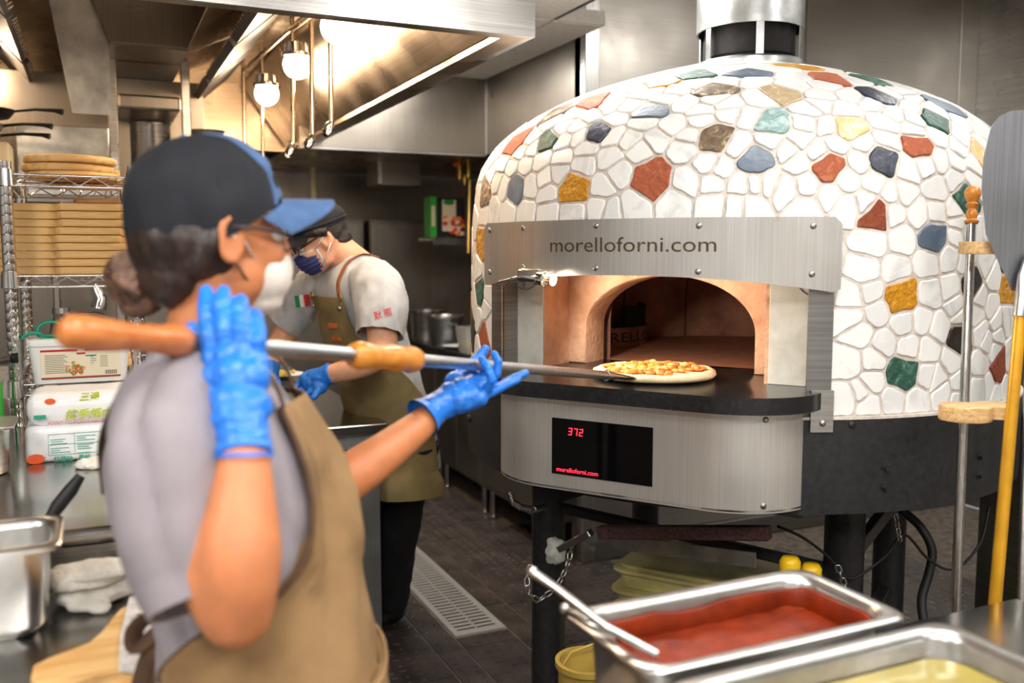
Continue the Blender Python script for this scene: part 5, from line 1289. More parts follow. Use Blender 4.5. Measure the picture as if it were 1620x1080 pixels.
for (x, y) in out:
    r = ray(x, y); s = (o0-CAM).dot(NF)/r.dot(NF); p = CAM+r*s; pl2.append(((p-o0).dot(Rv), (p-o0).z))
bl = link('blade', PR(pl2, -.0015, .0015, fr(Rv, ZZ, NF, o0)), M['alu'], pe, 40)
link('neck', T([D(1640, 410, 2.0)-NF*.004, D(1622, 440, 2.0)-NF*.004, D(1617, 470, 1.995), D(1613, 500, 1.995)], [(.03, .004), (.02, .010), (.0145, .0145), (.0145, .0145)], 14, upv=Rv), M['alu2'], pe, 60)
t = thing('steel_peel_pole', 'thin steel peel pole at the right-hand edge of the picture', 'peel', D(1617, 1000, 2.0)); p0 = D(1630, 500, 2.3); p1 = D(1614, 1000, 2.2); dd = (p1-p0).normalized(); p2 = p0+dd*(p0.z/-dd.z); t.location = p2
link('pole', T([p0, p2], .010, 14), M['steel_v'], t, 60); link('grip', T([p0-dd*.05, p0+dd*.08], [.014, .017], 14), M['wood_h2'], t, 60)
# corrugated cable down the wall
bm = bmesh.new(); xa = Vector((4.28, 3.8, 0)); 
p0 = CAM+ray(1606, -20)*(3.79/ray(1606, -20).y); p1 = CAM+ray(1588, 420)*(3.79/ray(1588, 420).y); pts = [p0.lerp(p1, k/120) for k in range(121)]
addtube(bm, pts, [.026 if k % 2 else .021 for k in range(121)], 10)
hs = link('corrugated_hose', bm, M['black'], None, 60); tag(hs, 'black corrugated hose running down the steel wall at the right', 'hose')
p0 = CAM+ray(1625, -20)*(3.79/ray(1625, -20).y)
# small steel unit at far right
c = D(1700, 690, 3.0); t = thing('steel_sink_unit', 'steel unit partly visible behind the yellow peel pole', 'sink', (c.x, c.y, 0))
link('top', B((c.x-.10, c.y-.3, c.z+.06), (c.x+.6, c.y+.3, c.z+.1), None, .008, 2), M['steel'], t); link('cabinet', B((c.x-.08, c.y-.28, .1), (c.x+.6, c.y+.28, c.z+.06), None, .006, 1), M['steel_dull'], t)
for dy in (-.25, .25): link('leg', Lt([(.02, 0), (.02, .1)], (c.x, c.y+dy, 0), 12), M['screw'], t)
# ================================================================== FOREGROUND PANS
M['sauce'] = mat('tomato_sauce', (146, 50, 10), .45, 0, 9, .3, .3, 22, c2=(92, 24, 4), spec=.3)
M['oil'] = mat('yellow_oil', (164, 148, 78), .12, 0, 8, .15)
M['steam'] = M['pansteel']
fcn = thing('pan_counter', 'stainless counter holding the steel food pans in the foreground', 'counter', (.95, .85, 0))
link('worktop', B((.56, .45, .74), (1.75, 1.27, .775), None, .008, 2), M['counter_steel'], fcn)
link('cabinet', B((.6, .5, .1), (1.7, 1.22, .74), None, .005, 1), M['steel_dull'], fcn)
for x in (.65, 1.65):
    for y in (.55, 1.18): link('leg', Lt([(.02, 0), (.02, .1)], (x, y, 0), 12), M['screw'], fcn)
t, ring, ins = gn_pan('sauce_pan', 'steel food pan of red tomato sauce in the foreground', .635, 1.11, .972, 1.212, .7755, .952, M['pansteel'], .045, .02)
def fillsurf(t, ring, z, amp, m, name, sc=14):
    bm = bmesh.new(); P_ = ring(.032, .04, 0); xs = [p[0] for p in P_]; ys = [p[1] for p in P_]; nx, ny = 48, 26; x0_, x1_, y0_, y1_ = min(xs), max(xs), min(ys), max(ys)
    def rc(x, y, r=.045):
        cx = min(max(x, x0_+r), x1_-r); cy = min(max(y, y0_+r), y1_-r); d = math.hypot(x-cx, y-cy)
        return (x, y) if d <= r else (cx+(x-cx)*r/d, cy+(y-cy)*r/d)
    g = [[bm.verts.new((*rc(x0_+(x1_-x0_)*i/nx, y0_+(y1_-y0_)*j/ny), z+amp*noise.noise(Vector((i/nx*sc*.4, j/ny*sc*.25, 3)))+amp*.6*noise.noise(Vector((i/nx*sc, j/ny*sc*.6, 8))))) for j in range(ny+1)] for i in range(nx+1)]
    for i in range(nx):
        for j in range(ny): bm.faces.new((g[i][j], g[i+1][j], g[i+1][j+1], g[i][j+1]))
    r_ = bmesh.ops.extrude_face_region(bm, geom=bm.faces[:])
    for v in [v for v in r_['geom'] if isinstance(v, bmesh.types.BMVert)]: v.co.z = z-.03
    return link(name, bm, m, t, 60)
fillsurf(t, ring, .900, .005, M['sauce'], 'tomato_sauce')
# smears on the wall of the pan
bm = bmesh.new()
lo_ = ring(.0335, .03, .86); n_ = len(lo_); G_ = []
dense = []
for a, b_ in zip(lo_, lo_[1:]+lo_[:1]):
    for k in range(8): dense.append(Vector(a).lerp(Vector(b_), k/8))
for i, p in enumerate(dense):
    cx = Vector(((.635+1.11)/2, (.972+1.212)/2, p.z)); q = (p-cx); zt = .925+.014*noise.noise(p*16)+(.008 if p.y > 1.1 or p.x > 1.0 else 0)
    o_ = p+q.normalized()*.0028*((zt-.86)/.07); G_.append((bm.verts.new(p), bm.verts.new((o_.x, o_.y, zt)), bm.verts.new((o_.x-q.normalized().x*.003, o_.y-q.normalized().y*.003, zt-.003)), bm.verts.new(p-q.normalized()*.004)))
for i in range(len(G_)):
    a, b_ = G_[i], G_[(i+1) % len(G_)]
    for k in range(4): bm.faces.new((a[k], a[(k+1) % 4], b_[(k+1) % 4], b_[k]))
link('sauce_smear', bm, M['sauce'], t, 180)
t, ring, ins = gn_pan('oil_pan', 'nearest steel food pan, holding yellow oil, at the bottom edge', .64, 1.14, .69, .945, .7755, .952, M['pansteel'], .045, .02)
fillsurf(t, ring, .915, .001, M['oil'], 'yellow_liquid')
t = link('flat_tray', PR(rrect(1.16, .45, 1.5, .83, .03), .9, .952, None, .006), M['pansteel'], None, 50); tag(t, 'flat steel tray right of the yellow oil pan', 'tray')
link('lid_support', PR(rrect(1.2, .5, 1.46, .79, .03), .7755, .9, None, .006), M['pansteel'], t, 50)
# ladle lying over the pan corner
t = thing('sauce_ladle', 'thin steel ladle handle leaning over the left corner of the sauce pan', 'ladle', D(960, 985, 1.3))
link('handle', T([D(842, 905, 1.36), D(880, 930, 1.34), D(960, 992, 1.28), D(1040, 1035, 1.25)], [.0075, .006, .0065, .006], 12), M['pansteel'], t, 60)
bm = bmesh.new(); addball(bm, D(842, 904, 1.36), .0085); link('handle_end', bm, M['pansteel'], t, 180)
bm = bmesh.new(); addball(bm, D(893, 962, 1.36), .008); addtube(bm, [D(893, 962, 1.36), D(930, 985, 1.33), D(975, 1005, 1.30)], [.006, .007, .006], 10); link('pan_clip', bm, M['pansteel'], t, 180)
# ================================================================== PEOPLE
M['skin_w'] = mat('skin_woman', (200, 126, 82), .5, 0, 30, .07, .05, 200, sss=.12)
M['skin_m'] = mat('skin_man', (226, 168, 134), .5, 0, 30, .06, .05, 200, sss=.12)
M['hair_w'] = mat('brown_hair', (62, 42, 34), .42, 0, 26, .5, .5, 90, c2=(22, 14, 12), stretch=(1, 1, .35))
M['hair_m'] = mat('black_hair', (34, 28, 28), .5, 0, 80, .4, .4, 300)
M['cap'] = mat('navy_cap_cotton', (17, 20, 30), .8, 0, 50, .2, .2, 500)
M['brim'] = mat('faded_blue_denim', (74, 106, 152), .85, 0, 40, .12, .3, 600)
M['shirt_w'] = mat('grey_tshirt', (146, 138, 144), .85, 0, 12, .07, .15, 500)
M['shirt_m'] = mat('heather_grey_tshirt', (176, 179, 182), .85, 0, 30, .05, .2, 500)
M['apron_w'] = mat('khaki_canvas', (160, 126, 84), .85, 0, 5, .3, .3, 600, c2=(112, 84, 52))
M['apron_m'] = mat('olive_canvas', (128, 112, 72), .85, 0, 6, .2, .3, 600)
M['strap'] = mat('brown_leather', (162, 88, 40), .5, 0, 30, .2)
M['strap_dk'] = mat('dark_canvas_strap', (84, 58, 36), .8, 0, 20, .2)
M['glove'] = mat('blue_nitrile', (36, 122, 224), .36, 0, 14, .12, .35, 60, sss=.05)
M['mask_w'] = mat('offwhite_mask', (226, 216, 206), .8, 0, 30, .05, .2, 300)
M['mask_b'] = mat('navy_mask', (44, 52, 110), .7, 0, 30, .12, .2, 300)
M['mask_edge'] = mat('pale_mask_edge', (206, 210, 222), .7)
M['trouser'] = mat('black_trousers', (20, 20, 23), .85, 0, 30, .3)
M['lens'] = mat('spectacle_frame', (60, 44, 38), .35)
M['eyew'] = mat('eye_white', (230, 228, 224), .3)

crease(M['shirt_w'], 6, .035, .9); crease(M['apron_w'], 5, .03, .8); crease(M['shirt_m'], 7, .02, .7); crease(M['apron_m'], 5, .025, .7); crease(M['cap'], 8, .02, .7, 1)
def cast(o, px, py, off=.002):
    bpy.context.view_layer.update(); iv = o.matrix_world.inverted(); r = ray(px, py).normalized()
    ok, p, n, _ = o.ray_cast(iv @ CAM, iv.to_3x3() @ r)
    return (o.matrix_world @ p+n*off, n) if ok else (D(px, py, 3.3), -r)
class Fr:            # local frame of a figure: g forwards, s to its right, z up
    def __init__(self, o, a, b_):
        n = Vector((Fv.x, Fv.y, 0)).normalized(); self.o = Vector(o); self.g = (Rv*a+n*b_).normalized(); self.s = self.g.cross(ZZ).normalized(); self.u = Vector(ZZ)
    def tilt(self, deg):   # nod forwards
        q = Matrix.Rotation(math.radians(-deg), 3, self.s); self.g = q @ self.g; self.u = q @ self.u; return self
    def p(self, g, s, z): return self.o+self.g*g+self.s*s+self.u*z
    def m(self): return fr(self.g, self.s, self.u)
def rings_grid(rings, fpoint, ns=48, a0=0, a1=2*PI, closed=True):
    bm = bmesh.new(); G = []
    for r in rings:
        G.append([bm.verts.new(fpoint(r, a0+(a1-a0)*k/ns)) for k in range(ns if closed else ns+1)])
    for a, b_ in zip(G, G[1:]):
        for k in range(ns):
            k2 = (k+1) % ns if closed else k+1
            bm.faces.new((a[k], a[k2], b_[k2], b_[k]))
    return bm, G
def lerp_rings(R_, n=6):
    out = []
    for i in range(len(R_)-1):
        p0, p1, p2, p3 = R_[max(i-1, 0)], R_[i], R_[i+1], R_[min(i+2, len(R_)-1)]
        for k in range(n):
            t = k/n; out.append(tuple(b_+.5*t*(c-a+t*(2*a-5*b_+4*c-d+t*(3*(b_-c)+d-a))) for a, b_, c, d in zip(p0, p1, p2, p3)))
    out.append(tuple(R_[-1])); return out
def limb(pts, rad, seg=20, n=6):
    P_ = [(*p, r if not isinstance(r, tuple) else r[0]) for p, r in zip(pts, rad)]; q = lerp_rings(P_, n)
    return [Vector(x[:3]) for x in q], [x[3] for x in q]
def fold(scale, amp, dirv, seedv=0):
    def f(p, n):
        q = p*scale; q = q-Vector(dirv)*q.dot(Vector(dirv))*.7; q += Vector((noise.noise(p*9), noise.noise(p*9+Vector((5, 0, 0))), 0))*.6
        r = 1-3.2*abs(noise.noise(q*.8+Vector((seedv, 0, 0)))); return amp*(1.0*r*.7+.5*noise.noise(q*2.0+Vector((0, seedv, 0))))
    return f
def head_bits(bm, H, k=1.0, jaw=1.0):
    m = H.m()
    addball(bm, H.p(-.012, 0, .02), (.095*k, .076*k, .098*k), m)           # skull
    addball(bm, H.p(.035, 0, -.03), (.058*k, .060*k, .075*k), m)           # face
    addball(bm, H.p(.045, 0, -.082), (.038*k, .042*k, .03*k), m)           # chin
    for s in (-1, 1):
        addball(bm, H.p(.02, s*.045, -.055), (.040*k, .020*k, .038*k), m)  # jaw
        addball(bm, H.p(.07, s*.032, -.025), (.022*k, .022*k, .02*k), m)   # cheek
        addball(bm, H.p(.078, s*.024, .022), (.018*k, .026*k, .010*k), m)  # brow
    addtube(bm, [H.p(.088, 0, .012), H.p(.104, 0, -.018), H.p(.106, 0, -.03)], [.009, .013, .012], 10)
    for s in (-1, 1): addball(bm, H.p(.096, s*.012, -.03), .009, m, 2)
    addtube(bm, [H.p(.086, -.022, -.058), H.p(.093, 0, -.058), H.p(.086, .022, -.058)], [.007, .010, .007], 8)
    for s in (-1, 1):      # ears
        pts = [H.p(.0+.017*math.cos(a)-.004, s*(.078+.008*(math.cos(a) < 0)), .0+.031*math.sin(a)-.006) for a in [2*PI*q/14 for q in range(15)]]
        addtube(bm, pts, .0055, 8, cap=False); addball(bm, H.p(-.004, s*.075, -.008), (.014, .006, .026), m, 2); addball(bm, H.p(.004, s*.078, -.034), (.008, .006, .009), m, 2)
def eyes(H, par, hair):
    for s in (-1, 1):
        bm = bmesh.new(); addball(bm, H.p(.079, s*.03, .004), .0125, None, 2); e = link('eye', bm, M['eyew'], par, 180)
        bm = bmesh.new(); addball(bm, H.p(.0885, s*.031, .004), (.0055, .0055, .0055), None, 2); link('iris', bm, M['hair_m'], e, 180)
        bm = bmesh.new(); addtube(bm, [H.p(.086, s*.014, .026), H.p(.089, s*.03, .031), H.p(.078, s*.05, .027)], [.003, .004, .002], 6); link('eyebrow', bm, hair, par, 180)
def finger(bm, pts, r):
    addtube(bm, pts, [r*1.05, r, r*.96, r*.85][:len(pts)] if len(pts) <= 4 else [r*(1.05-.2*i/(len(pts)-1)) for i in range(len(pts))], 12); addball(bm, pts[-1], r*.86, None, 2)
    for p in pts[1:-1]: addball(bm, p, r*1.02, None, 2)

# ------------------------------------------------------------------ WOMAN
WD = 1.3
wo = thing('person', 'woman in navy cap, grey T-shirt and khaki apron, holding the long peel with blue gloves', 'person', (.2, 1.42, 0))
TF = Fr((0, 0, 0), .985, .17)
HF = Fr(D(338, 374, WD), .80, .60)
# torso rings: (x, y, z of centre, half depth, half width)
def tr(py, px, ap, lat, d=WD): c = D(px, py, d); return (c.x, c.y, c.z, ap, lat)
TR = [tr(528, 322, .050, .055), tr(552, 318, .066, .085), tr(580, 318, .076, .12), tr(620, 322, .104, .165), tr(690, 336, .134, .175), tr(760, 354, .148, .170), tr(830, 374, .147, .160), tr(900, 394, .138, .152), tr(970, 408, .134, .156), tr(1060, 418, .138, .166), tr(1150, 422, .142, .172)]
RT = lerp_rings(TR, 6)
def tp(r, a, off=0, F_=TF):
    c = Vector(r[:3]); ca, sa = math.cos(a), math.sin(a); e = .82
    x = math.copysign(abs(ca)**e, ca)*(r[3]+off); y = math.copysign(abs(sa)**e, sa)*(r[4]+off)
    p = c+F_.g*x+F_.s*y
    return p
def creases(A, k, tl, sd):
    def f(p, n):
        u = p.dot(Rv)*.92+p.z*tl+.035*noise.noise(p*7+Vector((sd, 0, 0))); g_ = max(0, min(1, .55+1.3*noise.noise(p*4.5+Vector((0, sd, 0)))))
        return A*g_*(abs(math.sin(k*u))**.6-.7)+.004*noise.noise(p*12)
    return f
fw = creases(.016, 48, .38, 3)
def shirt_pt(r, a): p = tp(r, a); n = (p-Vector(r[:3])).normalized(); return p+n*(fw(p, n)*(1.0 if math.cos(a) < .4 else .5))
bm, _ = rings_grid(lerp_rings(TR, 12), shirt_pt, 110)
bm.faces.new(_[-1][::-1]); bm.faces.new(_[0])
shoulder_r = D(308, 640, 1.15); elbow_r = D(374, 968, 1.045)
# right sleeve: wide, hanging to near the elbow
def sleeve(pts, rad, fl=None, seg=64):
    b2 = bmesh.new(); P_, R_ = limb(pts, rad, seg, 12); rg = addtube(b2, P_, R_, seg, cap=False)
    if fl:
        for r in rg:
            c = sum((v.co for v in r), Vector((0, 0, 0)))/len(r)
            for v in r: n = (v.co-c).normalized(); v.co += n*fl(v.co, n)
    # turn the hem in
    last = rg[-1]; c = sum((v.co for v in last), Vector((0, 0, 0)))/len(last); d = (P_[-1]-P_[-2]).normalized()
    inn = [b2.verts.new(c+(v.co-c)*.93-d*.002) for v in last]; in2 = [b2.verts.new(c+(v.co-c)*.85-d*.05) for v in last]
    for A_, B_ in ((last, inn), (inn, in2)):
        for k in range(seg): b2.faces.new((A_[k], A_[(k+1) % seg], B_[(k+1) % seg], B_[k]))
    b2.faces.new(in2); b2.faces.new(rg[0][::-1]); return b2
ax_ = (elbow_r-shoulder_r).normalized()
s1 = sleeve([D(322, 615, 1.24), D(304, 655, 1.18), D(292, 730, 1.12), D(288, 820, 1.09), D(306, 900, 1.08), D(322, 950, 1.07)], [.06, .088, .09, .080, .071, .064], creases(.017, 46, .30, 8))
s2 = sleeve([D(330, 600, 1.36), D(352, 640, 1.44), D(400, 700, 1.48), D(450, 750, 1.50)], [.07, .085, .075, .066], fold(22, .01, ax_, 4))
shirt = link('tshirt', join(bm, s1, s2), M['shirt_w'], wo, 60)
# body
bm = bmesh.new()
head_bits(bm, HF)
addtube(bm, [HF.p(-.03, 0, -.03), D(335, 470, WD), D(325, 530, WD), D(320, 570, WD)], [.060, .056, .056, .062], 20)
P_, R_ = limb([Vector(TR[1][:3]), Vector(TR[4][:3]), Vector(TR[7][:3]), Vector(TR[10][:3])], [.05, .11, .11, .12]); addtube(bm, P_, R_, 20)
for pts, rad in (([D(318, 640, 1.22), D(305, 760, 1.12), D(335, 880, 1.06), elbow_r], [.055, .052, .047, .043]),
                 ([elbow_r, D(378, 905, 1.035), D(380, 850, 1.04), D(384, 780, 1.055), D(386, 715, 1.07), D(380, 660, 1.09)], [.042, .0465, .0455, .037, .029, .029]),
                 ([D(340, 640, 1.40), D(420, 715, 1.48), D(500, 790, 1.52)], [.055, .045, .041]),
                 ([D(500, 790, 1.52), D(545, 760, 1.535), D(600, 722, 1.57), D(655, 680, 1.63), D(690, 650, 1.67), D(712, 632, 1.69)], [.041, .0415, .037, .030, .025, .024])):
    P_, R_ = limb(pts, rad); addtube(bm, P_, R_, 18); addball(bm, pts[0], rad[0], None, 2); addball(bm, pts[-1], rad[-1], None, 2)
hipz = D(428, 1150, WD); 
for s in (-1, 1):
    a = Vector((hipz.x, hipz.y, hipz.z))+TF.s*(.085*s); kn = Vector((a.x, a.y, .48))+TF.g*.015; an = Vector((a.x, a.y, .09))
    P_, R_ = limb([a, kn, an], [.085, .058, .04]); addtube(bm, P_, R_, 16)
    addtube(bm, [an, an+TF.g*.06-ZZ*.05, an+TF.g*.13-ZZ*.062], [.04, .035, .025], 12)
body = link('body', remesh(bm, 'body', .006, 5), M['skin_w'], wo)
eyes(HF, body, M['hair_w'])
# trousers and shoes
bm = bmesh.new()
for s in (-1, 1):
    a = Vector((hipz.x, hipz.y, hipz.z+.06))+TF.s*(.085*s); P_, R_ = limb([a, Vector((a.x, a.y, .48))+TF.g*.015, Vector((a.x, a.y, .09))], [.105, .08, .062]); addtube(bm, P_, R_, 20)
link('trousers', remesh(bm, 'trousers', .01, 4, .5, fold(10, .006, (0, 0, 1), 2)), M['trouser'], wo)
for s in (-1, 1):
    a = Vector((hipz.x, hipz.y, 0))+TF.s*(.085*s); bm = bmesh.new()
    addball(bm, a+ZZ*.055-TF.g*.01, (.058, .044, .054), TF_m := fr(TF.g, TF.s, ZZ)); addball(bm, a+TF.g*.075+ZZ*.04, (.085, .045, .037), TF_m); addball(bm, a+TF.g*.12+ZZ*.034, (.05, .044, .032), TF_m)
    me = remesh(bm, 'shoe', .008, 4)
    for v in me.vertices: v.co.z = max(v.co.z, .0005)
    link('shoe', me, M['black'], wo)
# apron
def aphi(py):
    T_ = [(600, 24), (640, 30), (700, 36), (760, 42), (810, 50), (850, 60), (877, 72), (900, 86), (935, 108), (980, 130), (1060, 140), (1500, 140)]
    for (a, b_), (c, d) in zip(T_, T_[1:]):
        if a <= py <= c: return math.radians(b_+(d-b_)*(py-a)/(c-a))
    return math.radians(140)
apr = [(r, P_) for r, P_ in [(r, 400+(EYE-r[2])*FPX/WD*.985) for r in RT]]
def pyof(r): p = Vector(r[:3])-CAM; d = p.dot(Fv); return 540-FPX*p.dot(Uv)/d
low = [tuple(v for v in (*(Vector(TR[-1][:3])-ZZ*(.08*k)), .152, .182)) for k in range(1, 6)]
AR = [r for r in RT if pyof(r) > 628]+low
fa = fold(9, .012, (0, 0, 1), 12)
bm = bmesh.new(); G = []; ns = 56
for r in AR:
    ph = aphi(pyof(r)); row = []
    for k in range(ns+1):
        a = -ph+2*ph*k/ns; p = tp(r, a, .011+.010*(abs(math.sin(a*4+r[2]*9)))*(abs(a) < .9)); n = (p-Vector(r[:3])).normalized(); row.append((bm.verts.new(p+n*(.004+fa(p, n))), bm.verts.new(p+n*(fa(p, n)-.0005))))
    G.append(row)
for a, b_ in zip(G, G[1:]):
    for k in range(ns):
        bm.faces.new((a[k][0], a[k+1][0], b_[k+1][0], b_[k][0])); bm.faces.new((a[k][1], b_[k][1], b_[k+1][1], a[k+1][1]))
    for k in (0, ns): bm.faces.new((a[k][0], b_[k][0], b_[k][1], a[k][1]))
for row in (G[0], G[-1]):
    for k in range(ns): bm.faces.new((row[k][0], row[k][1], row[k+1][1], row[k+1][0]))
ap = link('apron', bm, M['apron_w'], wo, 70)
def edge_pts(side, py0, py1, off):
    return [tp(r, side*aphi(pyof(r)), off) for r in AR if py0 < pyof(r) < py1]
for s in (-1, 1): link('apron_hem', T(edge_pts(s, 620, 1000, .016), .0045, 8), M['strap_dk'] if s > 0 else M['apron_w'], ap, 180)
# pocket on the lap
bm = bmesh.new(); G = []
for r in [r for r in AR if 1035 < pyof(r) < 1180]:
    G.append([(bm.verts.new(tp(r, a, .034)), bm.verts.new(tp(r, a, .026))) for a in [math.radians(-42+84*k/16) for k in range(17)]])
for a, b_ in zip(G, G[1:]):
    for k in range(16):
        bm.faces.new((a[k][0], a[k+1][0], b_[k+1][0], b_[k][0])); bm.faces.new((a[k][1], b_[k][1], b_[k+1][1], a[k+1][1]))
for row in (G[0],):
    for k in range(16): bm.faces.new((row[k][0], row[k][1], row[k+1][1], row[k+1][0]))
pk = link('pocket', bm, M['apron_w'], ap, 60); link('pocket_hem', T([G_[0] for G_ in []] or [tp([r for r in AR if 1035 < pyof(r) < 1180][0], math.radians(-42+84*k/16), .034) for k in range(17)], .004, 8), M['apron_w'], ap, 180)
# shoulder straps (over the back), ties, grommets
def strap(pts, w_, th, name, m, par): 
    P_, R_ = limb(pts, [w_]*len(pts)); return link(name, T(P_, [(w_, th)]*len(P_), 10, upv=TF.s), m, par, 60)
r0 = AR[0]
for s in (-1, 1):
    a = tp(r0, s*math.radians(26), .018)
    sq = lambda i, dg: shirt_pt(RT[i], s*math.radians(dg))*1.0+(shirt_pt(RT[i], s*math.radians(dg))-Vector(RT[i][:3])).normalized()*.004
    strap([a, a+ZZ*.045-TF.g*.02, sq(9, 58), sq(8, 90), sq(9, 118), sq(12, 138), sq(17, 152), sq(23, 165), sq(30, 174)], .013, .0025, 'shoulder_strap', M['strap_dk'], ap)
kn = D(262, 985, 1.26)
gr = D(302, 1003, 1.17)
link('grommet', T([gr+TF.g*math.cos(a)*.010+ZZ*math.sin(a)*.010 for a in [2*PI*k/16 for k in range(17)]], .003, 8, cap=False), M['screw'], ap, 180)
strap([gr, D(280, 985, 1.18), kn], .010, .003, 'tie_strap', M['apron_w'], ap)
for pts in ([kn, D(240, 1030, 1.25), D(222, 1085, 1.25), D(215, 1150, 1.25)], [kn, D(262, 1040, 1.25), D(252, 1090, 1.25), D(248, 1160, 1.25)], [kn, D(232, 978, 1.25), D(212, 1000, 1.25), D(218, 1022, 1.25), kn]):
    P_, R_ = limb(pts, [.01]*len(pts)); link('tie_strap', T(P_, [(.013, .003)]*len(P_), 10, upv=TF.g), M['strap_dk'], ap, 60)
bm = bmesh.new(); addball(bm, kn, (.018, .018, .016)); link('tie_knot', bm, M['strap_dk'], ap, 180)
# cap: crown built as a dome with six panels, brim in faded denim
CF = Fr(D(326, 338, WD), .80, .60).tilt(-15)
def cap_pt(t, a, off=0):
    r = math.sin(t); e = Vector((math.cos(a), math.sin(a)))
    ridge = .0015*abs(math.sin(3*a))*math.sin(t)
    ap_, la, h = .109+off+ridge, .087+off+ridge, .107+off
    zz = math.cos(t)
    return CF.p(e.x*r**.85*ap_, e.y*r**.85*la, zz*h if zz > 0 else zz*.12)
bm = bmesh.new(); G = []; NT, NA = 22, 72
for i in range(NT+1):
    row = []
    for k in range(NA):
        a = 2*PI*k/NA; back = (1-math.cos(a))/2; tmax = PI/2*(1.0+.0*back)
        t = tmax*i/NT
        p = cap_pt(t, a); n = (p-CF.p(0, 0, -.02)).normalized(); p += n*(.004*noise.noise(p*30)+.011*(1-3*abs(noise.noise(p*11+Vector((4, 0, 0)))))*(math.sin(t))*.8)
        if i > NT-8: p -= CF.u*((.062*back)*((i-NT+8)/8)**1.3)
        row.append(p)
    G.append(row)
V_ = [[bm.verts.new(p) for p in row] if i else [bm.verts.new(row[0])]*NA for i, row in enumerate(G)]
for i in range(NT):
    for k in range(NA):
        q = [V_[i][k], V_[i][(k+1) % NA], V_[i+1][(k+1) % NA], V_[i+1][k]]; q2 = []
        for v in q:
            if v not in q2: q2.append(v)
        f = bm.faces.new(q2)
        mid = f.calc_center_median()-CF.o; f.material_index = 1 if False else 0
inn = [bm.verts.new(CF.o+(v.co-CF.o)*.94) for v in V_[-1]]
for k in range(NA): bm.faces.new((V_[-1][k], V_[-1][(k+1) % NA], inn[(k+1) % NA], inn[k]))
cap = link('cap', bm, M['cap'], wo, 60)
# front patch: ceiling light on the crown, painted in as brim blue
bm = bmesh.new(); GG = []
for i in range(3, NT+1):
    GG.append([bm.verts.new(CF.o+(G[i][k % NA]-CF.o)*1.012) for k in range(-9, 10)])
for a, b_ in zip(GG, GG[1:]):
    for k in range(18): bm.faces.new((a[k], a[k+1], b_[k+1], b_[k]))
r_ = bmesh.ops.extrude_face_region(bm, geom=bm.faces[:])
for v in [v for v in r_['geom'] if isinstance(v, bmesh.types.BMVert)]: v.co = CF.o+(v.co-CF.o)*.985
link('front_panel', bm, M['brim'], cap, 60)
for a in range(6):
    an = PI/6+a*PI/3; link('seam', T([CF.o+(cap_pt(PI/2*i/12, an)-CF.o)*1.012 for i in range(12)], .0014, 5), M['cap'], cap, 180)
bm = bmesh.new(); addball(bm, CF.p(0, 0, .108), (.008, .008, .004), CF.m(), 2); link('button', bm, M['brim'], cap, 180)
bm = bmesh.new(); GB = []
for i in range(9):
    t = i/8; row = []
    for k in range(25):
        a = math.radians(-62+124*k/24); base = cap_pt(PI/2, a); ext = .084*math.cos(a*1.25)**.6 if abs(a*1.25) < PI/2 else 0
        p = base+CF.g*(ext*t)-CF.u*(.004+.020*t+.030*abs(math.sin(a))**2*(.6+.4*t))+CF.s*(0)
        row.append(p)
    GB.append(row)
va = [[bm.verts.new(p) for p in r] for r in GB]; vb = [[bm.verts.new(p-CF.u*.005) for p in r] for r in GB]
for i in range(8):
    for k in range(24):
        bm.faces.new((va[i][k], va[i][k+1], va[i+1][k+1], va[i+1][k])); bm.faces.new((vb[i][k], vb[i+1][k], vb[i+1][k+1], vb[i][k+1]))
for k in range(24):
    for i in (0, 8): bm.faces.new((va[i][k], va[i][k+1], vb[i][k+1], vb[i][k]))
for i in range(8):
    for k in (0, 24): bm.faces.new((va[i][k], va[i+1][k], vb[i+1][k], vb[i][k]))
link('brim', bm, M['brim'], cap, 60)
# hair under the cap and bun
bm = bmesh.new(); m_ = HF.m()
addball(bm, HF.p(-.03, 0, -.005), (.086, .079, .082), m_); addball(bm, HF.p(-.06, 0, -.055), (.045, .058, .045), m_)
for s in (-1, 1): addtube(bm, [HF.p(.004, s*.070, .020), HF.p(-.01, s*.073, .010), HF.p(-.03, s*.073, -.01), HF.p(-.05, s*.06, -.05)], [.007, .012, .016, .016], 10)
addtube(bm, [HF.p(-.08, 0, -.06), D(265, 425, 1.29), D(240, 440, 1.29)], [.035, .03, .04], 14)
link('hair', remesh(bm, 'hair', .004, 3, .5, lambda p, n: .003*noise.noise(Vector((p.x*60, p.y*60, p.z*16)))), M['hair_w'], wo)
bm = bmesh.new(); bc = D(226, 447, 1.285); rh = random.Random(5)
addball(bm, bc, (.036, .036, .04))
for k in range(9):
    ax2 = Vector((rh.uniform(-1, 1), rh.uniform(-1, 1), rh.uniform(-.6, .6))).normalized(); x, y, z = frame_of(ax2); rr = rh.uniform(.026, .042); a0_ = rh.uniform(0, 6)
    addtube(bm, [bc+x*math.cos(a0_+a)*rr*1.05+y*math.sin(a0_+a)*rr+z*(a-2.2)*.006 for a in [4.6*q/16 for q in range(17)]], [.004+.008*math.sin(PI*q/16) for q in range(17)], 8)
addtube(bm, [D(262, 420, 1.29), D(245, 400, 1.285), D(222, 405, 1.28)], [.02, .018, .012], 10)
link('hair_bun', remesh(bm, 'hair_bun', .003, 2, .5, lambda p, n: .002*noise.noise(p*120)), mat('highlighted_hair', (134, 98, 76), .38, 0, 34, .5, .5, 120, c2=(44, 26, 20)), wo)
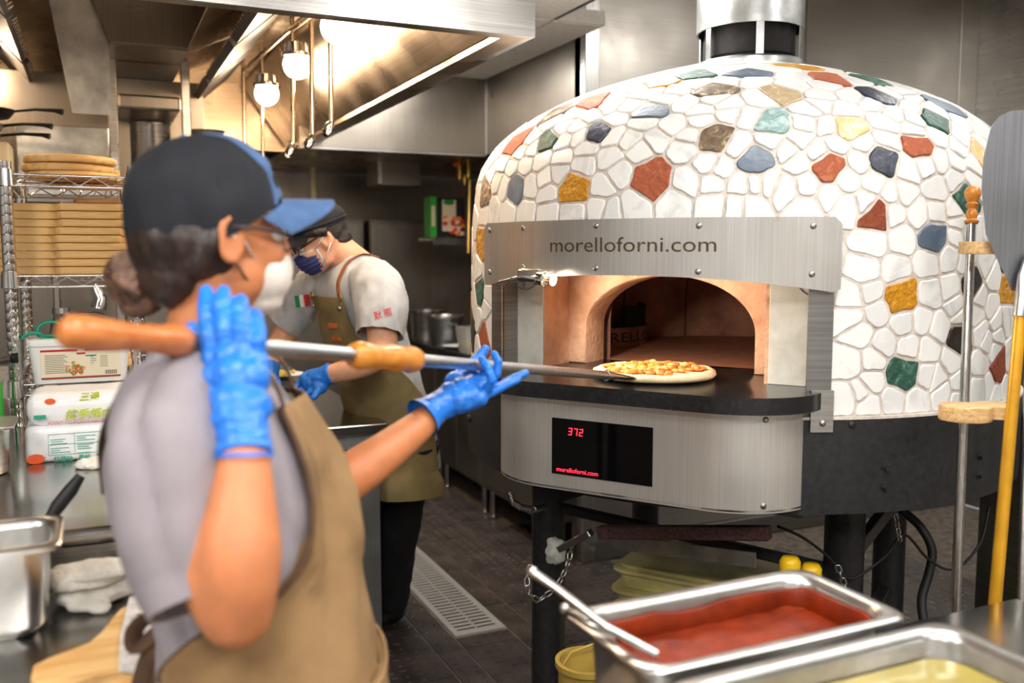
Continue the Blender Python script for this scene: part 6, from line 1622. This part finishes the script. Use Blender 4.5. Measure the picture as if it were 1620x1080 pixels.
# mask and glasses
bm = bmesh.new(); addball(bm, HF.p(.054, 0, -.056), (.058, .057, .050), HF.m()); addball(bm, HF.p(.090, 0, -.048), (.027, .024, .036), HF.m()); addball(bm, HF.p(.058, 0, -.092), (.040, .042, .024), HF.m())
for v in list(bm.verts):
    l = v.co-HF.o
    if l.dot(HF.u) > -.012 or l.dot(HF.g) < .030+.25*max(0, -(l.dot(HF.u)+.06)): pass
me = remesh(bm, 'face_mask', .004, 2)
b2 = bmesh.new(); b2.from_mesh(me)
bmesh.ops.bisect_plane(b2, geom=b2.verts[:]+b2.edges[:]+b2.faces[:], plane_co=HF.p(.028, 0, -.04), plane_no=HF.g*1.0+HF.u*.15, clear_inner=True)
bmesh.ops.bisect_plane(b2, geom=b2.verts[:]+b2.edges[:]+b2.faces[:], plane_co=HF.p(.05, 0, -.030), plane_no=-HF.u+HF.g*.25, clear_inner=True)
mk = link('face_mask', b2, M['mask_w'], wo, 180)
for s in (-1, 1):
    link('ear_loop', T([HF.p(.035, s*.059, -.03), HF.p(.015, s*.076, -.006), HF.p(-.018, s*.085, .006)], .0018, 6), M['mask_w'], mk, 180); link('ear_loop', T([HF.p(.035, s*.055, -.075), HF.p(.01, s*.072, -.045), HF.p(-.018, s*.085, -.022)], .0018, 6), M['strap_dk'], mk, 180)
gl = link('glasses', T([HF.p(-.005, .084, .012), HF.p(.04, .082, .010), HF.p(.088, .064, .002)], .0028, 8), M['lens'], wo, 180)
link('temple', T([HF.p(-.005, -.084, .012), HF.p(.04, -.082, .010), HF.p(.088, -.064, .002)], .0028, 8), M['lens'], gl, 180)
for s in (-1, 1): link('rim', T([HF.p(.098-.006*abs(math.cos(a)*1), s*.032+math.cos(a)*.027, .0+math.sin(a)*.020) for a in [2*PI*k/24 for k in range(25)]], .0017, 6, cap=False), M['lens'], gl, 180)
# gloves -----------------------------------------------------------
PK0 = D(110, 525, 1.0); PK1 = D(1000, 597, 2.35)
def pole(t): return PK0.lerp(PK1, t)
def pole_at(px):
    lo, hi = 0, 1
    for _ in range(40):
        m = (lo+hi)/2; p = pole(m)-CAM; x = 810+FPX*p.dot(Rv)/p.dot(Fv)
        if x < px: lo = m
        else: hi = m
    return pole(lo)
pd = (PK1-PK0).normalized()
bm = bmesh.new()
P_, R_ = limb([D(386, 722, 1.067), D(384, 690, 1.08), D(376, 650, 1.095)], [.0335, .031, .034]); addtube(bm, P_, R_, 20)
pa = pole_at(370); dpt = (pa-CAM).dot(Fv)
for (x, y, d, r) in ((326, 625, 1.135, .020), (330, 650, 1.12, .018), (345, 640, 1.115, .026), (372, 640, 1.10, .030), (398, 645, 1.10, .026), (345, 600, 1.125, .024), (370, 595, 1.115, .026), (396, 600, 1.115, .025), (340, 568, 1.14, .019), (362, 565, 1.13, .020), (386, 568, 1.13, .020), (405, 575, 1.13, .018)): addball(bm, D(x, y, d), r, None, 2)
for pts in ([(338, 572, 1.14), (330, 530, 1.145), (325, 490, 1.165), (326, 462, 1.19)], [(360, 566, 1.135), (354, 520, 1.135), (350, 482, 1.155), (354, 462, 1.185)], [(384, 568, 1.13), (382, 524, 1.13), (378, 492, 1.15), (382, 476, 1.18)], [(404, 578, 1.13), (408, 540, 1.13), (406, 512, 1.15), (404, 498, 1.175)]):
    finger(bm, [D(*q) for q in pts], .0115)
finger(bm, [D(345, 640, 1.13), D(318, 600, 1.165), D(306, 558, 1.20), D(304, 520, 1.21)], .0125)
g1 = link('glove', remesh(bm, 'glove', .0027, 4, .5, lambda p, n: .0012*noise.noise(p*70)+.0008*math.sin(p.z*420+6*noise.noise(p*30))*(1 if p.z < D(380, 640, 1.1).z else .2)), M['glove'], wo, label='right glove closed over the peel pole')
link('cuff', T([D(386, 716, 1.066), D(386, 722, 1.0655)], [.0345, .0345], 24, cap=False), M['glove'], g1, 60)
# left hand, palm up under the pole
bm = bmesh.new()
P_, R_ = limb([D(672, 658, 1.652), D(690, 645, 1.668), D(708, 636, 1.685)], [.034, .028, .030]); addtube(bm, P_, R_, 20)
for (x, y, d, r) in ((745, 628, 1.69, .026), (725, 634, 1.68, .026), (712, 626, 1.69, .027), (730, 622, 1.70, .030), (748, 616, 1.71, .028), (720, 605, 1.72, .022), (742, 600, 1.73, .022), (762, 612, 1.71, .022), (735, 638, 1.68, .018), (758, 630, 1.685, .017), (766, 598, 1.735, .016)): addball(bm, D(x, y, d), r, None, 2)
finger(bm, [D(718, 600, 1.74), D(735, 582, 1.77), D(755, 567, 1.785), D(768, 552, 1.79)], .0105)            # thumb behind the pole
finger(bm, [D(770, 620, 1.69), D(778, 600, 1.675), D(772, 582, 1.675), D(762, 568, 1.69)], .0088)           # fingers curling up in front
finger(bm, [D(772, 610, 1.71), D(786, 590, 1.70), D(788, 572, 1.70), D(782, 560, 1.715)], .0088)
finger(bm, [D(770, 622, 1.70), D(795, 608, 1.715), D(815, 597, 1.73), D(832, 590, 1.74)], .0085)
finger(bm, [D(764, 628, 1.69), D(788, 616, 1.70), D(806, 606, 1.71), D(820, 600, 1.72)], .008)
g2 = link('glove', remesh(bm, 'glove', .0025, 3, .5, lambda p, n: .001*noise.noise(p*80)), M['glove'], wo, label='left glove, palm up under the peel pole')
link('cuff', T([D(668, 661, 1.648), D(676, 655, 1.656)], [.038, .033], 24, cap=False), M['glove'], g2, 60)

# ------------------------------------------------------------------ PEEL held by the woman, pizza
pe2 = thing('pizza_peel', 'long steel pizza peel with two turned wooden grips, held by the woman', 'peel', PK0)
L_ = (PK1-PK0).length
ta = (pole_at(432)-PK0).length; h1 = (pole_at(300)-PK0).length; b0 = (pole_at(557)-PK0).length; b1 = (pole_at(660)-PK0).length
link('pole', lathe_on(PK0, PK1, [(0, h1-.02), (.0108, h1-.02), (.0108, L_-.14), (.010, L_-.12), (0, L_-.12)], 20), M['alu2'], pe2, 60)
link('rear_grip', lathe_on(PK0, PK1, [(0, -.012), (.012, -.010), (.0195, 0), (.020, .02), (.0185, .05), (.016, h1*.5), (.0175, h1*.72), (.0205, h1*.88), (.019, h1-.01), (.013, h1), (0, h1)], 28), M['wood_h'], pe2, 60)
link('front_grip', lathe_on(PK0, PK1, [(.0108, b0), (.019, b0+.004), (.0225, b0+.02), (.019, b0+.05), (.0195, (b0+b1)/2), (.0225, b1-.07), (.0215, b1-.045), (.019, b1-.04), (.023, b1-.02), (.02, b1-.004), (.0108, b1)], 28), M['wood_h2'], pe2, 60)
# blade: small round disc under the pizza
bt = W(.02, .665, 0)
bp0 = PK1-pd*.16; neckend = Vector((PK1.x, PK1.y, 0))
bcx = W(.01, .70, 0)
bd = PR([(math.cos(2*PI*k/48)*.115, math.sin(2*PI*k/48)*.115) for k in range(48)], 1.1675, 1.1695, fr((1, 0, 0), (0, 1, 0), ZZ, (bcx.x, bcx.y, 0)))
link('blade', bd, M['alu2'], pe2, 50)
e_ = Vector((bcx.x, bcx.y, 1.172))-Vector((pd.x, pd.y, 0)).normalized()*.10
P_, R_ = limb([bp0, bp0+pd*.06, e_], [.011, .011, .011]); n_ = len(P_)
link('neck', T(P_, [(.011+.022*(i/(n_-1))**2, .0112*(1-i/(n_-1))+.0025) for i in range(n_)], 16, upv=pd.cross(ZZ)), M['alu2'], pe2, 60)
pc = bcx+TT*.006
pz = thing('pizza', 'freshly topped pizza with pale raised rim sliding off the peel at the oven mouth', 'pizza', (pc.x, pc.y, 1.17))
bm = Lt([(0, 1.17), (.145, 1.17), (.160, 1.172), (.167, 1.179), (.165, 1.187), (.153, 1.192), (.139, 1.190), (.128, 1.186), (.06, 1.186), (0, 1.186)], (pc.x, pc.y, 0), 72)
for v in bm.verts:
    d = v.co-pc; d.z = 0; k = 1+.025*noise.noise(d.normalized()*2+Vector((3, 0, 0)))*(d.length > .1); v.co.x = pc.x+d.x*k; v.co.y = pc.y+d.y*k
    if v.co.z > 1.18: v.co.z += .003*noise.noise(v.co*30)
link('crust', bm, mat('raw_crust', (238, 214, 170), .7, 0, 18, .1, .3, 60), pz, 60)
M['cheese2'] = mat('baked_cheese', (232, 150, 70), .4, 0, 40, .3, .4, 90, c2=(206, 96, 40)); M['cheese3'] = mat('pale_cheese', (240, 196, 120), .4, 0, 40, .1)
bm = bmesh.new(); rp_ = random.Random(9)
for k in range(90):
    a = rp_.uniform(0, 6.28); r = .128*math.sqrt(rp_.random()); addball(bm, (pc.x+math.cos(a)*r, pc.y+math.sin(a)*r, 1.189+rp_.uniform(0, .006)), (rp_.uniform(.008, .018), rp_.uniform(.008, .018), rp_.uniform(.004, .009)), None, 2)
link('topping', bm, M['cheese2'], pz, 180, kind='stuff')
for nm, m, cnt, rr in (('cheese_blob', M['cheese3'], 14, .011), ('herb', mat('herb_green', (96, 104, 40), .6), 12, .004)):
    bm = bmesh.new()
    for k in range(cnt): a = rp_.uniform(0, 6.28); r = .11*math.sqrt(rp_.random()); addball(bm, (pc.x+math.cos(a)*r, pc.y+math.sin(a)*r, 1.197), (rr, rr*.8, rr*.5), None, 2)
    link(nm, bm, m, pz, 180, kind='stuff')

# ------------------------------------------------------------------ MAN
MD = 3.45
mn = thing('person', 'man in black cap, glasses, navy mask and olive apron, bending over the prep table', 'person', (1.06, 3.62, 0))
MF = Fr((0, 0, 0), -.78, -.62)
MH = Fr(D(505, 378, 3.36), -.90, -.42).tilt(28)
def tm_(py, px, ap, lat, d=MD): c = D(px, py, d); return (c.x, c.y, c.z, ap, lat)
MR = [tm_(402, 556, .055, .06, 3.42), tm_(415, 562, .085, .115, 3.43), tm_(436, 562, .115, .165, 3.43), tm_(475, 566, .13, .18, 3.44), tm_(530, 580, .13, .175, 3.47), tm_(590, 600, .13, .17, 3.5), tm_(650, 618, .13, .17, 3.52), tm_(710, 630, .13, .17, 3.54), tm_(735, 631, .132, .172, 3.54)]
RM = lerp_rings(MR, 6)
fm = fold(13, .012, (0, 0, 1), 30)
def mshirt(r, a): p = tp(r, a, 0, MF); n = (p-Vector(r[:3])).normalized(); return p+n*fm(p, n)
bm, _ = rings_grid([r for r in RM], mshirt, 64); bm.faces.new(_[0]); bm.faces.new(_[-1][::-1])
LS = MF.s*-1  # his left is towards the camera
s1 = sleeve([D(585, 440, 3.32), D(598, 462, 3.26), D(603, 495, 3.2), D(600, 530, 3.17)], [.082, .094, .09, .084], fold(18, .008, (0, 0, 1), 2))
s2 = sleeve([D(540, 440, 3.5), D(505, 455, 3.55), D(470, 485, 3.6), D(450, 508, 3.62)], [.09, .088, .08, .078], fold(18, .012, (0, 0, 1), 5))
mshirt_o = link('tshirt', join(bm, s1, s2), M['shirt_m'], mn, 60)
bm = bmesh.new(); head_bits(bm, MH, 1.04)
addtube(bm, [MH.p(-.03, 0, -.04), D(545, 405, 3.4), D(565, 425, 3.43)], [.064, .066, .075], 18)
P_, R_ = limb([Vector(MR[1][:3]), Vector(MR[4][:3]), Vector(MR[7][:3])], [.08, .11, .12]); addtube(bm, P_, R_, 18)
for pts, rad in (([D(588, 450, 3.28), D(602, 500, 3.2), D(606, 548, 3.16)], [.065, .058, .052]), ([D(606, 548, 3.16), D(585, 570, 3.14), D(552, 584, 3.14), D(522, 592, 3.16)], [.052, .049, .041, .033]),
                 ([D(520, 450, 3.52), D(470, 490, 3.6), D(448, 530, 3.62)], [.062, .056, .048]), ([D(448, 530, 3.62), D(430, 565, 3.55), D(428, 590, 3.48)], [.046, .038, .03])):
    P_, R_ = limb(pts, rad); addtube(bm, P_, R_, 18); addball(bm, pts[0], rad[0], None, 2); addball(bm, pts[-1], rad[-1], None, 2)
hp_ = Vector(MR[7][:3])
for s in (-1, 1):
    a = hp_+MF.s*(.09*s); f_ = Zp(628 if s < 0 else 600, 985 if s < 0 else 950, 0.0); P_, R_ = limb([a, Vector((a.x*.5+f_.x*.5, a.y*.5+f_.y*.5, .48)), Vector((f_.x, f_.y, .1))], [.085, .055, .04]); addtube(bm, P_, R_, 14)
mb = link('body', remesh(bm, 'body', .008, 4), M['skin_m'], mn); eyes(MH, mb, M['hair_m'])
bm = bmesh.new(); foot = []
for s, (fx_, fd) in ((-1, (628, 3.56)), (1, (600, 3.80))):
    a = hp_+MF.s*(.09*s)+ZZ*.06; f_ = Zp(fx_-8, 985 if s < 0 else 950, 0.0); foot.append(f_); P_, R_ = limb([a, Vector(((a.x*.5+f_.x*.5), (a.y*.5+f_.y*.5), .48)), Vector((f_.x, f_.y, .07))], [.112, .082, .06]); addtube(bm, P_, R_, 20)
link('trousers', remesh(bm, 'trousers', .01, 4, .5, fold(12, .008, (0, 0, 1), 2)), M['trouser'], mn)
for f_ in foot:
    bm = bmesh.new(); mt = fr(MF.g, MF.s, ZZ); f2 = Vector((f_.x, f_.y, 0)); addball(bm, f2+ZZ*.05, (.06, .048, .05), mt); addball(bm, f2+MF.g*.09+ZZ*.038, (.1, .048, .036), mt); addball(bm, f2+MF.g*.14+ZZ*.032, (.055, .048, .03), mt)
    me = remesh(bm, 'shoe', .008, 4)
    for v in me.vertices: v.co.z = max(v.co.z, .004)
    link('shoe', me, M['black'], mn)
# apron of the man
def mphi(py):
    T_ = [(455, 34), (500, 36), (530, 44), (555, 62), (580, 88), (620, 105), (760, 112), (1200, 112)]
    for (a, b_), (c, d) in zip(T_, T_[1:]):
        if a <= py <= c: return math.radians(b_+(d-b_)*(py-a)/(c-a))
    return math.radians(110)
lowm = [tuple((*(Vector(MR[-1][:3])-ZZ*(.03*k)), .155, .185)) for k in range(1, 4)]
AM = [r for r in RM if pyof(r) > 461]+lowm
bm = bmesh.new(); G = []; ns = 44; fa2 = fold(8, .012, (0, 0, 1), 42)
for r in AM:
    ph = mphi(pyof(r)); row = []
    for k in range(ns+1):
        a = -ph+(ph+ph*(.72 if ph < .8 else 1))*k/ns; p = tp(r, a, .014, MF); n = (p-Vector(r[:3])).normalized(); q = max(-.006, fa2(p, n)); row.append((bm.verts.new(p+n*(.004+q)), bm.verts.new(p+n*q)))
    G.append(row)
for a, b_ in zip(G, G[1:]):
    for k in range(ns):
        bm.faces.new((a[k][0], a[k+1][0], b_[k+1][0], b_[k][0])); bm.faces.new((a[k][1], b_[k][1], b_[k+1][1], a[k+1][1]))
    for k in (0, ns): bm.faces.new((a[k][0], b_[k][0], b_[k][1], a[k][1]))
for row in (G[0], G[-1]):
    for k in range(ns): bm.faces.new((row[k][0], row[k][1], row[k+1][1], row[k+1][0]))
am = link('apron', bm, M['apron_m'], mn, 70)
rA = AM[0]
for s in (-1, 1):
    a = tp(rA, s*math.radians(30 if s < 0 else 20), .022, MF); pts = [a, tp(RM[17], s*math.radians(42), .02, MF), tp(RM[13], s*math.radians(62), .016, MF), tp(RM[11], s*math.radians(95), .014, MF), tp(RM[13], s*math.radians(135), .014, MF)]
    if s < 0: pts = [a]+[cast(mshirt_o, *q, .004)[0] for q in ((536, 448), (541, 432), (549, 418), (560, 408), (575, 403))]+[D(598, 408, 3.42)]
    if 0: pts = [a, D(537, 446, 3.235), D(545, 424, 3.235), D(560, 407, 3.27), D(585, 402, 3.33), D(602, 414, 3.40)]
    P_, R_ = limb(pts, [.01]*len(pts)); link('leather_strap', T(P_, [(.012, .003)]*len(P_), 8, upv=MF.s), M['strap'], am, 60)
    link('ring', T([a+MF.s*math.cos(t)*.012+ZZ*math.sin(t)*.014 for t in [2*PI*k/14 for k in range(15)]], .0025, 6, cap=False), M['brass'], am, 180)
    bolt(tp(AM[2], s*math.radians(28 if s < 0 else 18), .022, MF), tp(AM[2], s*math.radians(28 if s < 0 else 18), .1, MF)-Vector(AM[2][:3]), .009, M['screw'], am, 'rivet')
for py in (512, 526):
    r = min(AM, key=lambda q: abs(pyof(q)-py)); c = tp(r, math.radians(-12), .026, MF); n = (c-Vector(r[:3])).normalized(); t_ = n.cross(ZZ).normalized()
    lt = link('leather_tab', B((-.024, -.010, 0), (.024, .010, .004), fr(t_, ZZ, n, c), .003, 2), M['strap'], am)
    for u in (-.014, .014): bolt(c+t_*u+n*.004, n, .003, M['brass'], lt, 'rivet')
# cap of the man (flat soft cap)
CM2 = Fr(MH.p(-.018, 0, .055), -.90, -.42).tilt(20)
bm = bmesh.new(); GG = []
for i in range(15):
    t = PI/2*i/14; GG.append([CM2.p(math.cos(a)*math.sin(t)**.8*(.112+.004*noise.noise(Vector((math.cos(a)*3, math.sin(a)*3, t)))), math.sin(a)*math.sin(t)**.8*.094, math.cos(t)*.068) for a in [2*PI*k/48 for k in range(48)]])
GG.append([CM2.p(math.cos(a)*.106, math.sin(a)*.088, -.022) for a in [2*PI*k/48 for k in range(48)]])
V_ = [[bm.verts.new(p) for p in row] if i else [bm.verts.new(row[0])]*48 for i, row in enumerate(GG)]
for i in range(15):
    for k in range(48):
        q2 = []
        for v in (V_[i][k], V_[i][(k+1) % 48], V_[i+1][(k+1) % 48], V_[i+1][k]):
            if v not in q2: q2.append(v)
        bm.faces.new(q2)
cp = link('cap', bm, M['cap'], mn, 60)
link('cap_band', T([CM2.p(math.cos(a)*.110, math.sin(a)*.092, -.006) for a in [2*PI*k/40 for k in range(41)]], .006, 8, cap=False), M['cap'], cp, 180)
bm = bmesh.new(); va = []
for i in range(6):
    va.append([CM2.p(math.cos(a)*.105+(.065*math.cos(a*1.2))*i/5, math.sin(a)*.088, -.012-.03*(i/5)-.012*abs(math.sin(a))) for a in [math.radians(-58+116*k/16) for k in range(17)]])
A_ = [[bm.verts.new(p) for p in r] for r in va]; B_ = [[bm.verts.new(p-CM2.u*.004) for p in r] for r in va]
for i in range(5):
    for k in range(16): bm.faces.new((A_[i][k], A_[i][k+1], A_[i+1][k+1], A_[i+1][k])); bm.faces.new((B_[i][k], B_[i+1][k], B_[i+1][k+1], B_[i][k+1]))
for k in range(16): bm.faces.new((A_[5][k], A_[5][k+1], B_[5][k+1], B_[5][k])); bm.faces.new((A_[0][k], A_[0][k+1], B_[0][k+1], B_[0][k]))
link('brim', bm, M['cap'], cp, 60)
bm = bmesh.new(); addball(bm, MH.p(-.03, 0, .02), (.088, .082, .078), MH.m()); addball(bm, MH.p(-.06, 0, -.03), (.055, .066, .05), MH.m())
for s in (-1, 1): addtube(bm, [MH.p(.055, s*.055, .045), MH.p(.02, s*.08, .035), MH.p(-.02, s*.083, .02)], [.014, .018, .02], 10)
link('hair', remesh(bm, 'hair', .006, 2, .5, lambda p, n: .003*noise.noise(p*70)), M['hair_m'], mn)
bm = bmesh.new(); addball(bm, MH.p(.056, 0, -.052), (.062, .060, .052), MH.m()); addball(bm, MH.p(.095, 0, -.04), (.026, .026, .036), MH.m()); addball(bm, MH.p(.062, 0, -.085), (.042, .044, .022), MH.m())
me = remesh(bm, 'face_mask', .005, 2, .5, lambda p, n: .0025*math.sin((p-MH.o).dot(MH.u)*420))
b2 = bmesh.new(); b2.from_mesh(me)
for co, no in ((MH.p(.036, 0, -.04), MH.g), (MH.p(.05, 0, -.016), -MH.u)):
    bmesh.ops.bisect_plane(b2, geom=b2.verts[:]+b2.edges[:]+b2.faces[:], plane_co=co, plane_no=no, clear_inner=True)
mk = link('face_mask', b2, M['mask_b'], mn, 180)
link('top_edge', T([MH.p(.05, .056, -.018), MH.p(.085, .04, -.016), MH.p(.112, 0, -.012), MH.p(.085, -.04, -.016), MH.p(.05, -.056, -.018)], (.005), 8), M['mask_edge'], mk, 180)
for s in (-1, 1):
    link('side_edge', T([MH.p(.040, s*.060, -.02), MH.p(.038, s*.061, -.05), MH.p(.042, s*.05, -.09)], .005, 8), M['mask_edge'], mk, 180)
    link('ear_loop', T([MH.p(.045, s*.064, -.02), MH.p(.01, s*.083, .004), MH.p(-.012, s*.09, .018)], .0022, 6), M['white'], mk, 180)
    link('ear_loop', T([MH.p(.04, s*.058, -.08), MH.p(.01, s*.08, -.045), MH.p(-.012, s*.09, -.022)], .0022, 6), M['white'], mk, 180)
gm2 = link('glasses', T([MH.p(-.005, -.087, .02), MH.p(.04, -.084, .015), MH.p(.092, -.066, .008)], .0035, 8), M['black'], mn, 180)
link('temple', T([MH.p(-.005, .087, .02), MH.p(.04, .084, .015), MH.p(.092, .066, .008)], .0035, 8), M['black'], gm2, 180)
for s in (-1, 1): link('rim', T([MH.p(.103, s*.033+math.cos(a)*.027, .002+math.sin(a)*.019) for a in [2*PI*k/20 for k in range(21)]], .0025, 6, cap=False), M['black'], gm2, 180)
# his gloves
bm = bmesh.new(); P_, R_ = limb([D(526, 590, 3.16), D(515, 594, 3.165), D(503, 600, 3.17)], [.04, .036, .038]); addtube(bm, P_, R_, 16)
for (x, y, d, r) in ((500, 598, 3.17, .036), (492, 604, 3.17, .034), (505, 610, 3.16, .032), (484, 600, 3.19, .026)): addball(bm, D(x, y, d), r, None, 2)
for pts in ([(485, 600, 3.19), (474, 606, 3.19), (466, 614, 3.185)], [(488, 608, 3.17), (478, 616, 3.165), (472, 623, 3.16)], [(496, 614, 3.15), (487, 623, 3.145), (482, 629, 3.14)], [(505, 617, 3.14), (499, 624, 3.13), (495, 629, 3.12)]): finger(bm, [D(*q) for q in pts], .0125)
finger(bm, [D(500, 588, 3.2), D(488, 590, 3.215), D(478, 597, 3.22)], .013)
link('glove', remesh(bm, 'glove', .004, 3, .5, lambda p, n: .0015*noise.noise(p*60)), M['glove'], mn, label='left glove resting on the steel table')
bm = bmesh.new(); P_, R_ = limb([D(429, 578, 3.51), D(428, 590, 3.48), D(427, 598, 3.46)], [.034, .033, .034]); addtube(bm, P_, R_, 14); addball(bm, D(427, 600, 3.45), .036)
for k in range(4): finger(bm, [D(420+4*k, 602, 3.44), D(418+4*k, 610, 3.42-.01*k), D(418+4*k, 614, 3.41-.01*k)], .011)
finger(bm, [D(434, 598, 3.44), D(440, 603, 3.42), D(442, 608, 3.41)], .012)
link('glove', remesh(bm, 'glove', .004, 3), M['glove'], mn, label='right glove hidden behind the woman')
# flag patch and red characters, laid on the cloth itself
for k, m in enumerate((mat('flag_green', (20, 130, 70), .8), mat('flag_white', (236, 236, 232), .8), mat('flag_red', (200, 40, 44), .8))):
    bm = bmesh.new(); g = []
    for j in range(5):
        row = []
        for i in range(3):
            px = 466+7.4*(k+i/2)+j*.6; py = 468+4.6*j-1.0*(k+i/2); p, n = cast(mshirt_o, px, py, .003); row.append((bm.verts.new(p), bm.verts.new(p-n*.002)))
        g.append(row)
    for a, b_ in zip(g, g[1:]):
        for i in range(2): bm.faces.new((a[i][0], a[i+1][0], b_[i+1][0], b_[i][0])); bm.faces.new((a[i][1], b_[i][1], b_[i+1][1], a[i+1][1]))
    link('flag_patch', bm, m, mn)
me = text_mesh('默 照', 1, 0, 'LEFT', 0, .006)
b3 = bmesh.new(); b3.from_mesh(me); bmesh.ops.subdivide_edges(b3, edges=b3.edges[:], cuts=1)
xs = [v.co.x for v in b3.verts]; ys = [v.co.y for v in b3.verts]; x0_, x1_, y0_, y1_ = min(xs), max(xs), min(ys), max(ys)
for v in b3.verts:
    u = (v.co.x-x0_)/(x1_-x0_); q = (v.co.y-y0_)/(y1_-y0_)
    v.co = cast(mshirt_o, 592+27*u-2.5*(q-.5)*1.2, 507-8*u-13*q, .0025)[0]
link('sleeve_lettering', b3, M['red_ink'], mn)
